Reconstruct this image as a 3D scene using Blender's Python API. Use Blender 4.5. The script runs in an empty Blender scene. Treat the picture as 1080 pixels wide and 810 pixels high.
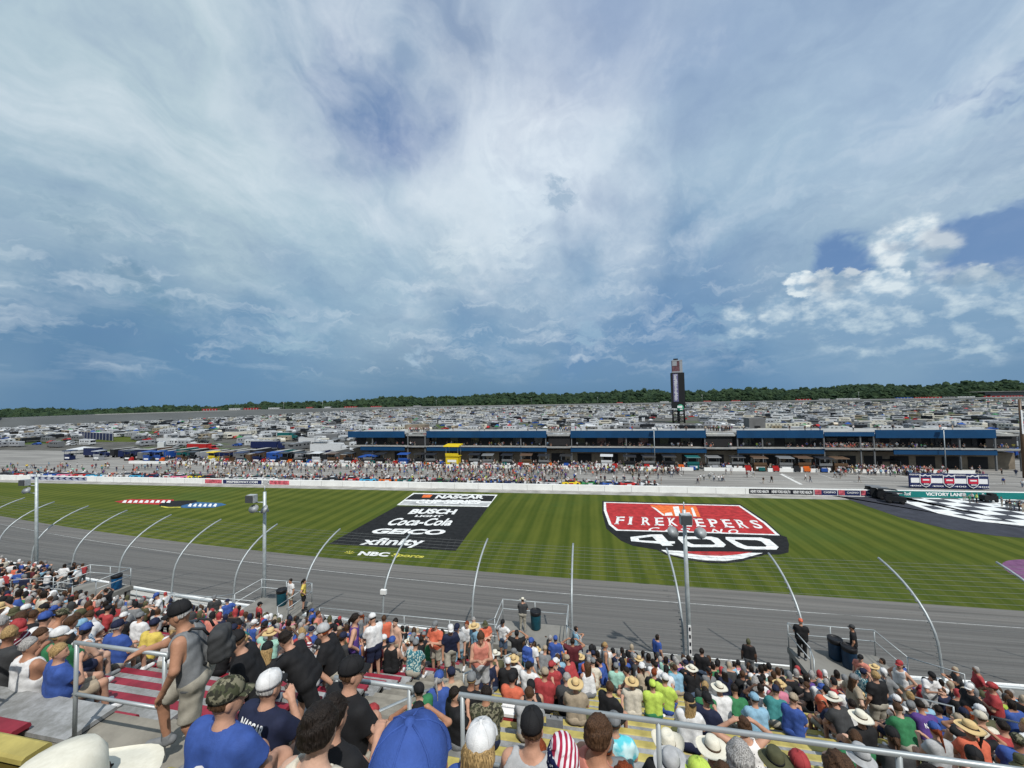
import bpy, math, random
import numpy as np
from mathutils import Vector, Matrix
from mathutils.bvhtree import BVHTree
random.seed(7); RNG = np.random.RandomState(11)
R = math.radians
SC = bpy.context.scene
COL = SC.collection
# ------------------------------------------------------------------ camera
H = 22.0                       # eye height above the infield
F = 406.0                      # focal length in photo pixels (ultra wide phone lens)
YAW, PITCH, ROLL = R(11.1), R(2.3), R(1.06)
fwd = Vector((-math.sin(YAW)*math.cos(PITCH), math.cos(YAW)*math.cos(PITCH), math.sin(PITCH)))
rt0 = Vector((math.cos(YAW), math.sin(YAW), 0)); up0 = rt0.cross(fwd)
rt = rt0*math.cos(ROLL) - up0*math.sin(ROLL); up = up0*math.cos(ROLL) + rt0*math.sin(ROLL)
CAM = Vector((0, 0, H))
cd = bpy.data.cameras.new('camera'); cam = bpy.data.objects.new('camera', cd); COL.objects.link(cam)
cam.matrix_world = Matrix(((rt.x, up.x, -fwd.x, 0), (rt.y, up.y, -fwd.y, 0), (rt.z, up.z, -fwd.z, H), (0, 0, 0, 1)))
cd.sensor_width = 36; cd.lens = F/1080*36; cd.clip_start = .05; cd.clip_end = 9000
SC.camera = cam
def ray(px, py): return (fwd*F + rt*(px-540) - up*(py-405)).normalized()
def P(px, py, z=0.0):          # photo pixel -> point on the level z
    d = ray(px, py); return CAM + d*((z-H)/d.z)
def PV(px, py, v):             # photo pixel -> point on the upright plane y = v
    d = ray(px, py); return CAM + d*(v/d.y)
def proj(p):
    q = Vector(p)-CAM; w = q.dot(fwd)
    if w < .1: return (-9999, -9999)
    return (540+F*q.dot(rt)/w, 405-F*q.dot(up)/w)
def ux(px, v, z):              # x of the point on the line (y=v, z) seen at column px
    lo, hi = -400., 400.
    for _ in range(40):
        m = (lo+hi)/2
        q = Vector((m, v, z))-CAM; w = q.dot(fwd)
        if w < .05: s = -1 if m < 0 else 1
        else: s = q.dot(rt)/w*F+540-px
        if s > 0: hi = m
        else: lo = m
    return (lo+hi)/2
# ------------------------------------------------------------------ node helper
class S:
    def __init__(s, t, o): s.t, s.o = t, o
    def m(s, op, *a, clamp=False):
        n = s.t.nodes.new('ShaderNodeMath'); n.operation = op; n.use_clamp = clamp
        for i, x in enumerate((s,)+a):
            if isinstance(x, S): s.t.links.new(x.o, n.inputs[i])
            else: n.inputs[i].default_value = x
        return S(s.t, n.outputs[0])
    def __add__(s, o): return s.m('ADD', o)
    def __sub__(s, o): return s.m('SUBTRACT', o)
    def __mul__(s, o): return s.m('MULTIPLY', o)
    def __truediv__(s, o): return s.m('DIVIDE', o)
    def step(s, a, b, lo=0., hi=1.):
        n = s.t.nodes.new('ShaderNodeMapRange'); n.interpolation_type = 'SMOOTHSTEP'
        s.t.links.new(s.o, n.inputs[0])
        for i, x in zip((1, 2, 3, 4), (a, b, lo, hi)): n.inputs[i].default_value = x
        return S(s.t, n.outputs[0])
def vmath(t, op, a, b=None, sc=None):
    n = t.nodes.new('ShaderNodeVectorMath'); n.operation = op
    for i, x in enumerate((a, b)):
        if x is None: continue
        if isinstance(x, S): t.links.new(x.o, n.inputs[i])
        else: n.inputs[i].default_value = x
    if sc is not None: n.inputs['Scale'].default_value = sc
    return S(t, n.outputs['Value'] if op in ('DOT_PRODUCT', 'LENGTH', 'DISTANCE') else n.outputs[0])
def comb(t, x, y, z):
    n = t.nodes.new('ShaderNodeCombineXYZ')
    for i, q in enumerate((x, y, z)):
        if isinstance(q, S): t.links.new(q.o, n.inputs[i])
        else: n.inputs[i].default_value = q
    return S(t, n.outputs[0])
def sepx(t, v):
    n = t.nodes.new('ShaderNodeSeparateXYZ'); t.links.new(v.o, n.inputs[0]); return [S(t, n.outputs[i]) for i in range(3)]
def noise(t, v, scale, detail=4, rough=.5, dist=0., col=False):
    n = t.nodes.new('ShaderNodeTexNoise'); n.inputs['Scale'].default_value = scale
    n.inputs['Detail'].default_value = detail; n.inputs['Roughness'].default_value = rough; n.inputs['Distortion'].default_value = dist
    if v is not None: t.links.new(v.o, n.inputs['Vector'])
    return S(t, n.outputs['Color' if col else 'Fac'])
def mixc(t, f, a, b, op='MIX'):
    n = t.nodes.new('ShaderNodeMix'); n.data_type = 'RGBA'; n.blend_type = op; n.clamp_factor = True
    for k, x in ((0, f), (6, a), (7, b)):
        if isinstance(x, S): t.links.new(x.o, n.inputs[k])
        elif k == 0: n.inputs[0].default_value = x
        else: n.inputs[k].default_value = (*x, 1)
    return S(t, n.outputs[2])
def lin(r, g, b):
    f = lambda c: (c/255/12.92) if c/255 <= .04045 else ((c/255+.055)/1.055)**2.4
    return (f(r), f(g), f(b))
# ------------------------------------------------------------------ world
SUN_EL, SUN_AZ = R(56), R(148)     # azimuth clockwise from +Y: behind and to the right
w = bpy.data.worlds.new("World"); SC.world = w; w.use_nodes = True
t = w.node_tree; t.nodes.clear()
out = t.nodes.new('ShaderNodeOutputWorld')
sky = t.nodes.new('ShaderNodeTexSky'); sky.sky_type = 'NISHITA'; sky.sun_disc = False
sky.sun_elevation = SUN_EL; sky.sun_rotation = SUN_AZ; sky.air_density = 1.0; sky.dust_density = .6
b1 = t.nodes.new('ShaderNodeBackground'); b1.inputs[1].default_value = .09; t.links.new(sky.outputs[0], b1.inputs[0])
tc = t.nodes.new('ShaderNodeTexCoord'); D = S(t, tc.outputs['Generated'])
x, y, z = sepx(t, D)
zz = z.m('MAXIMUM', 0.0) + .10
pl = comb(t, x/zz, y/zz, 0.)
wc = noise(t, D, 2.6, 3, .55, 0, True)
wv = vmath(t, 'SUBTRACT', wc, (.5, .5, .5)); wv = vmath(t, 'SCALE', wv, sc=.42)
DW = vmath(t, 'NORMALIZE', vmath(t, 'ADD', D, wv))
wc2 = noise(t, D, 11, 4, .62, 0, True)
wv2 = vmath(t, 'SCALE', vmath(t, 'SUBTRACT', wc2, (.5, .5, .5)), sc=.11)
DW = vmath(t, 'NORMALIZE', vmath(t, 'ADD', DW, wv2))
def blob(px, py, deg, src=None, ax=None):
    d = ray(px, py)
    dt = vmath(t, 'DOT_PRODUCT', src or DW, tuple(d))
    k = 1/(1-math.cos(R(deg)))
    return ((dt-1)*k).m('EXPONENT')
# base tone by height
base = mixc(t, z.step(.0, .30), lin(84, 124, 160), lin(176, 194, 208))
base = mixc(t, z.step(.25, .8), base, lin(166, 186, 210))
for (px, py, dg, c, s) in [
    (120, 60, 22, (176, 196, 208), .7), (60, 200, 14, (158, 182, 200), .7), (330, 180, 12, (180, 200, 214), .75),
    (150, 130, 9, (184, 202, 212), .5), (420, 210, 9, (196, 211, 224), .8),
    (600, 130, 12, (236, 240, 247), 1.), (630, 195, 10, (222, 230, 242), .9), (500, 95, 7, (206, 216, 232), .7), (560, 215, 8, (214, 226, 238), .8), (200, 110, 12, (190, 206, 216), .6), (850, 200, 10, (188, 206, 220), .6), (330, 250, 9, (184, 204, 216), .6),
    (370, 115, 7, (104, 128, 172), .95), (415, 150, 5.5, (104, 130, 176), .95), (470, 30, 6, (128, 148, 180), .85), (310, 60, 7, (136, 162, 188), .8),
    (640, 40, 8, (134, 156, 192), .8), (745, 90, 6, (122, 146, 188), .8), (820, 30, 8, (140, 162, 194), .7), (690, 160, 5, (176, 196, 216), .6),
    (860, 110, 11, (166, 186, 210), .7), (800, 190, 9, (176, 198, 216), .8), (960, 60, 9, (156, 178, 206), .6), (1010, 180, 7, (176, 196, 214), .6),
    (760, 265, 10, (120, 152, 186), .85), (690, 330, 9, (96, 134, 176), .95), (610, 365, 7, (92, 132, 174), .8), (600, 300, 6, (126, 158, 190), .8), (520, 330, 7, (104, 142, 178), .8),
    (120, 335, 12, (108, 148, 178), .8), (40, 265, 6, (114, 150, 180), .8), (60, 232, 4, (170, 192, 206), .6), (190, 258, 6, (190, 208, 216), .85), (20, 240, 5, (186, 204, 214), .7), (120, 300, 5, (146, 176, 194), .6),
    (60, 385, 12, (78, 118, 158), .9), (250, 385, 10, (86, 128, 168), .85), (340, 330, 8, (118, 154, 184), .7), (430, 290, 7, (146, 174, 198), .7),
    (860, 395, 9, (92, 134, 176), .8), (1000, 380, 9, (104, 140, 176), .8), (780, 375, 7, (78, 122, 166), .85), (900, 350, 7, (130, 160, 188), .7)]:
    base = mixc(t, (blob(px, py, dg)*s), base, lin(*c))
# streaks of thin cloud running away over the track
st = noise(t, vmath(t, 'MULTIPLY', vmath(t, 'ADD', pl, vmath(t, 'SCALE', wv, sc=3.)), (1.0, .22, 1.)), 1.7, 5, .62, 0)
st2 = noise(t, vmath(t, 'ADD', vmath(t, 'MULTIPLY', pl, (1., .5, 1.)), vmath(t, 'SCALE', wv2, sc=4.)), 1.1, 5, .64, 0)
puff = noise(t, vmath(t, 'MULTIPLY', vmath(t, 'ADD', D, wv2), (1., 1., 2.6)), 4.2, 5, .62, 0)
lowmask = z.step(.02, .10)
hi = z.step(.12, .45)
dmod = (st-.5)*1.9*hi + (st2-.5)*.85 + (puff-.5)*.62
base = mixc(t, (dmod*1.0)*lowmask, base, lin(232, 238, 246))
base = mixc(t, (dmod*-.95)*lowmask, base, lin(96, 124, 168))
gwisp = noise(t, vmath(t, 'MULTIPLY', vmath(t, 'ADD', D, wv2), (1., 1., 4.2)), 6.5, 6, .6)
lowband = z.step(.03, .10)*z.step(.24, .5, 1., 0.)
base = mixc(t, (gwisp-.53)*2.0*lowband, base, lin(222, 230, 238))
base = mixc(t, (gwisp-.47)*-1.5*lowband, base, lin(96, 130, 164))
# wisps low on the left, dark scraps in front
gwisp = noise(t, vmath(t, 'MULTIPLY', vmath(t, 'ADD', D, wv2), (1., 1., 3.6)), 10.5, 6, .6)
for (px, py, dg, c, s, th) in [(75, 236, 5, (120, 150, 174), .4, .55), (140, 292, 3.2, (100, 136, 164), .6, .52), (165, 318, 3, (104, 140, 168), .6, .5), (480, 262, 7, (226, 234, 240), .25, .5),
                        (545, 262, 7, (222, 232, 240), .28, .47), (440, 376, 3.5, (160, 184, 206), .7, .5), (620, 352, 4, (150, 178, 202), .6, .5), (300, 352, 6, (150, 178, 198), .6, .5),
                        (590, 205, 5, (140, 166, 192), .6, .5), (760, 345, 7, (134, 166, 194), .6, .5)]:
    g = gwisp
    base = mixc(t, (blob(px, py, dg, D)*g).step(th*.75, th*.75+.16)*s, base, lin(*c))
# blue gaps on the right
gapn = noise(t, vmath(t, 'MULTIPLY', vmath(t, 'ADD', D, wv2), (1., 1., 3.)), 5, 4, .55)
gap = None
for (px, py, dg, s) in [(1075, 262, 4.4, .9), (1020, 268, 4, .9), (885, 283, 3.6, .95), (1078, 90, 5, .42), (1040, 110, 4, .4), (940, 265, 2.5, .5)]:
    g = blob(px, py, dg, D)*s; gap = g if gap is None else gap.m('MAXIMUM', g)
gm = ((gap + (gapn-.5)*1.5)).step(.34, .68)
base = mixc(t, gm*.78, base, lin(84, 128, 190))
# cumulus heaps
def heap(lst, src, sc_, th, soft):
    global base
    f = None
    for (px, py, dg) in lst:
        g = blob(px, py, dg, D); f = g if f is None else f.m('MAXIMUM', g)
    Dk = vmath(t, 'MULTIPLY', D, (1., 1., 1.5)); n1 = noise(t, Dk, sc_, 5, .56); n2 = noise(t, vmath(t, 'ADD', Dk, (0.012, -.006, .026)), sc_, 5, .56)
    m = (f + (n1-.5)*1.0).step(th, th+soft); elev0 = z.step(.10, .26)
    shade = ((n1-n2)*3.6+elev0*.55+.12).m('MINIMUM', 1.).m('MAXIMUM', 0.)
    elev = z.step(.10, .26)
    cc = mixc(t, shade, mixc(t, elev, lin(120, 152, 184), lin(160, 184, 206)), mixc(t, elev, lin(184, 202, 216), lin(232, 238, 242)))
    base = mixc(t, m*(.92 if sc_ > 30 else .86 if sc_ > 16 else .45), base, cc)
heap([(845, 298, 1.7), (868, 300, 1.9), (890, 300, 1.8), (915, 303, 1.8), (1030, 296, 1.6), (940, 300, 1.7)], D, 34, .36, .16)
heap([(965, 245, 2.0), (945, 262, 2.2), (985, 262, 2.), (880, 330, 3.4), (940, 318, 3.4), (820, 335, 2.6), (1000, 318, 3.4), (1060, 322, 3.6), (780, 345, 2.6), (905, 345, 3.6), (960, 350, 3.6), (1030, 350, 3.6)], D, 22, .27, .5)
base = mixc(t, 1.0, base, (.985, 1.0, .975), 'MULTIPLY')
heap([(300, 352, 3.2), (440, 380, 1.6), (500, 300, 5), (540, 285, 4.4), (440, 320, 4)], D, 15, .50, .9)
b2 = t.nodes.new('ShaderNodeBackground'); b2.inputs[1].default_value = 1.34; t.links.new(base.o, b2.inputs[0])
ms = t.nodes.new('ShaderNodeMixShader')
t.links.new((gm*.35 *-1 + .93).o, ms.inputs[0]); t.links.new(b1.outputs[0], ms.inputs[1]); t.links.new(b2.outputs[0], ms.inputs[2])
t.links.new(ms.outputs[0], out.inputs[0])
# ------------------------------------------------------------------ sun
sd = bpy.data.lights.new('sun', 'SUN'); sd.energy = 5.0; sd.angle = R(.6); sd.color = (1., .965, .90)
so = bpy.data.objects.new('sun', sd); COL.objects.link(so)
sv = Vector((math.sin(SUN_AZ)*math.cos(SUN_EL), math.cos(SUN_AZ)*math.cos(SUN_EL), math.sin(SUN_EL)))
so.rotation_euler = sv.to_track_quat('Z', 'Y').to_euler()
SC.view_settings.view_transform = 'Standard'; SC.view_settings.look = 'None'
SC.view_settings.exposure = -0.25; SC.view_settings.gamma = 1.0; SC.view_settings.use_curve_mapping = False
# ------------------------------------------------------------------ materials
MATS = {}
def mat(name, c, rough=.6, metal=0., var=.0, scale=6., bump=0., bscale=40., spec=.25, coords='Object', rnd=0.):
    if name in MATS: return MATS[name]
    m = bpy.data.materials.new(name); m.use_nodes = True; t = m.node_tree
    b = t.nodes['Principled BSDF']; b.inputs['Roughness'].default_value = rough; b.inputs['Metallic'].default_value = metal
    b.inputs['Specular IOR Level'].default_value = spec
    b.inputs['Base Color'].default_value = (*c, 1)
    tcn = t.nodes.new('ShaderNodeTexCoord'); V = S(t, tcn.outputs[coords])
    if var > 0:
        n = noise(t, V, scale, 6, .6)
        lo = tuple(v*(1-var) for v in c); hi_ = tuple(min(1, v*(1+var)) for v in c)
        cc = mixc(t, n.step(.3, .7), lo, hi_)
        if rnd > 0:
            oi = t.nodes.new('ShaderNodeObjectInfo'); r = S(t, oi.outputs['Random'])
            cc = mixc(t, r*rnd, cc, (0.02, 0.02, 0.02)) if False else cc
        t.links.new(cc.o, b.inputs['Base Color'])
    if bump > 0:
        n = noise(t, V, bscale, 5, .6); bn = t.nodes.new('ShaderNodeBump'); bn.inputs['Strength'].default_value = bump
        bn.inputs['Distance'].default_value = .02
        t.links.new(n.o, bn.inputs['Height']); t.links.new(bn.outputs[0], b.inputs['Normal'])
    MATS[name] = m; return m
def custom(name, fn, rough=.7, metal=0.):
    if name in MATS: return MATS[name]
    m = bpy.data.materials.new(name); m.use_nodes = True; t = m.node_tree
    b = t.nodes['Principled BSDF']; b.inputs['Roughness'].default_value = rough; b.inputs['Metallic'].default_value = metal; b.inputs['Specular IOR Level'].default_value = .12
    tcn = t.nodes.new('ShaderNodeTexCoord'); V = S(t, tcn.outputs['Object'])
    r = fn(t, V)
    if isinstance(r, tuple):
        t.links.new(r[0].o, b.inputs['Base Color'])
        bn = t.nodes.new('ShaderNodeBump'); bn.inputs['Strength'].default_value = .4; bn.inputs['Distance'].default_value = .03
        t.links.new(r[1].o, bn.inputs['Height']); t.links.new(bn.outputs[0], b.inputs['Normal'])
    else: t.links.new(r.o, b.inputs['Base Color'])
    MATS[name] = m; return m
# ------------------------------------------------------------------ mesh builder
class MB:
    def __init__(s): s.v = []; s.f = []; s.m = []; s.sm = []
    def add(s, vs, fs, mi=0, smooth=False):
        o = len(s.v); s.v += [tuple(q) for q in vs]; s.f += [tuple(i+o for i in f) for f in fs]; s.m += [mi]*len(fs); s.sm += [smooth]*len(fs)
    def box(s, c, d, rz=0, mi=0, rx=0):
        x, y, z = d[0]/2, d[1]/2, d[2]/2; ca, sa = math.cos(rz), math.sin(rz); cx_, sx_ = math.cos(rx), math.sin(rx)
        vs = []
        for a, b, e in ((-x, -y, -z), (x, -y, -z), (x, y, -z), (-x, y, -z), (-x, -y, z), (x, -y, z), (x, y, z), (-x, y, z)):
            b, e = b*cx_-e*sx_, b*sx_+e*cx_
            vs.append((c[0]+a*ca-b*sa, c[1]+a*sa+b*ca, c[2]+e))
        s.add(vs, [(0, 3, 2, 1), (4, 5, 6, 7), (0, 1, 5, 4), (1, 2, 6, 5), (2, 3, 7, 6), (3, 0, 4, 7)], mi)
    def tube(s, pts, r, n=8, mi=0, cap=True):
        pts = [Vector(p) for p in pts]; rs = r if isinstance(r, (list, tuple)) else [r]*len(pts)
        vs = []; fs = []
        prev = None
        for i, p in enumerate(pts):
            d = (pts[min(i+1, len(pts)-1)]-pts[max(i-1, 0)]).normalized()
            a = Vector((0, 0, 1)) if abs(d.z) < .9 else Vector((0, 1, 0))
            if prev is not None: a = prev
            sx = d.cross(a); 
            if sx.length < 1e-4: sx = d.cross(Vector((1, 0, 0)))
            sx.normalize(); sy = sx.cross(d).normalized(); prev = sy
            for k in range(n):
                q = 2*math.pi*k/n; vs.append(p+sx*math.cos(q)*rs[i]+sy*math.sin(q)*rs[i])
        for i in range(len(pts)-1):
            for k in range(n):
                fs.append((i*n+k, i*n+(k+1) % n, (i+1)*n+(k+1) % n, (i+1)*n+k))
        if cap: fs.append(tuple(range(n))[::-1]); fs.append(tuple((len(pts)-1)*n+k for k in range(n)))
        s.add(vs, fs, mi, True)
    def lathe(s, prof, c=(0, 0, 0), n=16, mi=0, axis='z'):
        vs = []; fs = []
        for (r, h) in prof:
            for k in range(n):
                q = 2*math.pi*k/n; a, b = r*math.cos(q), r*math.sin(q)
                vs.append((c[0]+a, c[1]+b, c[2]+h) if axis == 'z' else ((c[0]+a, c[1]+h, c[2]+b) if axis == 'y' else (c[0]+h, c[1]+a, c[2]+b)))
        for i in range(len(prof)-1):
            for k in range(n): fs.append((i*n+k, i*n+(k+1) % n, (i+1)*n+(k+1) % n, (i+1)*n+k))
        fs.append(tuple(range(n))[::-1]); fs.append(tuple((len(prof)-1)*n+k for k in range(n)))
        s.add(vs, fs, mi, True)
    def prism(s, prof, x0, x1, mi=0, axis='x'):   # prof: list of (a,b) in the other two axes
        n = len(prof)
        mk = (lambda q, a, b: (q, a, b)) if axis == 'x' else ((lambda q, a, b: (a, q, b)) if axis == 'y' else (lambda q, a, b: (a, b, q)))
        vs = [mk(x0, a, b) for a, b in prof]+[mk(x1, a, b) for a, b in prof]
        fs = [tuple(range(n)), tuple(range(2*n-1, n-1, -1))]+[(i, i+n, (i+1) % n+n, (i+1) % n) for i in range(n)]
        s.add(vs, fs, mi)
    def poly(s, pts, mi=0): s.add(pts, [tuple(range(len(pts)))], mi)
    def mesh(s, name, mats):
        me = bpy.data.meshes.new(name); me.from_pydata(s.v, [], s.f)
        for m in (mats if isinstance(mats, (list, tuple)) else [mats]): me.materials.append(m)
        me.polygons.foreach_set('material_index', s.m); me.polygons.foreach_set('use_smooth', s.sm); me.update(); return me
    def build(s, name, mats, parent=None, loc=None):
        return ob(name, s.mesh(name, mats), parent, loc)
def ob(name, data, parent=None, loc=None, rz=0):
    o = bpy.data.objects.new(name, data); COL.objects.link(o)
    if parent is not None: o.parent = parent
    if loc is not None: o.location = loc
    if rz: o.rotation_euler = (0, 0, rz)
    return o
def tag(o, label=None, cat=None, group=None, kind=None):
    if label: o['label'] = label
    if cat: o['category'] = cat
    if group: o['group'] = group
    if kind: o['kind'] = kind
    return o
def thing(name, label, cat, loc=(0, 0, 0), rz=0, group=None):
    return tag(ob(name, None, None, loc, rz), label, cat, group)
KIDS = {}
def kids(o):
    if o.name not in KIDS: KIDS[o.name] = list(o.children)
    return KIDS[o.name]
def dup(root, loc, rz, label, group=None, scale=None, matmap=None):
    def cp(o, par):
        c = o.copy(); COL.objects.link(c)
        if par is not None: c.parent = par
        if matmap:
            for i, sl in enumerate(c.material_slots):
                if sl.material and sl.material.name in matmap:
                    sl.link = 'OBJECT'; sl.material = matmap[sl.material.name]
        for ch in kids(o): cp(ch, c)
        return c
    r = cp(root, None); r.location = loc; r.rotation_euler = (0, 0, rz); r['label'] = label
    if group: r['group'] = group
    if scale: r.scale = (scale,)*3 if not isinstance(scale, tuple) else scale
    return r
def text_mesh(body, bold=.0, extrude=0., shear=0.):
    c = bpy.data.curves.new('lettering', 'FONT'); c.body = body; c.offset = bold; c.extrude = extrude; c.shear = shear; c.resolution_u = 3
    o = bpy.data.objects.new('lettering', c); COL.objects.link(o)
    dg = bpy.context.evaluated_depsgraph_get(); dg.update()
    me = bpy.data.meshes.new_from_object(o.evaluated_get(dg)); bpy.data.objects.remove(o); bpy.data.curves.remove(c)
    return me
def fit_text(body, bl, br, tl, m, parent=None, name='lettering', bold=.015, arc=0., off=None, shear=0., subdiv=False):
    """flat lettering laid in the parallelogram bl, br, tl"""
    me = text_mesh(body, bold, 0, shear); n = len(me.vertices); co = np.empty(n*3); me.vertices.foreach_get('co', co); co = co.reshape(-1, 3)
    mn, mx = co.min(0), co.max(0); u = (co[:, 0]-mn[0])/(mx[0]-mn[0]); v = (co[:, 1]-mn[1])/(mx[1]-mn[1])
    bl, br, tl = [np.array(q, float) for q in (bl, br, tl)]
    v = v + arc*(4*u*(1-u))
    q = bl+np.outer(u, br-bl)+np.outer(v, tl-bl)
    if off is not None: q += np.array(off)
    me.vertices.foreach_set('co', q.ravel()); me.materials.clear(); me.materials.append(m); me.update(); me.name = name
    return ob(name, me, parent)
ORD = ['first', 'second', 'third', 'fourth', 'fifth', 'sixth', 'seventh', 'eighth', 'ninth', 'tenth', 'eleventh', 'twelfth', 'thirteenth', 'fourteenth', 'fifteenth', 'sixteenth', 'seventeenth', 'eighteenth', 'nineteenth', 'twentieth', 'twenty-first', 'twenty-second', 'twenty-third', 'twenty-fourth', 'twenty-fifth', 'twenty-sixth', 'twenty-seventh', 'twenty-eighth', 'twenty-ninth', 'thirtieth']+['%d-th' % i for i in range(31, 60)]
# ================================================================== SETTING
def vf(u): return 25.0+.0012*u*u*(1. if u < 0 else .9)      # outer wall line
def vg(u): return 47.6+.00066*min(u-5, 0)**2                 # grass edge
def vp(u): return 93.6+.033*u                                # pit wall line
def ground_fn(t, V):
    a = noise(t, V, .012, 6, .6); b = noise(t, V, .15, 6, .65)
    c = mixc(t, b.step(.3, .7), (.055, .055, .05), (.12, .115, .105))
    return mixc(t, (a+(b-.5)*.25).step(.53, .6), c, (.055, .085, .02))
m_ground = custom('infield_gravel', ground_fn, .9)
g = MB(); g.poly([(-4000, -2500, -.02), (4000, -2500, -.02), (4000, 6000, -.02), (-4000, 6000, -.02)])
tag(g.build('ground', m_ground), kind='structure')
def track_fn(t, V):
    x, y, z = sepx(t, V)
    s = noise(t, comb(t, x*.02, y*2.2, 0.), 1.0, 5, .7); b = noise(t, V, 3., 5, .7); k = noise(t, comb(t, x*.006, y*.35, 0.), 1.0, 4, .5)
    c = mixc(t, s.step(.36, .62), (.100, .095, .088), (.154, .147, .137))
    c = mixc(t, k.step(.45, .7)*.45, c, (.075, .073, .072))
    sl = noise(t, comb(t, x*.05, y*.9+x*.02, 4.), 1.0, 3, .4).step(.66, .7)
    c = mixc(t, sl*.4, c, (.045, .045, .045)); gr_ = (y*(2*math.pi/2.6)+noise(t, V, .05, 2)*4).m('SINE').step(.90, .99); c = mixc(t, gr_*noise(t, comb(t, x*.03, y*.5, 2.), 1., 3, .5).step(.45, .6)*.45, c, (.045, .044, .044))
    return mixc(t, b*.25, c, (.19, .185, .18))
m_track = custom('track_asphalt', track_fn, .85)
us = [-330+6*i for i in range(110)]
tr = MB(); n = len(us)
rows = []
for s_, zf in ((0., 5.9), (.25, 4.35), (.5, 2.75), (.7, 1.4), (.80, .62), (.86, .25), (1.05, .004)):
    rows.append([(u, vf(u)-.2+(vg(u)-vf(u)+.2)*s_, zf) for u in us])
for a, b in zip(rows[:-1], rows[1:]):
    tr.add(a+b, [(i, i+1, n+i+1, n+i) for i in range(n-1)], 0, True)
tag(tr.build('race_track', m_track), kind='structure')
def onbank(u, s_):
    ss = (0., .25, .5, .7, .80, .86, 1.05); zs = (5.9, 4.35, 2.75, 1.4, .62, .25, .004)
    return Vector((u, vf(u)-.2+(vg(u)-vf(u)+.2)*s_, float(np.interp(s_, ss, zs))))
m_wline = mat('line_paint', (.55, .55, .53), .7, 0, .25, 2.)
wl = MB()
wl.add([onbank(u, .822)+Vector((0, 0, .012)) for u in us]+[onbank(u, .829)+Vector((0, 0, .012)) for u in us], [(i, i+1, n+i+1, n+i) for i in range(n-1)])
tag(wl.build('track_line', m_wline), kind='structure')
# ---- grass with mowing stripes running away from the stand
def grass_fn(t, V):
    x, y, z = sepx(t, V)
    wob = noise(t, V, .05, 3, .5)
    w1 = ((x + (wob-.5)*1.2)*(2*math.pi/3.3)).m('SINE')
    w2 = ((y + x*.03+(wob-.5)*2)*(2*math.pi/7.)).m('SINE')
    nn = noise(t, V, .35, 6, .65); n2 = noise(t, V, 5., 6, .75); n3 = noise(t, V, .045, 4, .6)
    left = x.step(-75, -30, 1., 0.)
    s = w1.step(-.7, .7)*noise(t, V, .03, 3, .6).step(.3, .6, .2, .6) + w2.step(-.8, .8)*left*.25 + nn*.45 + n2*.35 + (x*(2*math.pi/1.1)+nn*3).m('SINE')*.09
    c = mixc(t, (s-.2)*.9, (.038, .058, .006), (.092, .106, .016))
    c = mixc(t, n3.step(.5, .68)*.5, c, (.05, .083, .016))
    return (mixc(t, noise(t, V, 1.3, 6, .8).step(.58, .78)*.5, c, (.095, .098, .032)), n2)
m_grass = custom('infield_grass', grass_fn, .95)
gr = MB()
gus = [-330+6*i for i in range(70)]; gl = [(u, vg(u), .03) for u in gus]; gh = [(u, vp(u)-3.2, .03) for u in gus]
n = len(gus)
gr.add(gl+gh, [(i, i+1, n+i+1, n+i) for i in range(n-1)])
tag(gr.build('grass', m_grass), kind='structure')
m_conc = mat('apron_concrete', (.27, .262, .245), .85, 0, .3, .3, .1, 8)
ap = MB(); ap.poly([(-330, vp(-330)-3.4, .024), (120, vp(120)-3.4, .024), (120, vp(120)+.2, .024), (-330, vp(-330)+.2, .024)])
tag(ap.build('wall_apron', m_conc), kind='structure')
def pit_fn(t, V):
    x, y, z = sepx(t, V)
    s = noise(t, comb(t, x*.03, y*.6, 0.), 1.0, 5, .6); b = noise(t, V, 1.3, 5, .7)
    c = mixc(t, s.step(.35, .65), (.16, .155, .148), (.27, .262, .245))
    return mixc(t, b.step(.5, .75)*.4, c, (.12, .118, .112))
m_pit = custom('pit_pavement', pit_fn, .85)
pr = MB(); pr.poly([(-500, vp(-500)+.4, .0), (300, vp(300)+.4, .0), (300, 150, .0), (-500, 150, .0)])
tag(pr.build('pit_road', m_pit), kind='structure')
pl_ = MB()
for dv, x0, x1 in ((7.5, -230, 110), (15.5, -230, 110)):
    pl_.poly([(x0, vp(x0)+dv, .012), (x1, vp(x1)+dv, .012), (x1, vp(x1)+dv+.18, .012), (x0, vp(x0)+dv+.18, .012)])
a, b = P(822, 500), P(843, 511); pl_.poly([(a.x, a.y, .02), (b.x, b.y, .02), (b.x+.8, b.y, .02), (a.x+.8, a.y, .02)])
for k in range(26):
    x0 = -150+k*9.2; pl_.poly([(x0, 114, .012), (x0+.15, 114, .012), (x0+.15, 121, .012), (x0, 121, .012)])
tag(pl_.build('pit_lane_lines', m_wline), kind='structure')
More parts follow.
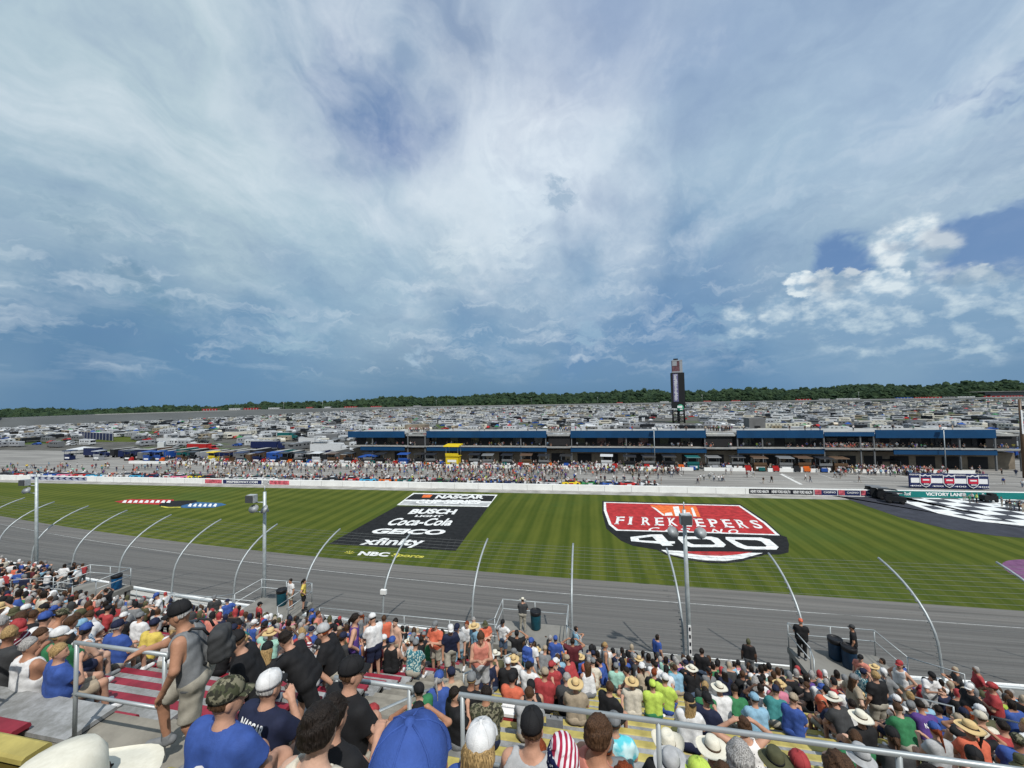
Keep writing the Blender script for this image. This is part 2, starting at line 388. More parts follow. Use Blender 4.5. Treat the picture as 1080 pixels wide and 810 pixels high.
# ---- dark victory lane pavement and its chequered floor
m_dark = mat('dark_pavement', (.032, .034, .045), .8, 0, .25, .5)
m_blk = mat('paint_black', (.008, .0085, .009), .85, 0, .5, 1.2, .3, 12)
m_wht = mat('paint_white', (.62, .63, .62), .85, 0, .22, 1.5, .3, 12)
m_redp = mat('paint_red', (.33, .022, .024), .85, 0, .3, 1.0, .3, 12)
m_orgp = mat('paint_orange', (.6, .13, .03), .85, 0, .25, 1.5)
m_greyp = mat('paint_grey', (.33, .34, .34), .85, 0, .3, .4)
def gpoly(mb, pts, z, mi=0): mb.poly([tuple(P(x, y, z)) for x, y in pts][::-1], mi)
dk = MB(); far = (P(1079, 523).x+60)
edge = [(868, 519.5), (885, 523), (915, 534), (950, 546), (1000, 558), (1050, 565), (1100, 569), (1180, 574)]
pts = [P(x, y, .05) for x, y in edge]+[Vector((150, 72, .05)), Vector((150, vp(150)-.3, .05)), Vector((P(868, 519).x, vp(P(868, 519).x)-.3, .05))]
dk.poly([(p.x, p.y, .05) for p in pts]); tag(dk.build('victory_lane_pavement', m_dark), kind='structure')
def check_fn(t, V):
    x, y, z = sepx(t, V); n = noise(t, V, 2, 5, .7)
    a = (x*(math.pi/3.3)+y*.12).m('SINE').m('SIGN'); b = (y*(math.pi/2.7)-x*.05).m('SINE').m('SIGN')
    return mixc(t, mixc(t, (a*b).step(-.02, .02), (.03, .033, .045), (.66, .68, .68)), mixc(t, (a*b).step(-.02, .02), (.03, .033, .045), (.66, .68, .68)), (.5, .5, .5)) if False else mixc(t, n*.15, mixc(t, (a*b).step(-.02, .02), (.03, .033, .045), (.66, .68, .68)), (.3, .3, .3))
m_check = custom('chequered_paint', check_fn, .7)
edge2 = [(926, 519.5), (945, 526), (965, 533), (990, 541), (1030, 549), (1080, 554), (1140, 558)]
def offl(l, k):
    return [P(x, y+k, .06) for x, y in l]
ck = MB(); pts = offl(edge2, -1.6)+[Vector((140, 80, .06)), Vector((140, vp(140)-.3, .06)), Vector((P(926, 519).x, vp(P(926, 519).x)-.3, .06))]
ck.poly([(p.x, p.y, .06) for p in pts]); tag(ck.build('chequered_floor', m_check), kind='structure')
rim = MB(); a = offl(edge2, -1.8); b = offl(edge2, 0.6); n = len(a)
rim.add([(p.x, p.y, .07) for p in a]+[(p.x, p.y, .07) for p in b], [(i, n+i, n+i+1, i+1) for i in range(n-1)])
tag(rim.build('chequered_floor_border', m_wht), kind='structure')
# ---- purple painted disc on the grass at the right
m_purp = mat('paint_purple', (.14, .06, .13), .9, 0, .2, 1.)
c = P(1160, 617, .04); pd = MB(); pd.poly([(c.x+6.7*math.cos(q*R(10)), max(c.y+6.9*math.sin(q*R(10)), vg(c.x)+.1), .04) for q in range(36)])
tag(pd.build('painted_disc', m_purp), 'purple painted disc on the grass at the right edge near the track', 'painted disc')
# ================================================================== PAINTED LOGOS
Z1, Z2, Z3 = .045, .06, .075
def zp(x, y, ox=620, oy=480, k=3.682): return (ox+x/k, oy+y/k)
lg = thing('painted_logo', 'red black and white painted shield with 400 in the infield grass', 'painted logo', (0, 0, 0), 0)
mb = MB(); gpoly(mb, [zp(*q) for q in [(56, 178), (330, 185), (592, 191), (690, 255), (752, 312), (772, 318), (781, 345), (779, 378), (745, 386), (690, 386), (600, 412), (535, 421), (470, 419), (390, 408), (300, 386), (270, 368), (175, 352), (130, 333), (95, 305), (72, 285), (56, 225)]], Z1); mb.build('border', m_blk, lg)
mb = MB(); gpoly(mb, [zp(*q) for q in [(62, 182), (590, 195), (690, 262), (746, 312), (420, 301), (110, 293), (82, 270), (62, 215)]], Z2-.006); mb.build('outline', m_wht, lg)
mb = MB(); gpoly(mb, [zp(*q) for q in [(70, 185), (585, 198), (680, 263), (728, 307), (420, 297), (118, 289), (92, 268), (72, 215)]], Z2); mb.build('red_field', m_redp, lg)
mb = MB(); gpoly(mb, [zp(*q) for q in [(240, 194), (420, 198), (438, 240), (290, 236)]], Z3); mb.build('flame_panel', m_orgp, lg)
mb = MB()
for (q) in [[(262, 205), (300, 234), (292, 235), (246, 200)], [(330, 200), (352, 199), (362, 236), (340, 236)], [(400, 204), (408, 204), (422, 238), (410, 238)], [(300, 225), (325, 222), (330, 234), (300, 236)], [(370, 224), (395, 222), (402, 237), (372, 238)]]:
    gpoly(mb, [zp(*w_) for w_ in q], Z3+.012)
mb.build('flame', m_wht, lg)
mb = MB(); gpoly(mb, [zp(*q) for q in [(285, 368), (360, 372), (440, 376), (680, 380), (600, 402), (535, 411), (450, 408), (370, 396), (310, 383)]], Z2); mb.build('swoosh', m_wht, lg)
mb = MB(); gpoly(mb, [zp(*q) for q in [(370, 374), (500, 374), (640, 376), (580, 386), (520, 391), (450, 389), (390, 382)]], Z3); mb.build('swoosh_core', m_redp, lg)
def gtext(s, bl, br, tl, m, par, bold=.02, arc=0., zo=Z3, shear=0., name='lettering'):
    q = [P(*zp(*c), zo) for c in (bl, br, tl)]
    return fit_text(s, *q, m, par, name, bold, arc, None, shear)
def serif(s, bl, br, tl, m, par, zo=Z3):
    a, b, c = [P(*zp(*q), zo) for q in (bl, br, tl)]
    n = len(s); 
    for i, ch in enumerate(s):
        d = (b-a)/n; o = a+d*(i+.12); 
        hgt = (c-a)*(1.0+.0*i)
        fit_text(ch, o, o+d*(.62 if ch != 'I' else .22), o+hgt, m, par, 'letter', .02)
        if ch in 'FIRKPE':
            wdt = .34 if ch in 'FPI' else .3
            for f0 in (0, .92):
                p0 = o-d*.07+hgt*f0; p1 = p0+d*wdt; sb = MB(); sb.poly([p0, p1, p1+hgt*.09, p0+hgt*.09]); sb.build('letter_foot', m, par)
serif('FIREKEEPERS', (100, 268), (700, 286), (108, 238), m_wht, lg)
serif('CASINO', (222, 296), (600, 306), (236, 280), m_wht, lg)
# big 400, slanted digits built as thick rings
def ring(mb, o, i, z):
    n = len(o); mb.add([tuple(P(*zp(*q), z)) for q in o]+[tuple(P(*zp(*q), z)) for q in i], [(k, k+n, (k+1) % n+n, (k+1) % n) for k in range(n)])
mb = MB()
ring(mb, [(350, 316), (478, 316), (505, 322), (536, 348), (528, 357), (400, 357), (375, 350), (350, 325)], [(385, 326), (462, 326), (478, 330), (495, 344), (490, 348), (412, 347), (400, 343), (380, 330)], Z3); mb.build('digit', m_wht, lg)
mb = MB()
ring(mb, [(535, 318), (672, 320), (705, 327), (741, 357), (732, 367), (610, 365), (580, 356), (535, 326)], [(572, 328), (655, 330), (672, 334), (695, 352), (690, 356), (622, 354), (606, 349), (570, 332)], Z3); mb.build('digit', m_wht, lg)
mb = MB(); gpoly(mb, [zp(*q) for q in [(165, 318), (248, 308), (288, 308), (312, 334), (338, 335), (338, 343), (322, 344), (332, 352), (290, 352), (280, 344), (168, 334)]], Z3); mb.build('digit', m_wht, lg)
mb = MB(); gpoly(mb, [zp(*q) for q in [(196, 323), (250, 316), (268, 334), (200, 330)]], Z3+.012); mb.build('digit_opening', m_blk, lg)
# black sponsor panel
lg2 = thing('painted_logo', 'black slanted sponsor panel with four white names painted on the grass', 'painted logo')
def zq(x, y): return (330+x/5.143, 500+y/5.143)
mb = MB(); gpoly(mb, [zq(*q) for q in [(85, 380), (455, 174), (950, 178), (775, 416)]], Z1); mb.build('panel', m_blk, lg2)
mb = MB(); gpoly(mb, [zq(*q) for q in [(455, 168), (545, 102), (1002, 112), (950, 178)]], Z1); mb.build('panel', m_wht, lg2)
mb = MB(); gpoly(mb, [zq(*q) for q in [(500, 138), (550, 107), (990, 117), (970, 148)]], Z2); mb.build('panel_band', m_blk, lg2)
mb = MB(); gpoly(mb, [zq(*q) for q in [(470, 165), (495, 146), (965, 155), (945, 172)]], Z2); mb.build('panel_band', m_greyp, lg2)
mb = MB(); gpoly(mb, [zq(*q) for q in [(600, 112), (650, 112), (635, 127), (590, 127)]], Z3); mb.build('colour_bars', m_orgp, lg2)
def qtext(s, bl, br, tl, m, bold=.03, shear=0., par=lg2, arc=0):
    a, b, c = [P(*zq(*q), Z3) for q in (bl, br, tl)]; return fit_text(s, a, b, c, m, par, 'lettering', bold, arc, None, shear)
qtext('NASCAR', (660, 132), (925, 134), (678, 113), m_wht, .05)
qtext('CUP SERIES', (550, 160), (905, 163), (572, 138), m_wht, .05)
qtext('BUSCH', (512, 217), (765, 219), (545, 190), m_wht, .05, arc=.1)
qtext('LIGHT', (550, 232), (700, 233), (562, 222), m_wht, .04)
qtext('Coca-Cola', (395, 278), (745, 280), (440, 238), m_wht, .03, .25)
qtext('GEICO', (305, 322), (705, 330), (345, 294), m_wht, .05, .1)
qtext('xfinity', (235, 395), (580, 400), (295, 345), m_wht, .03)
lg3 = thing('painted_logo', 'small white and yellow broadcaster name painted on grass by the track', 'painted logo')
m_yelp = mat('paint_yellow', (.45, .42, .06), .85, 0, .3, 1.5)
qtext('NBC', (240, 440), (405, 448), (262, 418), m_wht, .05, par=lg3)
qtext('Sports', (415, 450), (590, 462), (440, 428), m_yelp, .04, .1, par=lg3)
mb = MB()
for k in range(5):
    a = R(20+35*k); x0, y0 = 200, 430
    gpoly(mb, [zq(x0, y0+4), zq(x0+26*math.cos(a)-6, y0-12*math.sin(a)), zq(x0+30*math.cos(a)+4, y0-15*math.sin(a))], Z3)
mb.build('emblem', m_yelp, lg3)
# flattened logo on the left grass
lg4 = thing('painted_logo', 'long red, black and blue painted logo on the left grass', 'painted logo')
m_blup = mat('paint_blue', (.03, .10, .22), .85, 0, .3, 1.)
def zr(x, y): return (100+x/7.2, 515+y/7.2)
def rpoly(pts, z, m, nm):
    mb = MB(); gpoly(mb, [zr(*q) for q in pts], z); mb.build(nm, m, lg4)
rpoly([(150, 100), (270, 82), (600, 84), (600, 112), (480, 124), (200, 112)], Z1, m_redp, 'panel')
rpoly([(490, 118), (560, 96), (770, 90), (780, 110), (660, 130), (640, 146), (520, 144), (490, 132)], Z2, m_blk, 'panel')
rpoly([(660, 130), (780, 104), (960, 112), (1000, 124), (900, 146), (700, 150), (650, 144)], Z2+.008, m_blup, 'panel')
rpoly([(505, 134), (560, 142), (650, 140), (655, 146), (540, 148), (500, 140)], Z3+.008, m_yelp, 'stripe')
for k in range(9):
    x0 = 205+k*42; rpoly([(x0, 108), (x0+20, 90), (x0+38, 92), (x0+30, 110)], Z3, m_wht, 'letter_shape')
for k in range(6):
    x0 = 705+k*38; rpoly([(x0, 136), (x0+18, 116), (x0+33, 118), (x0+24, 140)], Z3+.008, m_wht, 'letter_shape')
# ================================================================== WALLS
m_wall = mat('white_concrete', (.74, .74, .72), .7, 0, .06, .5)
def wall_seg(u0, u1, f, h, th, z0=0, step=6):
    mb = MB(); n_ = max(1, int((u1-u0)/step)); uu = [u0+(u1-u0)*i/n_ for i in range(n_+1)]
    a = [(u, f(u), z0) for u in uu]; b = [(u, f(u), z0+h) for u in uu]; c = [(u, f(u)+th, z0+h) for u in uu]; d = [(u, f(u)+th, z0) for u in uu]
    n = len(uu); mb.add(a+b+c+d, [(i, i+1, n+i+1, n+i) for i in range(n-1)]+[(n+i, n+i+1, 2*n+i+1, 2*n+i) for i in range(n-1)]+[(2*n+i, 2*n+i+1, 3*n+i+1, 3*n+i) for i in range(n-1)]+[(0, n, 2*n, 3*n), (n-1, 4*n-1, 3*n-1, 2*n-1)])
    return mb
pw = thing('pit_wall', 'long white concrete wall between the infield grass and pit road', 'wall')
wall_seg(-330, 150, vp, 1.42, .5).build('wall', m_wall, pw)
def seams(mb, u0, u1, step, f, h, off):
    u = u0
    while u < u1: mb.box((u, f(u)+off, h/2), (.06, .02, h)); u += step
sm_ = MB(); seams(sm_, -320, 66, 6.1, vp, 1.3, -.005); sm_.build('joints', mat('joint', (.3, .3, .3), .8), pw)
m_ban_b = mat('banner_black', (.012, .013, .02), .6); m_ban_n = mat('banner_navy', (.016, .024, .09), .6); m_ban_t = mat('banner_teal', (.008, .17, .16), .6)
m_ban_p = mat('banner_pink', (.5, .1, .13), .6, 0, .5, 1.5); m_txt = mat('lettering_white', (.75, .75, .75), .6); m_ban_g = mat('banner_grey', (.35, .37, .45), .6, 0, .2, 1)
def banner(px0, px1, m, text=None, lbl='', z0=.15, z1=1.25, n=1, tm=None, cat='banner', fillf=.8, grp=None):
    u0 = ux(px0, vp(-60), .8); u0 = ux(px0, vp(u0), .8); u1 = ux(px1, vp(u0), .8); u1 = ux(px1, vp(u1), .8)
    o = thing('wall_banner', lbl, cat, (0, 0, 0), 0, grp); f = lambda u: vp(u)-.02
    mb = MB(); mb.poly([(u0, f(u0), z0), (u1, f(u1), z0), (u1, f(u1), z1), (u0, f(u0), z1)]); mb.build('sheet', m, o)
    if text:
        w_ = (u1-u0)/n; hh = z1-z0
        for k in range(n):
            a, b = u0+w_*(k+.5-fillf/2), u0+w_*(k+.5+fillf/2)
            fit_text(text, (a, f(a)-.02, z0+hh*.22), (b, f(b)-.02, z0+hh*.22), (a, f(a)-.02, z0+hh*.78), tm or m_txt, o, 'lettering', .03)
    return o, u0, u1, f
banner(235, 276, m_ban_n, 'MISPEEDWAY.COM', 'navy speedway web address banner on the white pit wall')
o, u0, u1, f = banner(216, 234, m_ban_p, None, 'pink red patterned banner left of the navy web address banner')
o, u0, u1, f = banner(284, 305, m_ban_p, None, 'pink red patterned banner right of the navy web address banner')
o, u0, u1, f = banner(277, 283.5, m_ban_b, None, 'small chequered banner between navy and pink wall banners')
mb = MB()
for k in range(6):
    for j in range(3):
        if (k+j) % 2: mb.box((u0+(u1-u0)*(k+.5)/6, vp(u0)-.05, .43+.37*j), ((u1-u0)/6, .02, .36))
mb.build('chequers', m_txt, o)
o, u0, u1, f = banner(31, 92, m_ban_g, None, 'grey wall banner with row of navy arrow marks at left')
mb = MB()
for k in range(9):
    c = u0+(u1-u0)*(k+.5)/9; s_ = (u1-u0)/9*.42
    mb.poly([(c-s_, f(c)-.03, .8), (c+s_*.4, f(c)-.03, .38), (c+s_*.9, f(c)-.03, .38), (c+s_*.2, f(c)-.03, .8), (c+s_*.9, f(c)-.03, 1.22), (c+s_*.4, f(c)-.03, 1.22)])
mb.build('arrow_marks', m_ban_n, o)
banner(790, 858, m_ban_b, 'HENRY FORD HEALTH', 'black banner with three small white names on the pit wall', n=3, fillf=.86)
for i, (a, b) in enumerate(((859, 883), (884, 907), (908, 925))):
    o, u0, u1, f = banner(a, b, m_ban_n, None, ['dark banner with red shield right after the black banner', 'dark banner with red shield, middle of three', 'dark banner with red shield beside the dark pit carts'][i], grp=None)
    mb = MB(); w_ = (u1-u0); mb.poly([(u0+.1, f(u0)-.02, .3), (u0+w_*.3, f(u0)-.02, .3), (u0+w_*.3, f(u0)-.02, 1.3), (u0+.1, f(u0)-.02, 1.3)]); mb.build('shield', m_ban_p, o)
    fit_text('CASINO', (u0+w_*.4, f(u0)-.02, .6), (u1-.3, f(u1)-.02, .6), (u0+w_*.4, f(u0)-.02, 1.0), m_txt, o)
o, u0, u1, f = banner(935, 1082, m_ban_t, None, 'teal VICTORY LANE banner on the wall behind the chequered floor', .05, 1.35)
for (a, b, s_, b_) in ((976, 1017, 'VICTORY LANE', .045), (944, 951, 'F', .04), (953, 960, 'Ruoff', .02), (1037, 1049, 'Ruoff', .03)):
    x0, x1 = ux(a, vp(70), .8), ux(b, vp(70), .8); fit_text(s_, (x0, f(x0)-.02, .45), (x1, f(x1)-.02, .45), (x0, f(x0)-.02, 1.15), m_txt, o, 'lettering', b_)
# far pit wall in pieces
for i, (a, b) in enumerate(((-175, -120), (-116, -92), (-88, -55), (-50, -22), (-18, 6), (10, 30), (33, 46), (50, 66), (70, 84), (90, 100))):
    tag(wall_seg(a, b, lambda u: 122.+.02*u, .95, .4).build('pit_box_wall', m_wall), '%s low white wall piece from the left along pit stalls' % ORD[i], 'wall', 'white wall pieces along the pit stalls')
# outer retaining wall and catch fence at the foot of the stand
m_galv = mat('galvanised_steel', (.36, .39, .40), .45, .35, .12, 3.)
m_galvd = mat('galvanised_pole', (.40, .44, .45), .5, .3, .15, 3.)
m_cab = mat('cable_steel', (.16, .17, .17), .7, .2)
ow = thing('retaining_wall', 'pale concrete track wall at the foot of the grandstand', 'wall')
wall_seg(-100, 45, lambda u: vf(u)-.45, 1.05, .6, 5.45).build('wall', m_wall, ow)
cf = thing('catch_fence', 'tall catch fence with curved steel posts and cables beside the track', 'fence')
def post_pts(u, tt=1.):
    v0 = vf(u)-.1; pts = []
    base = (0, 6.45)
    pts.append((u, v0, 5.6)); pts.append((u, v0, 6.5)); pts.append((u, v0+.12, 7.8))
    for q in range(1, 11):
        a = q/10*R(72); rr = 4.0
        pts.append((u, v0+.15+4.2*(1-math.cos(a))/(1-math.cos(R(72)))*1.0, 7.9+3.35*math.sin(a)/math.sin(R(72))))
    return pts
def fence_at(u, s_):   # s in 0..1 along the post
    pts = [Vector(p) for p in post_pts(u)]; L = [0]
    for a, b in zip(pts[:-1], pts[1:]): L.append(L[-1]+(b-a).length)
    q = s_*L[-1]
    for i in range(len(pts)-1):
        if q <= L[i+1]: return pts[i].lerp(pts[i+1], (q-L[i])/(L[i+1]-L[i]))
    return pts[-1]
ks = range(-12, 6)
for k in ks:
    u = -1.35+6.55*k; mb = MB(); mb.tube(post_pts(u), .066, 8)
    p = mb.build('post', m_galv, cf)
    br = MB()
    for q in range(14): c = fence_at(u, .1+q*.045); br.box((c.x-.09, c.y, c.z), (.12, .07, .05))
    br.build('cable_clamp', m_cab, p)
    if k == -2:
        bx = MB(); c = fence_at(u, .38); bx.box((c.x, c.y-.12, c.z), (.42, .2, .3)); bx.build('junction_box', m_wall, p)
uu = [-80+1.6*i for i in range(71)]
for q in range(20):
    s_ = .13+q*.043; mb = MB(); mb.tube([fence_at(u, s_) for u in uu[::2]], .009, 4); mb.build('cable', m_cab, cf)
gl_ = MB(); gl_.tube([(u, vf(u)-.38, 6.60) for u in uu], .09, 8); gl_.tube([(u, vf(u)-.5, 6.2) for u in uu], .05, 6); gl_.build('guard_pipe', m_galv, cf)
# chain-link: real thin wires would be far below a pixel; a sparse coarse net stands in as wires
nt = MB()
for k in range(230):
    u = -76+k*.52
    nt.tube([fence_at(u, .12), fence_at(u, .5), fence_at(u+.1, .98)], .0028, 3, cap=False)
nt.build('mesh_wires', m_cab, cf)
# ================================================================== LIGHT / SPEAKER POLES
m_box = mat('speaker_dark', (.07, .075, .08), .6, .2); m_lamp = mat('horn_grey', (.36, .38, .39), .5, .2, .2, 4)
def speaker_pole(u, v, lbl, lean, sgn, sheath=False):
    o = thing('speaker_pole', lbl, 'pole', (u, v, 5.2), 0, 'speaker poles along the front of the stand')
    hgt = 10.1
    mb = MB(); mb.tube([(0, 0, 0), (lean*.5, 0, hgt/2), (lean, 0, hgt)], [.135, .125, .11], 12); mb.build('shaft', m_galvd, o)
    if sheath:
        mb = MB(); mb.box((-.0, -.145, 2.2), (.16, .03, 2.6)); sh = mb.build('number_strip', m_txt, o)
        mb = MB(); 
        for k in range(6): mb.box((0, -.168, 1.2+k*.42), (.09, .015, .2))
        mb.build('characters', m_ban_b, sh)
    mb = MB(); mb.tube([(lean, 0, hgt-.8), (lean+sgn*.75, -.1, hgt-.8)], .045, 6); mb.tube([(lean, 0, hgt-1.55), (lean+sgn*.75, -.1, hgt-1.5)], .04, 6); mb.tube([(lean, 0, hgt), (lean, 0, hgt+.45)], .03, 6); mb.build('arm', m_galvd, o)
    cx = lean+(sgn*.8 if not sheath else 0)
    mb = MB(); mb.box((cx, -.35, hgt-.45), (.62, .4, .58), .1); sp = mb.build('speaker_box', m_lamp, o)
    mb = MB(); mb.box((cx-.0, -.62, hgt-.45), (.56, .06, .52), .1)
    if not sheath: mb.box((cx-.33, -.35, hgt-.45), (.06, .34, .54), .1)
    mb.build('speaker_grille', m_box, sp)
    for dx in ((-.85, .85) if sheath else (sgn*.55,) if u < -30 else (-.65, .5)):
        mb = MB(); mb.lathe([(.06, 0), (.12, .14), (.32, .38), (.34, .40)], (0, 0, 0), 14, 0, 'y'); h_ = mb.build('horn', m_lamp, o, (lean+dx, -.75, hgt-1.25)); h_.rotation_euler = (R(180-35), 0, R(20 if dx < 0 else -20)); h_.location = (lean+dx, -.15, hgt-1.4)
    return o
speaker_pole(5.45, 24.55, 'grey speaker pole with two horns, nearest, right of centre', -.05, 0, True)
speaker_pole(-24.4, 25.5, 'grey speaker pole left of centre with side speaker box', -.02, -1)
speaker_pole(-52.4, 28.1, 'grey speaker pole at far left with side speaker box', -.4, -1)
# ================================================================== GRANDSTAND
AIS = [(-31.9, -30.6), (-18.6, -17.3), (-4.9, -3.3), (9.6, 10.9)]
SECT = [(-58, -31.9), (-30.6, -18.6), (-17.3, -4.9), (-3.3, 9.6), (10.9, 30)]
SNAME = ['far left stand', 'second stand from the left', 'red stand beside the middle stairs', 'yellow stand right of the middle stairs', 'right end stand']
NR = 19
def fz(k, u=None): return H-4.42-.439*k if (u is not None and u < -4.1) else H-4.88-.415*k          # floor of row k
def fv(k): return 4.0+.76*k             # back edge of the tread of row k
UP = [(-.5, .42, H-1.6), (.42, 1.35, H-2.15), (1.35, 2.0, H-2.8), (2.0, 2.65, H-3.35), (2.65, 3.25, H-3.85)]
def deck_fn(t, V):
    x, y, z = sepx(t, V); n = noise(t, V, .9, 6, .65); n2 = noise(t, V, 9., 4, .7)
    g = (x*(math.pi/.06)).m('SINE').step(-1, 1, .9, 1.)
    c = mixc(t, (n*.7+n2*.4).step(.38, .68), (.36, .365, .37), (.17, .17, .16))
    return c
m_deck = custom('aluminium_deck', deck_fn, .55, .1)
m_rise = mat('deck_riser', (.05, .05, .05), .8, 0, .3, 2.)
m_stair = mat('stair_concrete', (.20, .185, .155), .9, 0, .3, 2., .3, 15)
bm_ = MB()
XL, XR = -60, 32
for k in range(NR+1):
    v0 = fv(k)
    for (a, b) in SECT:
        z0 = fz(k, a)
        aa = a if k > 0 or a != -17.3 else a
        bb = b-1.0 if (k == 0 and b == -4.9) else b
        bm_.box(((aa+bb)/2, v0+.38-.02, z0-.03), (bb-aa, .70, .06), 0, 0)
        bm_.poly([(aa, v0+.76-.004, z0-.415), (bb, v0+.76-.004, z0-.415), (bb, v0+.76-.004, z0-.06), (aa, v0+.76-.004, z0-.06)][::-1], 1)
tag(bm_.build('grandstand_deck', [m_deck, m_rise]), kind='structure')
sub = MB()       # solid body underneath, slopes with the stand
sub.prism([(3.2, H-5.3), (fv(NR)+.8, fz(NR)-.75), (fv(NR)+.8, 0), (3.2, 0)], XL, XR)
sub.prism([(-1.5, H-2.4), (3.2, H-5.3), (3.2, 0), (-1.5, 0)], XL, XR)
tag(sub.build('grandstand_base', mat('stand_under', (.06, .058, .055), .9, 0, .3, 1.)), kind='structure')
wk = MB()
wk.box(((XL+XR)/2, 3.60, H-3.9-.1), (XR-XL, .78, .2))
for (a, b) in AIS:
    for k in range((NR+1)*2):
        v0 = 4.0+.38*k; z0 = H-4.48-.2075*k
        wk.box(((a+b)/2, v0+.2, z0-.22), (b-a-.01, .42, .4))
wk.box((-5.4, 4.3, H-4.42-.12), (.98, .6, .2)); [wk.box((-4.74, (a+b)/2, z0-.2-dz_), (1.4, (b-a)*q_, .36), 0) for (a, b, z0) in UP for q_, dz_ in ((1., 0.),)]
for (a, b, z0) in UP[1:]:
    wk.box((-22, (a+b)/2, z0-.1), (30, b-a, .2)) if False else None
tag(wk.build('stairs', m_stair), kind='structure')
dk2 = MB()
for i, (a, b, z0) in enumerate(UP):
    dk2.box((-12.75, (a+b)/2-.01, z0-.03), (14.5, b-a-.05, .06), 0, 0); dk2.box((7.25, (a+b)/2-.01, z0-.03), (22.4, b-a-.05, .06), 0, 0)
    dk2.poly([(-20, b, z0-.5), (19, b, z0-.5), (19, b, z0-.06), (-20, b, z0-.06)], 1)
tag(dk2.build('upper_deck', [m_deck, m_rise]), kind='structure')
FV, FZ = fv(NR)-.35, H-11.55          # raised landings at the foot of the stairs
WV, WZ = fv(NR)+.78, fz(NR)-.35
fw = MB(); fw.box((-46, WV+2.6, WZ-.15), (26, 2., .3)); fw.box(((XL+XR)/2, WV+1.0, WZ-.15), (XR-XL, 2.1, .3)); [fw.box((u_+.2, FV+1.05, FZ-.12), (3.5, 2.0, .24)) for u_ in (-31.2, -17.9, -3.15, 10.2)]; [fw.box((u_+dx, FV+1.05+dy, (FZ+WZ)/2-.2), (.2, .2, FZ-WZ)) for u_ in (-31.2, -17.9, -3.15, 10.2) for dx in (-1.4, 1.8) for dy in (-.85, .85)];
tag(fw.build('front_walkway', mat('walk_concrete', (.17, .165, .15), .85, 0, .2, 1.)), kind='structure')
# strip between the stand and the wall
st_ = MB(); st_.box(((XL+XR)/2, 23.2, 5.0), (XR-XL, 4.4, .3)); tag(st_.build('service_strip', mat('walk_concrete', (.2,)*3)), kind='structure')
# ---- benches
m_red = mat('bench_red', (.21, .018, .032), .45, 0, .25, 3.); m_yel = mat('bench_yellow', (.36, .30, .09), .5, 0, .22, 3.)
m_yel_shade = mat('bench_yellow_shaded_edge', (.15, .115, .025), .5, 0, .2, 3.); m_brk = mat('bench_bracket', (.30, .31, .32), .5, .3)  # darker copy of the yellow paints shade onto the plank edges
def bench(a, b, v0, z0, red, lbl, grp):
    o = thing('bench', lbl, 'bench', ((a+b)/2, v0+.13+(.2 if 'upper' in grp else 0), z0), 0, grp); L = (b-a)/2-.03
    m1, m2 = (m_red, m_red) if red else (m_yel, m_yel_shade)
    pf = [(-.092, .315), (-.085, .35), (-.065, .365), (.065, .365), (.085, .35), (.092, .32), (.085, .305), (-.085, .305)] if v0 > 3.3 else [(-.115, .395), (-.105, .43), (-.08, .445), (.08, .445), (.105, .43), (.115, .40), (.105, .385), (-.105, .385)]
    mb = MB(); mb.prism(pf, -L, L); mb.build('seat_plank', m1, o)
    mb = MB(); dz_ = 0 if v0 < 3.3 else -.08; mb.box((0, -.078, .325+dz_), (2*L-.04, .02, .115)); mb.box((0, .078, .345+dz_), (2*L-.06, .02, .075)); mb.build('plank_edge', m2, o)
    mb = MB(); nb = max(2, int(2*L/1.9))
    for i in range(nb):
        x = -L+.35+(2*L-.7)*i/(nb-1); mb.box((x, .02, .15), (.05, .12, .29)); mb.box((x, 0, .295), (.06, .15, .02))
    mb.build('bracket', m_brk, o)
    return o
for si, (a, b) in enumerate(SECT):
    for k in range(NR+1):
        bb = b-1.0 if (k == 0 and si == 2) else b
        bench(a, bb, fv(k)-.02, fz(k, a), si < 3, '%s bench in the %s row down, %s' % ('red' if si < 3 else 'yellow', ORD[k], SNAME[si]), 'grandstand benches')
bench(-17, -6.6, 3.33, H-4.1, True, 'red bench on the walkway edge, nearest of all red benches', 'grandstand benches')
wk2 = MB(); wk2.box((-11.5, 3.76, H-3.86), (10.95, .5, .05)); tag(wk2.build('walkway_boards', m_deck), kind='structure')
for i, (a, b, z0) in enumerate(UP[1:]):
    bench(-20, -5.45, a, z0, False, 'yellow bench in the %s upper row, left of the steps' % ORD[i], 'upper benches')
    bench(-4.0, 18, a, z0, False, 'yellow bench in the %s upper row, under the nearest spectators' % ORD[i], 'upper benches')
# ---- railings
def rail(pts, lbl, posts, drop, mid=.5, r=.024, grp=None, name='railing'):
    """pts top line, posts list of points on it"""
    o = thing(name, lbl, 'railing', (0, 0, 0), 0, grp)
    mb = MB(); p0, p1 = Vector(pts[0]), Vector(pts[-1])
    mb.tube([p0+Vector((0, 0, -.05))]+pts+[p1+Vector((0, 0, -.05))], r, 10); mb.build('top_rail', m_galv, o)
    if mid:
        mb = MB(); mb.tube([Vector(p)-Vector((0, 0, mid)) for p in pts], r*.9, 8); mb.build('middle_rail', m_galv, o)
    for p in posts:
        mb = MB(); p = Vector(p); mb.tube([p, p-Vector((0, 0, drop))], r*1.0, 8); mb.build('post', m_galv, o)
    return o
zr_ = H-2.74
def hrail(u0, u1, lbl, step=2.6, first=0.03):
    n_ = max(1, round((u1-u0)/step)); ps = [(u0+first+(u1-u0-2*first)*i/n_, 3.53, zr_) for i in range(n_+1)]
    return rail([(u0, 3.53, zr_), (u1, 3.53, zr_)], lbl, ps, 1.12, .58, .021)
hrail(-5.95, -4.62, 'grey pipe railing left of the stairs, held by the man in tank top')
hrail(-2.55, -1.72, 'short grey pipe railing just right of the stairs', .8)
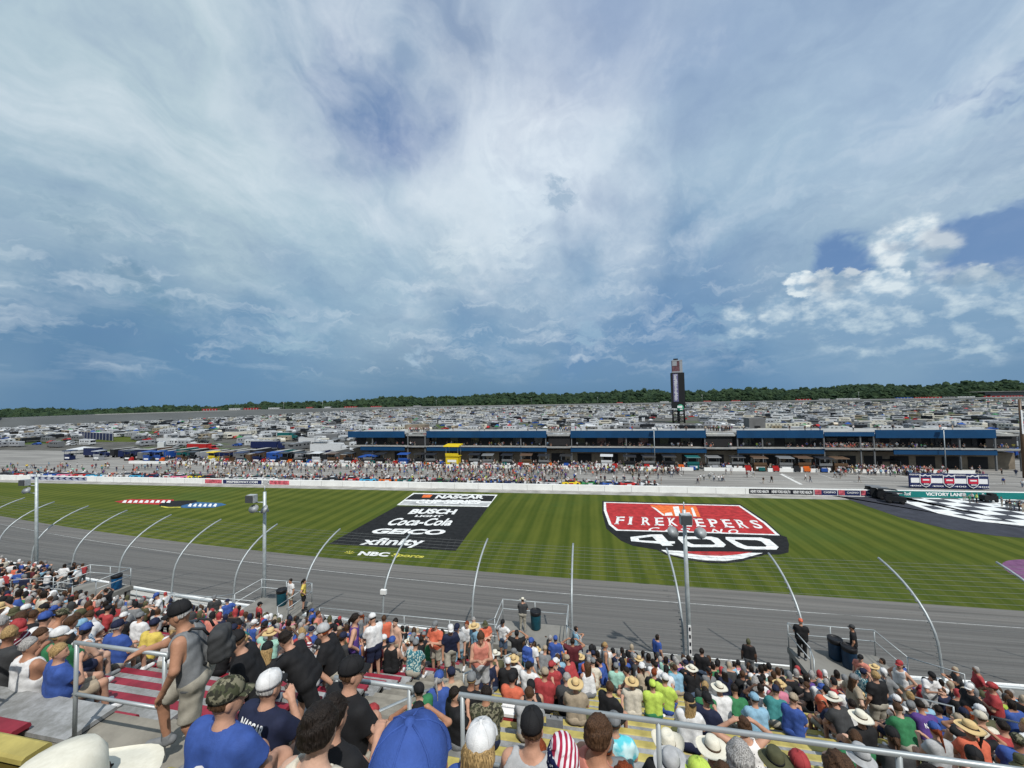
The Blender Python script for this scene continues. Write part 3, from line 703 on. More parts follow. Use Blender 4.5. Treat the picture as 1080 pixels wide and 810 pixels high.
hrail(-1.25, 9.2, 'long grey pipe railing above the yellow benches', 1.75)
hrail(-16, -7.4, 'grey pipe railing at the far left of the upper walkway')
for i, u in enumerate((-31.2, -17.9, -3.15, 10.2)):
    for j, (k0, k1) in enumerate(((1.2, 5.), (6.5, 11.), (12.5, 17.5))):
        pts = [(u, fv(k)+.3, fz(k)-.05+.95) for k in (k0, k1)]
        rail(pts, 'sloping stair railing, %s piece down, %s' % (ORD[j], ['far left stairs', 'stairs at the left', 'middle stairs', 'right stairs'][i]), pts, .95, .42, .021, 'stair railings')
    # landing platform in front
    plat = thing('platform_railing', 'galvanised platform railing %s' % ['by the bright blue bin at far left', 'by the dark bin left of centre', 'around the lone man in a hat', 'beside the bins at the right'][i], 'railing', (u, FV, FZ), 0, 'platform railings')
    for (x, y) in ((-1.5, 2.0), (1.9, 2.0), (-1.5, 0.2), (1.9, .2), (.2, 2.0)): mb = MB(); mb.tube([(x, y, 0), (x, y, 1.1)], .024, 8); mb.build('post', m_galv, plat)
    for z0 in (1.1, .62):
        mb = MB(); mb.tube([(-1.5, .2, z0), (-1.5, 2., z0), (1.9, 2., z0), (1.9, .2, z0)], .024, 8); mb.build('rail', m_galv, plat)
    mb = MB(); mb.tube([(1.9, .2, 1.1), (2.6, -1.3, 1.55), (2.6, -1.3, .5)], .022, 8); mb.tube([(-1.5, .2, 1.1), (-2.1, -1.3, 1.55), (-2.1, -1.3, .5)], .022, 8); mb.build('stair_rail', m_galv, plat)
# front rails along the walkway
for i, (a, b) in enumerate(((-56, -33.2), (-29, -20), (-15.6, -5))):
    n_ = int((b-a)/2.4); ps = [(a+(b-a)*q/n_, WV+1.0, WZ+1.25) for q in range(n_+1)]
    rail([(a, WV+1.0, WZ+1.25), (b, WV+1.0, WZ+1.25)], 'low front railing before the track wall, %s from left' % ORD[i], ps, 1.0, .45, .024, 'front railings')
# rails at the tops of front sections (seen at left as pairs of bars)
for i, (a, b, k) in enumerate(((-16.6, -13.2, 8.3), (-12.2, -8.2, 13.0), (-29.8, -26.6, 14.), (-24.5, -20.5, 15.8), (-16, -11, 17.5))):
    z0 = fz(int(k), a)+.4
    rail([(a, fv(k), z0), (b, fv(k), z0)], 'short double bar railing among seated people, %s' % ['nearest at the left', 'below the walking men', 'at the far left rows', 'near the dark bin', 'near the front row'][i], [(a, fv(k), z0), (b, fv(k), z0)], .95, .35, .02, 'double bar railings')
# ---- bins
def bin_(loc, m, lbl):
    o = thing('trash_bin', lbl, 'trash bin', loc, 0, 'trash bins on the platforms')
    o.scale = (.85, .85, .9); mb = MB(); mb.lathe([(.24, 0), (.29, .05), (.31, .85), (.32, .9), (.30, .92), (.27, .9)], (0, 0, 0), 18); mb.build('barrel', m, o)
    mb = MB(); mb.lathe([(.325, .80), (.33, .99), (.30, 1.0), (.28, .95)], (0, 0, 0), 18); mb.build('liner_bag', mat('bin_liner', (.012, .012, .014), .35, 0, 0, 5, .6, 25), o)
m_b1 = mat('bin_blue', (.01, .10, .25), .5, 0, .15, 4); m_b2 = mat('bin_teal', (.008, .07, .10), .5, 0, .15, 4); m_b3 = mat('bin_navy', (.01, .035, .075), .5, 0, .15, 4)
bin_((ux(123, FV+1.5, FZ+.5), FV+1.5, FZ), m_b1, 'bright blue trash barrel on far left platform')
bin_((ux(297, FV+1.5, FZ+.5), FV+1.5, FZ), m_b2, 'dark teal trash barrel with black bag behind light pole')
bin_((ux(565, FV+1.6, FZ+.5), FV+1.6, FZ), m_b2, 'teal trash barrel with black bag beside lone man in hat')
bin_((ux(881, FV+1.5, FZ+.5), FV+1.5, FZ), m_b3, 'navy trash barrel with black bag, left of two on right platform')
bin_((ux(891, FV+1.3, FZ+.5), FV+1.0, FZ), m_b3, 'navy trash barrel, right of two on right platform')
# ================================================================== INFIELD
m_glass = mat('dark_glass', (.012, .015, .02), .12, 0, 0, 1, 0, 1, .8)
m_tyre = mat('tyre_black', (.012, .012, .013), .8)
m_black = mat('matt_black', (.014, .015, .017), .6)
paint = {}
def pt(nm, c, rough=.35): 
    if nm not in paint: paint[nm] = mat('paint_'+nm+'_coat', c, rough, 0, .06, 1.2)
    return paint[nm]
PC = {'white': (.52, .53, .54), 'cream': (.55, .52, .44), 'grey': (.15, .155, .16), 'silver': (.30, .31, .33), 'black': (.018, .019, .022), 'red': (.36, .02, .02), 'blue': (.02, .07, .28), 'light blue': (.04, .30, .50), 'yellow': (.62, .46, .02), 'orange': (.55, .12, .02), 'green': (.03, .18, .06), 'teal': (.01, .10, .10), 'tan': (.30, .25, .18), 'navy': (.012, .02, .07), 'purple': (.10, .03, .18), 'pink': (.55, .13, .22), 'brown': (.10, .06, .035)}
def pc(n): return pt(n.replace(' ', '_'), PC[n])
# --- suite building over the garages
m_fascia = mat('blue_fascia', (.006, .048, .125), .5, 0, .1, .3); m_tanw = mat('tan_block_wall', (.20, .165, .125), .85, 0, .25, .4)
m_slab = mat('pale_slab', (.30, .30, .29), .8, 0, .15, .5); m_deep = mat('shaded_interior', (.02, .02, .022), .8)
BV = 131.
def X(px, z=8.): return ux(px, BV, z)
sb = thing('suite_building', 'long two-storey trackside suite building with blue roof fascia', 'building', (X(370), BV, 0))
bx0 = X(370)
x0, x1 = 0, X(1076)-bx0
mb = MB(); mb.box(((x0+x1)/2, 7.2, 2.3), (x1-x0, 11, 4.6)); mb.build('garage_wall', m_tanw, sb)
mb = MB(); mb.box(((x0+x1)/2, 5.5, 5.55), (x1-x0, 14, .35)); mb.build('balcony_slab', m_slab, sb)
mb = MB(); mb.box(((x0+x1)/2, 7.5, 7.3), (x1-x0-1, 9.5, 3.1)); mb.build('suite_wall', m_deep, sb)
mb = MB(); mb.box(((x0+x1)/2, 6.5, 10.5), (x1-x0, 12.5, .35)); mb.build('roof', m_slab, sb)
def bandseg(a, b, z0, z1, m, nm, y=-1.7):
    xa, xb = X(a)-bx0, X(b)-bx0; mb = MB(); mb.box(((xa+xb)/2, y, (z0+z1)/2), (xb-xa, .25, z1-z0)); mb.build(nm, m, sb)
for a, b in ((370, 429), (452, 577), (602, 743), (775, 865), (866, 918), (919, 1044)): bandseg(a, b, 9.0 if (a != 866) else 9.5, 11.3 if a != 866 else 10.7, m_fascia, 'roof_fascia')
for a, b in ((383, 429), (452, 577), (602, 743), (775, 865), (937, 1044)): bandseg(a, b, 4.35, 5.75, m_fascia, 'lower_fascia')
for a, b in ((430, 451), (578, 601), (744, 774), (1045, 1078)):
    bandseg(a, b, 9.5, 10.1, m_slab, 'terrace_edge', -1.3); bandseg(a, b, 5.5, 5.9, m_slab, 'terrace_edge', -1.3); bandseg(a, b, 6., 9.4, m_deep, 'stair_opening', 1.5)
bandseg(370, 1078, 5.9, 6.15, m_slab, 'balcony_rail', -1.95)
for q in (395, 432, 450, 550, 576, 603, 660, 742, 776, 802, 866, 904, 918, 1007, 1044, 1070):
    mb = MB(); mb.box((X(q)-bx0, -1.3, 5), (.3, .4, 10)); mb.build('column', pc('grey'), sb)
for q in range(30):
    xa = X(386+q*22.6)-bx0
    mb = MB(); mb.box((xa, 2.66, 7.4), (2.9, .06, 2.3)); mb.build('window', m_glass, sb)
for q in range(24):
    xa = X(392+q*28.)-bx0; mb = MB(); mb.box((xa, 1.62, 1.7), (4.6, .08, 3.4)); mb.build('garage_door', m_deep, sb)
# --- scoring tower
tw = P(716, 446, 0); ts = thing('scoring_tower', 'tall dark scoring pylon with lit display panel above the parked campers', 'tower', tuple(tw), R(-8)); ts.scale = (.84, .84, .885)
hz = 59.; D_ = (tw-CAM).length; k_ = D_/F
mb = MB()
for sx in (-1, 1):
    for sy in (-1, 1): mb.tube([(sx*5.2, sy*4, 0), (sx*5.2, sy*4, 14*k_*1.)], .55, 6)
for z0 in (2, 6, 10, 14): mb.box((0, -4, z0*k_*.9), (10.5, .4, .4)); mb.box((0, 4, z0*k_*.9), (10.5, .4, .4))
for sx in (-1, 1): mb.tube([(-5.2*sx, -4, 0), (5.2*sx, -4, 12*k_)], .3, 5)
mb.box((0, 0, 7*k_), (2.4, 2.4, 14*k_)); mb.build('lattice_legs', m_black, ts)
T0, T1 = 16*k_, 54.5*k_
mb = MB(); mb.box((0, 0, (T0+T1)/2), (12.2, 9, T1-T0)); mb.build('display_body', m_black, ts)
mb = MB(); mb.box((-2.0, -4.62, (T0+T1)/2+3*k_), (4.6, .2, (T1-T0)*.78)); sc = mb.build('display_strip', mat('display_purple', (.14, .13, .24), .5), ts)
mb = MB()
for q in range(24): mb.box((-2.0+RNG.uniform(-.3, .3), -4.8, T0+9*k_+q*1.17*k_), (RNG.uniform(1.6, 3.2), .1, .62*k_))
mb.build('display_marks', m_txt, sc)
mb = MB(); mb.box((0, 0, T1+7*k_), (9.4, 8.5, 13*k_)); cr = mb.build('top_cabin', mat('tower_cabin', (.13, .06, .07), .7, 0, .3, .5), ts)
mb = MB(); mb.box((3.4, -4.35, T1+7*k_), (2.6, .2, 12*k_)); mb.box((-2.4, -4.35, T1+10*k_), (4.2, .2, 5*k_)); mb.box((0, -4.4, T1+.8*k_), (9.6, .3, 1.2)); mb.box((0, -4.4, T1+13.2*k_), (9.6, .3, 1.)); mb.build('cabin_panels', pc('silver'), cr)
mb = MB(); mb.box((-1, 0, T1+14.5*k_), (4, 3, 2.)); mb.build('roof_box', m_black, ts)
mb = MB(); mb.lathe([(.1, -.3), (3., -.2), (3.2, 0), (3, .2)], (1.4, -5., T0+.5*k_), 16, 0, 'y'); em = mb.build('round_emblem', mat('emblem_green', (.02, .25, .14), .5), ts)
mb = MB(); mb.box((1.0, -5.4, T0+1.6*k_), (4.4, .2, 2.0), .1); mb.box((2.2, -5.4, T0-1*k_), (2.4, .2, 1.0)); mb.build('emblem_marks', m_txt, em)
# --- prototypes of vehicles -----------------------------------------------------
def wheels(o, xs, y, r, w_=.25):
    for x in xs:
        for s in (-1, 1):
            mb = MB(); mb.lathe([(r*.6, -w_/2), (r, -w_/2+.03), (r, w_/2-.03), (r*.6, w_/2)], (0, 0, 0), 12, 0, 'y'); wh = mb.build('wheel', m_tyre, o, (x, s*y, r))
def motorhome(c, lbl):
    o = thing('motorhome', lbl, 'motorhome', (0, 0, -100)); L = 10.
    mb = MB(); mb.prism([(-L/2, .5), (L/2-.5, .5), (L/2, .8), (L/2, 1.6), (L/2-.45, 3.3), (-L/2, 3.4)], -1.25, 1.25, 0, 'y'); mb.build('body', c, o)
    mb = MB(); mb.box((L/2-.02-.2, 0, 2.3), (.4, 2.2, 1.1))
    for x in (-3.4, -1.4, 1.2, 3.): mb.box((x, 0, 2.3), (1.0, 2.54, .7))
    mb.build('windows', m_glass, o)
    mb = MB(); mb.box((-.3, 0, 1.2), (7, 2.54, .3)); mb.build('side_stripe', pc('grey'), o)
    mb = MB(); mb.box((-2.5, 0, 3.55), (1.2, 1., .35)); mb.build('roof_unit', pc('silver'), o); mb = MB(); mb.box((1.5, 0, 3.5), (1., 1., .3)); mb.build('roof_unit', pc('silver'), o)
    wheels(o, (-2.6, 3.4), 1.1, .48); return o
def trailer(c, lbl, L=8.):
    o = thing('travel_trailer', lbl, 'travel trailer', (0, 0, -100))
    mb = MB(); mb.prism([(-L/2, .6), (L/2-.9, .6), (L/2, 1.3), (L/2, 2.2), (L/2-.6, 3.1), (-L/2+.2, 3.1), (-L/2, 2.8)], -1.2, 1.2, 0, 'y'); mb.build('body', c, o)
    mb = MB()
    for x in (-2.6, .3, 2.4): mb.box((x, 0, 2.1), (1.1, 2.44, .65))
    mb.build('windows', m_glass, o)
    mb = MB(); mb.poly([(-2, -1.22, 2.8), (2.2, -1.22, 2.8), (2.2, -3.4, 2.3), (-2, -3.4, 2.3)]); mb.box((-2, -3.4, 1.15), (.05, .05, 2.3)); mb.box((2.2, -3.4, 1.15), (.05, .05, 2.3)); mb.build('awning', pc('grey'), o)
    mb = MB(); mb.box((L/2+.6, 0, .6), (1.4, .15, .15)); mb.build('hitch', m_black, o)
    wheels(o, (-.6, .3), 1.05, .36); return o
def pickup(c, lbl):
    o = thing('pickup_truck', lbl, 'pickup truck', (0, 0, -100))
    mb = MB(); mb.prism([(-2.8, .5), (2.8, .5), (2.85, 1.05), (1.4, 1.2), (.6, 1.85), (-.9, 1.85), (-1.1, 1.2), (-2.8, 1.2)], -.98, .98, 0, 'y'); mb.build('body', c, o)
    mb = MB(); mb.prism([(1.25, 1.22), (.62, 1.8), (-.88, 1.8), (-1.05, 1.22)], -.995, .995, 0, 'y'); mb.build('windows', m_glass, o)
    mb = MB(); mb.box((-2., 0, 1.215), (1.5, 1.6, .02)); mb.build('bed', m_black, o)
    wheels(o, (-1.8, 1.8), .9, .42); return o
def car(c, lbl):
    o = thing('parked_car', lbl, 'car', (0, 0, -100))
    mb = MB(); mb.prism([(-2.3, .35), (2.3, .35), (2.35, .75), (1.3, .95), (.5, 1.45), (-1.1, 1.48), (-2., 1.0), (-2.35, .9)], -.88, .88, 0, 'y'); mb.build('body', c, o)
    mb = MB(); mb.prism([(1.1, .98), (.48, 1.38), (-1.05, 1.40), (-1.75, 1.0)], -.895, .895, 0, 'y'); mb.build('windows', m_glass, o)
    wheels(o, (-1.45, 1.45), .82, .34, .2); return o
def tent(c, lbl, s=3.):
    o = thing('canopy_tent', lbl, 'canopy tent', (0, 0, -100)); h = s/2
    mb = MB(); mb.add([(-h, -h, 2.2), (h, -h, 2.2), (h, h, 2.2), (-h, h, 2.2), (0, 0, 3.2), (-h, -h, 1.95), (h, -h, 1.95), (h, h, 1.95), (-h, h, 1.95)], [(0, 1, 4), (1, 2, 4), (2, 3, 4), (3, 0, 4), (0, 5, 6, 1), (1, 6, 7, 2), (2, 7, 8, 3), (3, 8, 5, 0)]); mb.build('canopy', c, o)
    for a in (-1, 1):
        for b in (-1, 1): mb = MB(); mb.box((a*h*.97, b*h*.97, 1), (.07, .07, 2)); mb.build('leg', pc('silver'), o)
    return o
protos = {}
def getp(kind, colr):
    if (kind, colr) not in protos:
        fn = dict(motorhome=motorhome, trailer=trailer, pickup=pickup, car=car, tent=tent)[kind]
        protos[(kind, colr)] = fn(pc(colr), '-'); protos[(kind, colr)]['unused'] = 1
    return protos[(kind, colr)]
first = set()
NICE = dict(motorhome='motorhome', trailer='travel trailer', pickup='pickup truck', car='car', tent='canopy tent')
GRP = dict(motorhome='motorhomes camped in the infield', trailer='travel trailers camped in the infield', pickup='pickup trucks in the infield', car='cars in the infield', tent='canopy tents in the infield')
cnt = {}
def put(kind, colr, loc, rz, lbl):
    p = getp(kind, colr)
    if (kind, colr) not in first:
        first.add((kind, colr)); p.location = loc; p.rotation_euler = (0, 0, rz); p['label'] = lbl; p['group'] = GRP[kind]
        if 'unused' in p: del p['unused']
        return p
    return dup(p, loc, rz, lbl, GRP[kind])
# camping field: rows along x, all the way to the back straight
cands = []
rs = np.random.RandomState(5)
v = 152.
while v < (1090):
    gap_ = 11.5+ (v-150)*.016; rowang = rs.uniform(-.12, .12)
    u = -2.15*v-80; 
    lane = 6.0 + rs.uniform(0, 2.2)
    while u < 1.6*v+60:
        px, py = proj((u, v, 1.5))
        L = lane*rs.uniform(.8, 1.5)*max(1, v/520)
        ok = -10 < px < 1090
        dens = .84 if v > 185 else .66
        if px < 250 and v < 172: dens = .25
        if 95 < px < 145 and 150 < v < 215: ok = False       # green patch at the left
        if abs(px-712) < 26 and abs(v-(tw.y)) < 60: dens = .15
        if px < 370 and v < 160: ok = False
        if 380 < px < 480 and 190 < v < 215: dens = .3
        if px < 420 and v > 380: ok = ok and v < float(np.interp(px, [0, 100, 250, 340, 430], [370, 450, 590, 820, 1080]))
        if ok and rs.rand() < dens: cands.append((u+rs.uniform(-.6, .6), v+rs.uniform(-1.6, 1.6), rs.rand(), rs.rand(), rs.rand()))
        u += L
    v += gap_*rs.uniform(.75, 1.1)
def zone(u, v):
    px, py = proj((u, v, 0))
    a = 'left infield' if px < 200 else 'left of the suite building' if px < 380 else 'behind the left suites' if px < 560 else 'left of the scoring tower' if px < 700 else 'right of the scoring tower' if px < 850 else 'right infield' if px < 980 else 'far right infield'
    b = 'front rows' if v < 175 else 'middle rows' if v < 215 else 'deep rows'
    return a+', '+b
cands.sort(key=lambda c: c[1])
lim = dict(motorhome=230, trailer=250, pickup=200, car=200, tent=110)
use = dict.fromkeys(lim, 0)
stuff = {}
def kind_of(u, v, r1, r2, r3):
    px, py = proj((u, v, 0))
    kind = 'motorhome' if r1 < .24 else 'trailer' if r1 < .52 else 'pickup' if r1 < .74 else 'car' if r1 < .93 else 'tent'
    d = .0 if px < 850 else .10
    if kind in ('motorhome', 'trailer'): c = 'white' if r2 < .46-d*2 else 'cream' if r2 < .56-d else 'silver' if r2 < .72 else 'tan' if r2 < .79 else 'grey' if r2 < .90 else 'black'
    elif kind == 'tent': c = ['white', 'blue', 'grey', 'green', 'red', 'black'][int(r2*5.99)]
    else: c = ['white', 'black', 'grey', 'silver', 'red', 'blue', 'black', 'grey'][int(r2*7.99)]
    return kind, c
cands_n = [(q[0], q[1], kind_of(*q)) for q in cands if q[1] < 330]
for (u, v, r1, r2, r3) in cands:
    rz = 0 if r3 < .55 else (R(90) if r3 < .8 else r3*3)
    rz += (r1-.5)*.3+(math.pi if r2 > .5 else 0)
    kind, c = kind_of(u, v, r1, r2, r3)
    if use[kind] < lim[kind] and v < 420:
        use[kind] += 1; near_ = min((q for q in cands_n if q[0] != u), key=lambda q: (q[0]-u)**2+(q[1]-v)**2); put(kind, c, (u, v, 0), rz, '%s %s beside a %s %s, %s' % (c, NICE[kind], near_[2][1], NICE[near_[2][0]], zone(u, v)))
    else: stuff.setdefault((kind, c), []).append((u, v, rz))
def merge_stuff(name, items, cat, lbl):
    """one mesh of many plain vehicles far away"""
    mats_ = []; mi = {}; A = MB()
    for (kind, c), lst in items.items():
        for m_ in (c,): mi.setdefault(m_, len(mi))
    names = sorted(mi, key=lambda q: mi[q]); gi = len(names)
    for (kind, c), lst in items.items():
        for (u, v, rz) in lst:
            h, L, w_ = dict(motorhome=(3.4, 10, 2.5), trailer=(3.1, 8, 2.4), pickup=(1.8, 5.6, 1.95), car=(1.45, 4.6, 1.8), tent=(2.8, 3, 3))[kind]
            ca, sa = math.cos(rz), math.sin(rz)
            if kind == 'tent':
                A.add([(u+a*1.5, v+b*1.5, 2.1) for a, b in ((-1, -1), (1, -1), (1, 1), (-1, 1))]+[(u, v, 3.1)], [(0, 1, 4), (1, 2, 4), (2, 3, 4), (3, 0, 4)], mi[c])
            elif kind in ('pickup', 'car'):
                A.box((u, v, h*.36), (L, w_, h*.45), rz, mi[c]); A.box((u-.2*ca, v-.2*sa, h*.76), (L*.45, w_*.92, h*.34), rz, gi); A.box((u-.2*ca, v-.2*sa, h*.96), (L*.38, w_*.85, h*.06), rz, mi[c])
            else:
                A.box((u, v, h*.57), (L, w_, h*.83), rz, mi[c]); A.box((u, v, h*.68), (L*.7, w_+.06, h*.18), rz, gi); A.box((u+L*.5*ca, v+L*.5*sa, h*.7), (.3, w_*.85, h*.3), rz, gi)
                A.box((u-L*.2*ca, v-L*.2*sa, h*1.02), (1, 1, .3), rz, gi)
    o = A.build(name, [pc(q) for q in names]+[m_glass]); tag(o, lbl, cat, None, 'stuff')
for kd, nm in (('motorhome', 'motorhomes'), ('trailer', 'travel_trailers'), ('pickup', 'pickup_trucks'), ('car', 'cars'), ('tent', 'canopy_tents')):
    it = {k: q for k, q in stuff.items() if k[0] == kd}
    if it: merge_stuff(nm, it, NICE[kd], 'far mass of infield %s reaching towards the back straight' % nm.replace('_', ' '))
# grass patch and dark fence at the left
gp = MB(); gpp = [(96, 466), (118, 459), (150, 459), (146, 466)]; gpoly(gp, gpp, .03); tag(gp.build('grass_patch', m_grass), kind='structure')
# --- far banked turn and back straight
bt = thing('far_wall', 'pale concrete rim wall of the far banked turn and back straight', 'wall')
prof = [(-60, 300, 14.5), (0, 430, 12.3), (100, 520, 12.6), (250, 660, 12.6), (340, 880, 10.), (430, 1120, 6.5), (600, 1150, 5.), (760, 1150, 4.), (900, 1120, 4.), (1080, 1050, 4.), (1160, 1040, 4.)]
top = []; bot = []
for px, d, z0 in prof:
    a = (px-540)/F; dr = Vector((fwd.x, fwd.y, 0)).normalized()+Vector((rt0.x, rt0.y, 0))*a
    q = dr*d; top.append(Vector((q.x, q.y, z0))); q2 = dr*(d-(42 if px < 300 else 20)); bot.append(Vector((q2.x, q2.y, 0.6)))
n = len(top)
mb = MB(); mb.add([p-Vector((0, 0, 1.2)) for p in top]+bot, [(i, n+i, n+i+1, i+1) for i in range(n-1)])
tag(mb.build('far_track_banking', mat('far_asphalt', (.08, .085, .085), .9, 0, .12, .02)), kind='structure')
mb = MB(); mb.add([p for p in top]+[p-Vector((0, 0, 1.2)) for p in top], [(i, n+i, n+i+1, i+1) for i in range(n-1)]); mb.add([p for p in top]+[p+Vector((0, 1.5, 0)) for p in top], [(i, i+1, n+i+1, n+i) for i in range(n-1)])
mb.build('wall', m_slab, bt)
# far stands / hospitality units on the rim
def rim_at(px, back=14, z0=0):
    a = np.interp(px, [q[0] for q in prof], [q[1] for q in prof])+back
    dr = Vector((fwd.x, fwd.y, 0)).normalized()+Vector((rt0.x, rt0.y, 0))*((px-540)/F); q = dr*float(a); return Vector((q.x, q.y, z0))
specs = [(223, 18, 'red'), (249, 14, 'white'), (266, 18, 'red'), (290, 14, 'white'), (327, 8, 'red'), (346, 8, 'white'), (370, 16, 'red'), (397, 14, 'red'), (440, 10, 'silver'), (653, 7, 'red'), (700, 10, 'white'), (745, 8, 'red'), (775, 9, 'red'), (846, 14, 'red'), (868, 10, 'silver'), (893, 20, 'white'), (952, 13, 'blue'), (969, 9, 'red'), (981, 14, 'red'), (999, 9, 'grey'), (1017, 12, 'white'), (1048, 16, 'red'), (1068, 10, 'red')]
for i, (px, wpx, c) in enumerate(specs):
    b = rim_at(px); wd = wpx*(b-CAM).length/F*.8
    zt = float(np.interp(px, [q[0] for q in prof], [q[2] for q in prof]))
    o = thing('far_hospitality_unit', '%s low trackside unit on the far rim, %s from the left' % (c, ORD[i]), 'building', tuple(b), R(0), 'low units along the far rim')
    mb = MB(); mb.box((0, 0, zt/2), (wd, 6, zt+1.2)); mb.build('wall', pc('silver') if c != 'white' else m_slab, o)
    mb = MB(); mb.box((0, -3.1, zt+1.6), (wd*1.02, .4, 2.6)); mb.box((0, 0, zt+2.9), (wd*1.04, 7, .4)); mb.build('canopy', pc(c), o)
    for q in range(5): mb = MB(); mb.box((-wd*.4+wd*.2*q, -3.2, zt+1.2), (wd*.05, .5, 2.4)); mb.build('post', m_slab, o)
b = rim_at(1045, 60); o = thing('far_grandstand', 'long pale far grandstand roof at the right horizon', 'grandstand', tuple(b), R(-20)); mb = MB(); mb.box((0, 0, 19.), (190, 14, 1.2)); mb.build('roof', m_slab, o); mb = MB(); mb.box((0, 4, 9.5), (186, 8, 19)); mb.build('seating', pc('grey'), o)
# --- treeline
def leaf_fn(t, V):
    n = noise(t, V, .06, 3, .6); n2 = noise(t, V, .5, 3, .6)
    return mixc(t, (n*.7+n2*.4).step(.4, .7), (.012, .026, .016), (.036, .060, .028))
m_leaf = custom('far_foliage', leaf_fn, .9)
tl = MB(); rs = np.random.RandomState(3); ico = None
import bmesh
bm = bmesh.new(); bmesh.ops.create_icosphere(bm, subdivisions=2, radius=1); IV = np.array([v.co[:] for v in bm.verts]); IF = [tuple(v.index for v in f.verts) for f in bm.faces]; bm.free()
VV = []; FF = []; off_ = 0
def crown(c, rx, rzz):
    global off_
    nz = 1+.22*np.sin(IV@rs.uniform(-3, 3, (3,))*2+rs.rand()*6)+.16*np.sin(IV@rs.uniform(-6, 6, (3,))+rs.rand()*6)+rs.uniform(-.12, .12, len(IV))
    q = IV*nz[:, None]*np.array([rx, rx, rzz])+np.array(c); VV.append(q); FF.append(np.array(IF)+off_); off_ += len(q)
    k = 46; d = rs.normal(size=(k, 3)); d /= np.linalg.norm(d, axis=1)[:, None]; ct = d*np.array([rx, rx, rzz])*rs.uniform(.85, 1.25, (k, 1))+np.array(c)
    tri = ct[:, None, :]+rs.normal(size=(k, 3, 3))*.95
    VV.append(tri.reshape(-1, 3)); FF.append(np.arange(k*3).reshape(-1, 3)+off_); off_ += k*3
for row in range(4):
    px = -60
    while px < 1150:
        a = float(np.interp(px, [q[0] for q in prof], [q[1] for q in prof]))+75+row*42
        if px < 100: a = max(a, 700+row*30)
        dr = Vector((fwd.x, fwd.y, 0)).normalized()+Vector((rt0.x, rt0.y, 0))*((px-540)/F); q = dr*a
        ht = float(np.interp(px, [0, 60, 250, 430, 600, 680, 760, 900, 1000, 1080], [20, 21, 22, 24, 25, 29, 28, 30, 30, 32]))*a/900
        ht *= (.82+.09*row)*rs.uniform(.8, 1.08)*(1+.08*math.sin(px*.05)+.06*math.sin(px*.013+1))
        r_ = rs.uniform(4.5, 8.5)*max(1., a/950)
        crown((q.x, q.y, ht-r_*.9), r_, r_*.95); crown((q.x+rs.uniform(-5, 5), q.y-3, ht*.5), r_*1.1, r_*1.0)
        if row == 0: crown((q.x, q.y-4, ht*.25), r_*1.2, r_)
        px += r_*1.15*F/a
VV = np.concatenate(VV); FF = np.concatenate(FF)
me = bpy.data.meshes.new('woodland'); me.from_pydata(VV.tolist(), [], FF.tolist()); me.materials.append(m_leaf)
tag(ob('woodland', me), 'dark green woodland along the horizon behind the far track', 'woodland', None, 'stuff')
# a few nearer trees standing in the field edge
# --- haulers, tents, trailers between camping field and pit stalls
def hauler(c1, lbl, L=15, grp='team haulers behind the pit stalls'):
    o = thing('team_hauler', lbl, 'truck trailer', (0, 0, 0), 0, grp)
    mb = MB(); mb.box((0, 0, 2.5), (L, 2.6, 3.1)); mb.build('trailer_body', c1, o)
    mb = MB(); mb.box((0, 0, 4.08), (L*.98, 2.4, .06)); mb.build('roof', m_slab, o)
    mb = MB(); mb.prism([(L/2+.5, .6), (L/2+4.2, .6), (L/2+4.2, 1.8), (L/2+2.8, 2.1), (L/2+2.4, 3.2), (L/2+.5, 3.3)], -1.2, 1.2, 0, 'y'); mb.build('cab', c1, o)
    mb = MB(); mb.box((L/2+2.55, 0, 2.6), (.5, 2.1, .8)); mb.build('windscreen', m_glass, o)
    wheels(o, (-L/2+1.2, -L/2+2.4, L/2+1, L/2+3.4), 1.15, .5, .35); return o
def atp(o, px, py, rz=0): q = P(px, py, 0); o.location = tuple(q); o.rotation_euler = (0, 0, rz); return o
for px, py, c, L, rz, lb in [(183, 470, 'white', 20, 0, 'long white trailer in the open lot at left'), (345, 478, 'white', 15, 0, 'white trailer behind the pit stalls, left of the suites'), (345, 465, 'grey', 14, .1, 'dark grey hauler behind the second white trailer'),
                             (150, 484, 'navy', 12, 0, 'navy hauler behind the left pit stalls'), (210, 477, 'red', 11, 0, 'dark red hauler left of the yellow pit box'), (280, 474, 'navy', 14, .05, 'navy and white hauler right of the red stall'),
                             (98, 482, 'navy', 7, 0, 'short navy trailer at the far left lot'), (300, 463, 'teal', 8, .1, 'small teal trailer among the campers'), (1040, 482, 'blue', 13, 0, 'bright blue hauler at the far right under the suites'),
                             (250, 462, 'cream', 16, .12, 'long cream covered trailer left of the teal one'), (325, 470, 'white', 9, .05, 'short white trailer beside the dark hauler')]:
    atp(hauler(pc(c), lb, L), px, py, rz)
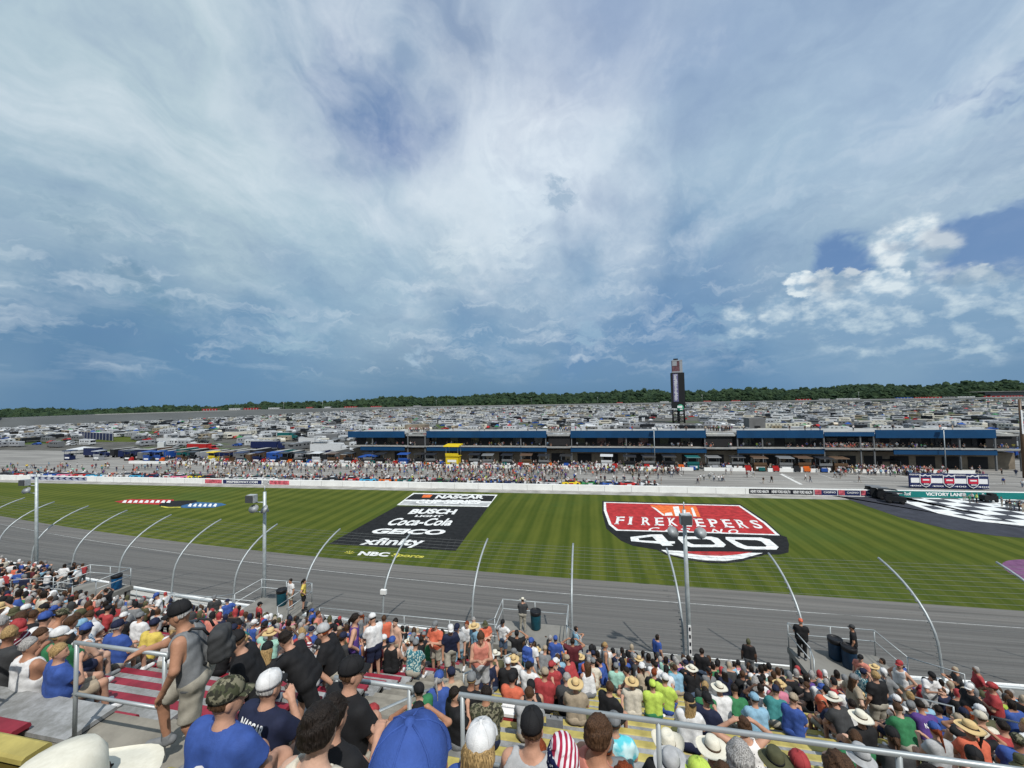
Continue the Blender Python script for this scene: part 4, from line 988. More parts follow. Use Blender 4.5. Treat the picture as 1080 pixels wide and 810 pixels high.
# dark blue screened fence at left
o = thing('screen_fence', 'long navy screened fence by the green patch at left', 'fence'); a, b = P(83, 462, 0), P(119, 465, 0); mb = MB(); mb.add([a, b, b+Vector((0, 0, 4.5)), a+Vector((0, 0, 4.5)), a+Vector((0, .4, 0)), b+Vector((0, .4, 0)), b+Vector((0, .4, 4.5)), a+Vector((0, .4, 4.5))], [(0, 1, 2, 3), (7, 6, 5, 4), (3, 2, 6, 7)]); mb.build('screen', pc('navy'), o)
mb = MB()
for q in range(12): p = a.lerp(b, q/11); mb.box((p.x, p.y-.05, 2.4), (.3, .3, 4.8))
mb.build('posts', pc('silver'), o)
o = thing('block_building', 'plain grey flat building behind the suites, right of the tower', 'building', tuple(P(796, 456, 0))); k2 = (P(796, 456, 0)-CAM).length/F
mb = MB(); mb.box((0, 0, 6.5*k2), (13*k2, 8, 13*k2)); mb.build('wall', mat('grey_cladding', (.14, .14, .14), .8, 0, .2, .2), o); mb = MB(); mb.box((0, -4.1, 4*k2), (3, .2, 3)); mb.build('door', m_deep, o)
o = thing('block_building', 'tan flat building behind the left suites', 'building', tuple(P(440, 457, 0))); mb = MB(); mb.box((0, 0, 4*k2), (22*k2, 8, 10*k2)); mb.build('wall', m_tanw, o); mb = MB(); mb.box((-5, -4.1, 1.5), (2.5, .2, 3)); mb.build('door', m_deep, o)
for px, py, s, c, lb in [(384, 452, 10, 'white', 'large white marquee behind the left suites'), (620, 452, 11, 'white', 'large white marquee left of the tower'), (88, 478, 8, 'white', 'white tent by the short navy trailer'), (520, 448, 9, 'white', 'white marquee in the middle rows'), (790, 447, 9, 'silver', 'pale marquee right of the tower'), (158, 483, 6, 'black', 'black square canopy at left pit stalls'), (390, 487, 6, 'blue', 'blue canopy at left end of suites'), (606, 486, 6.5, 'navy', 'navy peaked canopy below suites in the centre'), (930, 492, 6, 'black', 'black canopy by the long white wall piece'), (1010, 484, 7, 'grey', 'grey canopy above the shield board')]:
    t_ = tent(pc(c), lb, s); t_.location = tuple(P(px, py, 0)); t_['group'] = 'larger tents around the pits'
# --- pit boxes along the far pit wall
def pit_box(c1, c2, lbl, tall=False):
    o = thing('pit_box', lbl, 'pit box', (0, 0, 0), 0, 'crew pit boxes along pit road'); h = 1. if not tall else 1.25
    mb = MB(); mb.box((0, 0, .95*h), (3.4, 2.0, 1.7*h)); mb.build('tool_cabinet', c1, o)
    mb = MB(); mb.box((0, .2, 2.0*h), (3.6, 2.4, .12)); mb.box((0, -1., 2.4*h), (3.6, .05, .7)); mb.build('seat_deck', c2, o)
    for a in (-1.6, 1.6):
        for b in (-.9, 1.2): mb = MB(); mb.tube([(a, b, 2*h), (a, b, 4.1*h)], .06, 6); mb.build('roof_post', m_galv, o)
    mb = MB(); mb.prism([(-1.6, 4.05*h), (-1.5, 4.25*h), (1.6, 4.45*h), (1.7, 4.2*h)], -2.1, 2.1, 0); mb.build('canopy', c1, o)
    [(lambda q: (q.box((x_, .5, 2.5*h), (.6, .6, .9)), q.build('chair', m_black, o)))(MB()) for x_ in (-.8, .6)]
    mb = MB(); mb.box((0, -1.03, 1.1*h), (2.4, .04, .6)); mb.build('sign_panel', m_txt, o)
    for a in (-1.2, 1.2): mb = MB(); mb.lathe([(.2, -.1), (.3, -.1), (.3, .1), (.2, .1)], (a, -1., .3), 10, 0, 'y'); mb.build('wheel', m_tyre, o)
    return o
seq = [(75, 'navy'), (104, 'silver'), (135, 'black'), (158, 'blue'), (168, 'blue'), (190, 'brown'), (205, 'black'), (225, 'yellow'), (240, 'brown'), (256, 'navy'), (272, 'navy'), (288, 'blue'), (302, 'black'), (316, 'black'), (334, 'white'), (352, 'brown'), (368, 'black'), (388, 'black'), (402, 'black'), (426, 'blue'), (442, 'black'), (455, 'black'), (478, 'yellow'), (500, 'black'), (515, 'grey'), (535, 'black'), (555, 'brown'), (574, 'black'), (597, 'black'), (640, 'white'), (664, 'black'), (684, 'black'), (706, 'black'), (730, 'teal'), (752, 'grey'), (778, 'black'), (800, 'brown'), (828, 'grey'), (848, 'brown'), (868, 'black'), (885, 'brown')]
for i, (px, c) in enumerate(seq):
    tall = c == 'yellow' and px > 400
    o = pit_box(pc(c), pc('grey') if c in ('black', 'navy') and i % 2 else pc(c if c != 'black' else 'black'), '%s crew pit box, %s from the left along pit road' % (c, ORD[i]), tall)
    o.location = (ux(px, 124.6, 2), 124.2+(i % 3)*.5, 0); o.rotation_euler = (0, 0, R(RNG.uniform(-5, 5))); o.scale = (1.3,)*3 if tall else (.92,)*3
for i in range(26):
    px = 128+i*10.+RNG.uniform(-3, 3); c = ['black', 'navy', 'black', 'grey', 'brown', 'black', 'blue', 'teal', 'black', 'silver'][i % 10]; vv = RNG.uniform(128, 139)
    o = hauler(pc(c), '%s hauler end-on behind the left pit stalls, %s from the left' % (c, ORD[i]), RNG.uniform(6, 9)); o.location = (ux(px, vv, 1), vv, 0); o.rotation_euler = (0, 0, R(90+RNG.uniform(-8, 8))); o.scale = (1, 1, RNG.uniform(.7, .95))
# toolboxes and tyres stacks behind wall
for i in range(46):
    px = 140+i*17+RNG.uniform(-5, 5)
    if px > 905: break
    c = ['red', 'black', 'orange', 'blue', 'silver', 'white', 'red', 'teal'][i % 8]
    o = thing('equipment_cart', '%s wheeled equipment cart, %s from the left behind the pit wall' % (c, ORD[i]), 'cart', (ux(px, 123.3, 1), 123.2, 0), 0, 'equipment carts behind the pit wall')
    mb = MB(); mb.box((0, 0, .75), (1.6, .8, .9)); mb.box((0, .3, 1.4), (1.5, .15, .5)); mb.build('box', pc(c), o); wheels(o, (-.55, .55), .35, .16, .1)
# --- shield board and its posts
o = thing('display_board', 'wide black display board with three red shields beside the victory lane', 'display board'); bv = 105.
a, b = ux(959, bv, 1), ux(1042, bv, 1); ztop = PV(1000, 499.5, bv).z; zbot = PV(1000, 514.5, bv).z
mb = MB(); mb.box(((a+b)/2, bv, (ztop+zbot)/2), (b-a, .4, ztop-zbot)); mb.build('board', m_ban_n, o)
mb = MB(); mb.box(((a+b)/2, bv-.22, zbot+(ztop-zbot)*.5), (b-a-.4, .04, (ztop-zbot)*.34)); mb.build('white_band', m_txt, o)
for q in (.2, .5, .8):
    c = a+(b-a)*q; w_ = (b-a)*.075; hh = (ztop-zbot)
    sh = [(-1, .95), (-.4, .9), (0, 1.), (.4, .9), (1, .95), (1, .35), (.6, .12), (0, 0), (-.6, .12), (-1, .35)]
    mb = MB(); mb.prism([(c+x*w_, zbot+hh*(.02+.93*y)) for x, y in sh], bv-.35, bv-.26, 0, 'y'); s1 = mb.build('shield', m_txt, o)
    mb = MB(); mb.prism([(c+x*w_*.86, zbot+hh*(.08+.80*y)) for x, y in sh], bv-.40, bv-.36, 0, 'y'); mb.build('shield_face', m_ban_n, s1)
    mb = MB(); mb.box((c, bv-.43, zbot+hh*.5), (w_*1.6, .03, hh*.34)); mb.build('red_field', mat('sign_red', (.5, .02, .05), .5), s1)
    fit_text('400', (c-w_*.5, bv-.46, zbot+hh*.2), (c+w_*.5, bv-.46, zbot+hh*.2), (c-w_*.5, bv-.46, zbot+hh*.32), m_txt, s1)
    mb = MB(); mb.box((c, bv-.46, zbot+hh*.56), (w_*1.1, .02, hh*.1)); mb.build('white_mark', m_txt, s1)
for j in range(7):
    for zf in (.9, .12):
        if j in (1, 3, 5): continue
        c = a+(b-a)*(j+.5)/7; fit_text('FIREKEEPERS' if zf > .5 else '400', (c-1.1, bv-.26, zbot+(ztop-zbot)*(zf-.04)), (c+1.1, bv-.26, zbot+(ztop-zbot)*(zf-.04)), (c-1.1, bv-.26, zbot+(ztop-zbot)*(zf+.05)), m_txt, o)
mb = MB(); mb.box(((a+b)/2, bv+.8, zbot/2), (b-a-1, .3, zbot)); mb.build('supports', m_black, o)
# --- dark pit carts on victory lane and dark crew vehicles
for i, (px, py, L) in enumerate([(921, 523, 2.6), (928, 525, 3.), (936, 527, 3.2), (944, 530.5, 3.0)]):
    o = thing('pit_cart', 'dark open pit cart on the victory lane pavement, %s from left' % ORD[i], 'cart', tuple(P(px, py, .06)), R(-20), 'dark pit carts')
    mb = MB(); mb.box((0, 0, .9), (L, 1.5, .9)); mb.box((-L*.3, 0, 1.6), (L*.3, 1.3, .6)); mb.build('body', m_black, o)
    mb = MB(); mb.box((0, 0, 2.15), (L*.9, 1.5, .06)); mb.build('top', pc('grey') if i < 2 else m_black, o)
    mb = MB(); mb.box((L/2+.01, 0, .9), (.04, 1.3, .3)); mb.build('green_panel', pc('green'), o); wheels(o, (-L*.32, L*.32), .7, .32)
o = thing('pit_cart', 'small black cart on the chequered floor', 'cart', tuple(P(1043, 529, .07)), 0, 'dark pit carts'); mb = MB(); mb.box((0, 0, .8), (2.2, 1.2, .9)); mb.box((.5, 0, 1.4), (.9, 1, .5)); mb.build('body', m_black, o); wheels(o, (-.8, .8), .55, .3)
# --- race cars on pit road
def race_car(c1, c2, lbl, glassc=None):
    o = thing('race_car', lbl, 'race car', (0, 0, 0), 0, 'race cars lined up on pit road')
    # loft: stations (x, half width, z bottom, z top)
    st = [(-2.45, .86, .30, .62), (-2.35, .96, .2, .86), (-1.6, .99, .14, .92), (-.9, .99, .14, .90), (.6, .99, .14, .86), (1.5, .99, .12, .78), (2.2, .95, .1, .62), (2.5, .78, .1, .38)]
    vs = []; fs = []
    for (x, w_, z0, z1) in st: vs += [(x, -w_*.96, z0), (x, -w_, (z0+z1)/2), (x, -w_*.93, z1-.06), (x, -w_*.7, z1), (x, w_*.7, z1), (x, w_*.93, z1-.06), (x, w_, (z0+z1)/2), (x, w_*.96, z0)]
    for i in range(len(st)-1):
        for k in range(8): fs.append((i*8+k, (i+1)*8+k, (i+1)*8+(k+1) % 8, i*8+(k+1) % 8))
    fs += [tuple(range(8)), tuple(range(len(vs)-8, len(vs)))[::-1]]
    mb = MB(); mb.add(vs, fs); mb.build('body', c1, o)
    mb = MB(); mb.prism([(-1.75, .89), (1.0, .85), (.25, 1.24), (-.95, 1.27)], -.74, .74, 0, 'y'); gh_ = mb.build('windows', m_glass, o)
    mb = MB(); mb.prism([(.22, 1.255), (-.92, 1.285), (-.92, 1.30), (.22, 1.27)], -.66, .66, 0, 'y'); mb.build('roof_panel', c2, o)
    mb = MB(); mb.box((-2.36, 0, 1.0), (.05, 1.55, .2)); mb.build('spoiler', m_black, o)
    mb = MB(); mb.box((1.75, 0, .755), (.8, 1.0, .02), 0, 0); mb.box((-.2, -1.0, .5), (1.1, .02, .36)); mb.box((-.2, 1.0, .5), (1.1, .02, .36)); mb.build('graphics', c2, o)
    wheels(o, (-1.45, 1.5), .86, .35, .3); return o
cars_ = [(28, 'black', 'grey'), (42, 'red', 'white'), (57, 'white', 'blue'), (70, 'blue', 'white'), (84, 'pink', 'white'), (98, 'red', 'white'), (113, 'light blue', 'white'), (128, 'white', 'orange'), (141, 'white', 'black'), (156, 'light blue', 'navy'), (170, 'navy', 'red'), (183, 'white', 'red'), (198, 'pink', 'white'), (212, 'yellow', 'green'), (228, 'black', 'red'), (245, 'grey', 'white'), (260, 'silver', 'green'), (275, 'white', 'black'), (288, 'white', 'teal'), (304, 'grey', 'white'), (320, 'silver', 'white'), (336, 'white', 'navy'), (352, 'black', 'white'), (370, 'red', 'white'), (389, 'light blue', 'navy'), (408, 'orange', 'white'), (427, 'teal', 'white'), (445, 'white', 'black'), (464, 'black', 'green'), (482, 'navy', 'white'), (500, 'white', 'navy'), (520, 'blue', 'white'), (540, 'navy', 'silver'), (560, 'white', 'orange'), (583, 'silver', 'white'), (602, 'yellow', 'red'), (622, 'green', 'white'), (644, 'blue', 'white'), (664, 'red', 'white'), (686, 'white', 'black')]
for i, (px, a, b) in enumerate(cars_):
    v0 = 97.5; u = ux(px, v0, .6); o = race_car(pc(a), pc(b), '%s and %s race car, %s from the left on pit road' % (a, b, ORD[i]))
    o.location = (u, vp(u)+6.2+RNG.uniform(-.3, .8), 0); o.rotation_euler = (0, 0, R(RNG.uniform(10, 24)))
# --- right edge pylon and flood poles
o = thing('flag_pylon', 'tall thin dark pylon with pale flag strips at the right edge', 'pylon', (ux(1078, 120, 10), 120, 0)); mb = MB(); mb.tube([(0, 0, 0), (0, 0, PV(1078, 421, 120).z)], [.38, .28], 8); mb.build('pole', pc('brown'), o); mb = MB(); mb.box((-.1, -.40, 14), (.3, .1, 6)); mb.build('flag_strip', m_txt, o)
for i, px in enumerate((299, 340, 460, 560, 630, 690, 740, 905, 996)):
    q = rim_at(px, -40 if px < 650 else -300) if px not in (996, 690) else Vector((ux(px, 128, 8), 128, 0)); 
    zt = 24 if (q.y > 200) else PV(px, 455, q.y).z+1
    o = thing('flood_pole', 'thin pole with white lamp head, %s from the left in the infield' % ORD[i], 'light pole', tuple(q), 0, 'thin lamp poles in the infield'); mb = MB(); mb.tube([(0, 0, 0), (0, 0, zt)], [.16, .1], 6); mb.build('pole', m_galv, o); mb = MB(); mb.box((0, 0, zt), (2.2 if q.y > 200 else 1.2, .6, .5)); mb.build('lamp_head', m_txt, o)
# ================================================================== PEOPLE
def V3(*a): return np.array(a, float)
def seg(p, a, b, ra, rb, sy=1.):
    a, b = np.asarray(a, np.float32), np.asarray(b, np.float32); ba = b-a; pa = p-a
    t_ = np.clip((pa@ba)/(ba@ba+1e-9), 0, 1); d = pa-t_[..., None]*ba
    if sy != 1.: d = d*np.array([1, 1/sy, 1])
    return np.sqrt((d*d).sum(-1))-(ra+(rb-ra)*t_)
def ell(p, c, r, M=None):
    q = p-np.asarray(c, float)
    if M is not None: q = q@M
    q = q/np.array(r, float); k = np.sqrt((q*q).sum(-1)); return (k-1)*min(r)
def smin(a, b, k):
    h = np.clip(.5+.5*(b-a)/k, 0, 1); return b*(1-h)+a*h-k*h*(1-h)
def nets(fn, lo, hi, res):
    lo = np.array(lo, float); hi = np.array(hi, float); N = np.ceil((hi-lo)/res).astype(int)+1
    ax = [lo[i]+res*np.arange(N[i]) for i in range(3)]
    B_ = 4; NB = (N+B_-1)//B_; cax = [lo[i]+res*(np.arange(NB[i])*B_+1.5) for i in range(3)]
    Cg = np.stack(np.meshgrid(*cax, indexing='ij'), -1).reshape(-1, 3).astype(np.float32); Cf = fn(Cg)      # block centres first, then only blocks near the surface
    near = np.abs(Cf) < res*B_*1.15; full = np.repeat(Cf.reshape(NB), B_, 0).repeat(B_, 1).repeat(B_, 2).astype(np.float32)
    bi = np.argwhere(near.reshape(NB)); of = np.stack(np.meshgrid(*[np.arange(B_)]*3, indexing='ij'), -1).reshape(-1, 3)
    pi_ = (bi[:, None, :]*B_+of[None]).reshape(-1, 3); full[pi_[:, 0], pi_[:, 1], pi_[:, 2]] = fn((lo+pi_*res).astype(np.float32))
    Fv = full[:N[0], :N[1], :N[2]]
    ins = Fv < 0
    cor = [(i, j, k) for i in (0, 1) for j in (0, 1) for k in (0, 1)]
    sl = lambda A, o: A[o[0]:o[0]+N[0]-1, o[1]:o[1]+N[1]-1, o[2]:o[2]+N[2]-1]
    cnt_ = sum(sl(ins, o).astype(int) for o in cor); act = (cnt_ > 0) & (cnt_ < 8)
    idx = np.argwhere(act); ID = -np.ones(act.shape, int); ID[act] = np.arange(len(idx))
    acc = np.zeros((len(idx), 3)); num = np.zeros(len(idx))
    vals = {o: Fv[idx[:, 0]+o[0], idx[:, 1]+o[1], idx[:, 2]+o[2]] for o in cor}
    for o in cor:
        for d in range(3):
            if o[d]: continue
            o2 = list(o); o2[d] = 1; o2 = tuple(o2); a, b = vals[o], vals[o2]; m_ = (a < 0) != (b < 0)
            tt = np.where(m_, a/(a-b+1e-12), 0); pnt = np.repeat(np.array(o, float)[None], len(idx), 0); pnt[:, d] += tt
            acc[m_] += pnt[m_]; num[m_] += 1
    vs = lo+(idx+acc/np.maximum(num, 1)[:, None])*res
    fs = []
    for d in range(3):
        e, f = [(1, 2), (2, 0), (0, 1)][d]
        s0 = [slice(1, N[i]-1) for i in range(3)]; s0[d] = slice(0, N[d]-1); s1 = list(s0); s1[d] = slice(1, N[d])
        A = ins[tuple(s0)]; B = ins[tuple(s1)]; q = np.argwhere(A != B); flip = B[A != B]
        base_ = q.copy(); 
        for i in range(3):
            if i != d: base_[:, i] += 1
        def cid(de, df):
            c = base_.copy(); c[:, e] -= de; c[:, f] -= df; return ID[c[:, 0], c[:, 1], c[:, 2]]
        quad = np.stack([cid(1, 1), cid(0, 1), cid(0, 0), cid(1, 0)], -1); quad[flip] = quad[flip][:, ::-1]; fs.append(quad)
    return vs, np.concatenate(fs)
def nmesh(name, fn, lo, hi, res, m=None):
    vs, fs = nets(fn, lo, hi, res); me = bpy.data.meshes.new(name)
    me.vertices.add(len(vs)); me.vertices.foreach_set('co', vs.ravel()); me.loops.add(len(fs)*4); me.polygons.add(len(fs))
    me.loops.foreach_set('vertex_index', fs.ravel()); me.polygons.foreach_set('loop_start', np.arange(len(fs))*4); me.polygons.foreach_set('loop_total', np.full(len(fs), 4))
    me.polygons.foreach_set('use_smooth', np.ones(len(fs), bool))
    me.update(calc_edges=True); me.validate()
    if m: me.materials.append(m)
    return me
# ---- skeletons: origin on the floor, facing +Y
def pose(kind='sit', lean=.1, arms='knees', fat=0., tall=1., hy=0., hp=0., fem=False, twist=0.):
    J = {}
    sh = (.185 if not fem else .165)+.015*fat
    if kind == 'sit': pel = V3(0, .02, .48); hz_ = .50
    else: pel = V3(0, 0, .93)
    if kind == 'bend': lean = .75
    sd = V3(0, math.sin(lean), math.cos(lean)); L = .36
    J['pel'] = pel; J['ch'] = pel+sd*L; J['nk'] = pel+sd*(L+.17); J['hd'] = J['nk']+V3(0, math.sin(lean*.5+hp*.5), math.cos(lean*.5+hp*.5))*.165+V3(0, .02, 0)
    J['tilt'] = hp+lean*.35; J['hy'] = hy
    for s, n in ((-1, 'L'), (1, 'R')):
        S_ = J['nk']-sd*.07+V3(s*sh, 0, 0); J['sh'+n] = S_
        J['hip'+n] = pel+V3(s*.09, .0, -.01)
        if kind == 'sit':
            kx = s*(.12 if not fem else .09); J['kn'+n] = V3(kx+.01*s, .45, .50); J['an'+n] = V3(kx, .47+(.02*s), .09)
        elif kind == 'walk':
            J['kn'+n] = V3(s*.1, .16*s, .50); J['an'+n] = V3(s*.1, .22*s-(.1 if s < 0 else 0), .09+(.04 if s < 0 else 0))
        elif kind == 'step':
            J['kn'+n] = V3(s*.11, .34 if s > 0 else .03, .66 if s > 0 else .48); J['an'+n] = V3(s*.11, .30 if s > 0 else -.08, .27 if s > 0 else .09)
        else: J['kn'+n] = V3(s*.11, .03, .50); J['an'+n] = V3(s*.12, .0, .09)
        J['to'+n] = J['an'+n]+V3(s*.02, .15, -.05)
        a = arms[0 if s < 0 else 1] if isinstance(arms, tuple) else arms
        E, W_ = dict(knees=(V3(s*.07, .10, -.25), V3(-s*.04, .36, -.37)), down=(V3(s*.07, -.02, -.28), V3(s*.08, .06, -.52)), fold=(V3(s*.05, .08, -.27), V3(-s*.22, .25, -.22)),
                     head=(V3(s*.24, .12, .07), V3(s*.02, .07, .27)), hips=(V3(s*.20, -.08, -.22), V3(s*.03, .06, -.42)), phone=(V3(s*.05, .12, -.26), V3(-s*.10, .34, -.12)),
                     reach=(V3(s*.04, .22, -.17), V3(-s*.02, .48, -.16)), chin=(V3(s*.04, .18, -.22), V3(-s*.10, .20, .02)), point=(V3(s*.26, .10, -.04), V3(s*.50, .16, -.02)), thigh=(V3(s*.10, .06, -.27), V3(s*.05, .26, -.45)),
                     raise_=(V3(s*.14, .18, .08), V3(s*.06, .24, .34)))[a]
        if a == 'knees' and kind == 'sit': W_ = J['kn'+n]+V3(-s*.01, -.07, .085)-S_
        if a == 'thigh' and kind != 'sit': W_ = J['kn'+n]+V3(s*.07, -.02, .10)-S_
        J['el'+n] = S_+E; J['wr'+n] = S_+W_
    J['fat'] = fat; J['fem'] = fem; J['tall'] = tall; return J
def headM(J):
    cy, sy_ = math.cos(J['hy']), math.sin(J['hy']); ct, st_ = math.cos(-J['tilt']), math.sin(-J['tilt'])
    Rz = np.array([[cy, -sy_, 0], [sy_, cy, 0], [0, 0, 1]]); Rx = np.array([[1, 0, 0], [0, ct, -st_], [0, st_, ct]])
    return Rz@Rx
def f_torso(p, J, g=0.):
    fat = J['fat']; f = None; hw = .095 if not J['fem'] else .105
    for s in (-1, 1):
        n = 'L' if s < 0 else 'R'; w1 = .095+.012*fat if not J['fem'] else .075
        a = seg(p, J['pel']+V3(s*hw, 0, 0), J['ch']+V3(s*w1, 0, 0), .118+.028*fat+g, .112+.018*fat+g, .92)
        f = a if f is None else smin(f, a, .06)
    a = seg(p, J['shL']+V3(.04, 0, -.01), J['shR']+V3(-.04, 0, -.01), .072+g, .072+g); f = smin(f, a, .08)
    if fat > .3: f = smin(f, ell(p, J['pel']*.55+J['ch']*.45+V3(0, .05, 0), (.17+.03*fat+g, .15+.04*fat+g, .17+g)), .08)
    f = smin(f, seg(p, J['nk']-V3(0, .0, .06), J['nk']+V3(0, 0, .0), .075+g, .055+g), .05)
    return f
def f_arm(p, J, n, g=0., upto=1., low=True):
    a, b = J['sh'+n], J['el'+n]; fat = J['fat']*.006; e = a+(b-a)*upto; r0 = .058+fat+g; r1 = .045+fat+g
    if upto < 1:
        d = seg(p, a, e+(b-a)*.2, r0+.006, r0+.014); nrm = (b-a)/np.linalg.norm(b-a); return np.maximum(d, (p-e)@nrm)
    f = seg(p, a, b, r0, r1)
    if low: f = smin(f, seg(p, b, J['wr'+n], .043+fat+g, .028+g), .02)
    return f
def f_hand(p, J, n, fingers=True):
    w_, e = J['wr'+n], J['el'+n]; d = (w_-e)/np.linalg.norm(w_-e); s = -1 if n == 'L' else 1
    d = d+V3(0, .15, -.25); d /= np.linalg.norm(d)
    side = np.cross(d, V3(0, 0, 1)); side = side/np.linalg.norm(side) if np.linalg.norm(side) > .1 else V3(1, 0, 0); 
    if side[0]*s < 0: side = -side
    dn = np.cross(side, d); dn = dn if dn[2] < 0 else -dn
    kn_ = w_+d*.085; f = seg(p, w_, kn_-side*.018, .026, .026); f = smin(f, seg(p, w_, kn_+side*.02, .025, .022), .02)
    if fingers:
        for i, (o, l) in enumerate(((-.031, .072), (-.010, .082), (.011, .076), (.030, .06))):
            a = kn_+side*o; b = a+d*l*.55+dn*.008; c = b+d*l*.4+dn*.028
            f = np.minimum(f, np.minimum(seg(p, a-d*.02, b, .0105, .0095), seg(p, b, c, .0095, .008)))
        a = w_+d*.03-side*.02; b = a-side*.035+d*.03; c = b+d*.035-side*.004
        f = np.minimum(f, np.minimum(seg(p, a, b, .014, .011), seg(p, b, c, .011, .009)))
    else: f = smin(f, seg(p, kn_, kn_+d*.05+dn*.03, .028, .018), .02); f = np.minimum(f, seg(p, w_+d*.02, w_+d*.06-side*.05, .014, .011))
    return f
def f_leg(p, J, n, g=0., knee=True):
    fat = J['fat']*.012; f = seg(p, J['hip'+n], J['kn'+n], .088+fat+g, .060+g*.9)
    if knee: f = smin(f, seg(p, J['kn'+n], J['an'+n], .057+g*.8, .038+g*.6), .03)
    return f
def f_body(p, J, fing):
    f = f_torso(p, J); M = headM(J); hd = J['hd']
    for n in 'LR':
        f = smin(f, f_arm(p, J, n), .03); f = smin(f, f_hand(p, J, n, fing), .008); f = smin(f, f_leg(p, J, n), .05)
        f = smin(f, seg(p, J['an'+n]+V3(0, -.04, -.05), J['to'+n], .038, .03), .02)
    h = ell(p, hd, (.074, .094, .112), M); q = lambda x, y, z: hd+M@V3(x, y, z)
    h = smin(h, ell(p, q(0, .03, -.055), (.055, .06, .065), M), .03)
    h = smin(h, seg(p, q(0, .092, .0), q(0, .112, -.035), .010, .015), .012)
    for s in (-1, 1):
        h = smin(h, ell(p, q(s*.078, -.005, -.015), (.010, .024, .034), M), .008)
        h = np.maximum(h, -(ell(p, q(s*.032, .098, .012), (.019, .017, .012), M)))
        h = np.minimum(h, ell(p, q(s*.032, .078, .010), (.013, .013, .012), M))
    h = smin(h, ell(p, q(0, .088, -.068), (.026, .012, .008), M), .006)
    f = smin(f, seg(p, J['nk']-V3(0, 0, .03), hd-V3(0, .005, .05), .058, .052), .03)
    return smin(f, h, .025)
def wr(p, k=1., a=.0042):
    x, y, z = p[..., 0], p[..., 1], p[..., 2]
    return a*(np.sin(x*24*k+z*13+2.2*np.sin(z*9+y*11))*np.sin(z*17*k-x*11+1.3+1.5*np.sin(x*7))+.5*np.sin(z*33*k-x*27+y*29+2.5*np.sin(x*13+z*6)))
def f_shirt(p, J, style):
    g = .016
    f = f_torso(p, J, g); sp = J['ch']-J['pel']; sp = sp/np.linalg.norm(sp)
    if style == 'tee':
        for n in 'LR': f = smin(f, f_arm(p, J, n, g, .62), .035)
    f = f+wr(p)
    hem = J['pel']-sp*(.05 if J['hipL'][2] > .7 else .03)
    f = np.maximum(f, -((p-hem)@sp))
    nk = J['nk']+V3(0, .02, .04)
    f = np.maximum(f, -(ell(p, nk, (.085, .095, .06) if style == 'tee' else (.11, .12, .13))))
    if style == 'tank':
        for s, n in ((-1, 'L'), (1, 'R')): f = np.maximum(f, -seg(p, J['sh'+n]+V3(s*.055, -.0, -.13), J['sh'+n]+V3(s*.05, 0, .1), .085, .085))
    return f
def f_pants(p, J, style):
    g = .018; f = None
    sp = J['ch']-J['pel']; sp = sp/np.linalg.norm(sp)
    for s, n in ((-1, 'L'), (1, 'R')):
        a = f_leg(p, J, n, g, style != 'shorts')
        kn_, hp_, an = J['kn'+n], J['hip'+n], J['an'+n]
        if style == 'shorts':
            d = (kn_-hp_)/np.linalg.norm(kn_-hp_); a = seg(p, hp_, kn_+d*.05, .090+g+J['fat']*.012, .078+g); a = np.maximum(a, (p-(kn_-d*.05))@d)
        else:
            d = (an-kn_)/np.linalg.norm(an-kn_); a = np.maximum(a, (p-(an+d*.0))@d)
        f = a if f is None else smin(f, a, .02)
    hw = .1
    b = seg(p, J['pel']+V3(-hw, 0, 0), J['pel']+V3(hw, 0, 0), .118+.028*J['fat']+g*.9, .118+.028*J['fat']+g*.9)
    f = smin(f, b, .03)+wr(p, .8, .005); return np.maximum(f, (p-(J['pel']+sp*.075))@sp)
def f_shoes(p, J):
    f = None
    for n in 'LR':
        a = seg(p, J['an'+n]+V3(0, -.045, -.045), J['to'+n]+V3(0, .01, .0), .046, .042); a = np.minimum(a, seg(p, J['an'+n], J['an'+n]-V3(0, .01, .05), .046, .05))
        a = np.maximum(a, -(p[..., 2]-.004-(J['an'+n][2]-.09))); f = a if f is None else np.minimum(f, a)
    return f
def f_hair(p, J, style):
    under = style.endswith('_h'); style = style.replace('_h', '')
    M = headM(J); hd = J['hd']; q = lambda x, y, z: hd+M@V3(x, y, z)
    rx = .013 if style == 'short' else .022
    f = ell(p, q(0, -.012, .012), (.076+rx, .094+rx, .108+rx*.9), M)
    loc = (p-hd)@M
    f = f+.004*np.sin(loc[..., 0]*180+8*np.sin(loc[..., 2]*30))*np.cos(loc[..., 1]*60)+.003*np.sin(loc[..., 2]*90)
    cut = (loc[..., 1]-.045)*.8-(loc[..., 2]-.02)*.9                    # face free
    f = np.maximum(f, cut); 
    if under: f = np.maximum(f+.006, loc[..., 2]-.045)
    if style == 'short': f = np.maximum(f, -(loc[..., 2]+.045+loc[..., 1]*.3))
    if style in ('long', 'ponytail'):
        if style == 'long': f = smin(f, np.minimum(seg(p, q(-.05, -.06, -.02), J['nk']+V3(-.07, -.10, -.14), .055, .035), seg(p, q(.05, -.06, -.02), J['nk']+V3(.07, -.10, -.15), .055, .035)), .04); f = smin(f, seg(p, q(0, -.07, 0), J['nk']+V3(0, -.115, -.17), .06, .03), .04)
        else: f = np.maximum(f, -(loc[..., 2]+.06)); f = smin(f, seg(p, q(0, -.11, .03), q(0, -.15, -.02), .03, .03), .02); f = smin(f, seg(p, q(0, -.15, -.02), J['nk']+V3(0, -.13, -.15), .028, .012), .02)
        f = f+.004*np.sin(p[..., 0]*140+p[..., 2]*12)
    if style == 'bun': f = np.maximum(f, -(loc[..., 2]+.05)); f = smin(f, ell(p, q(0, -.08, .10), (.04, .04, .04)), .015)
    return f
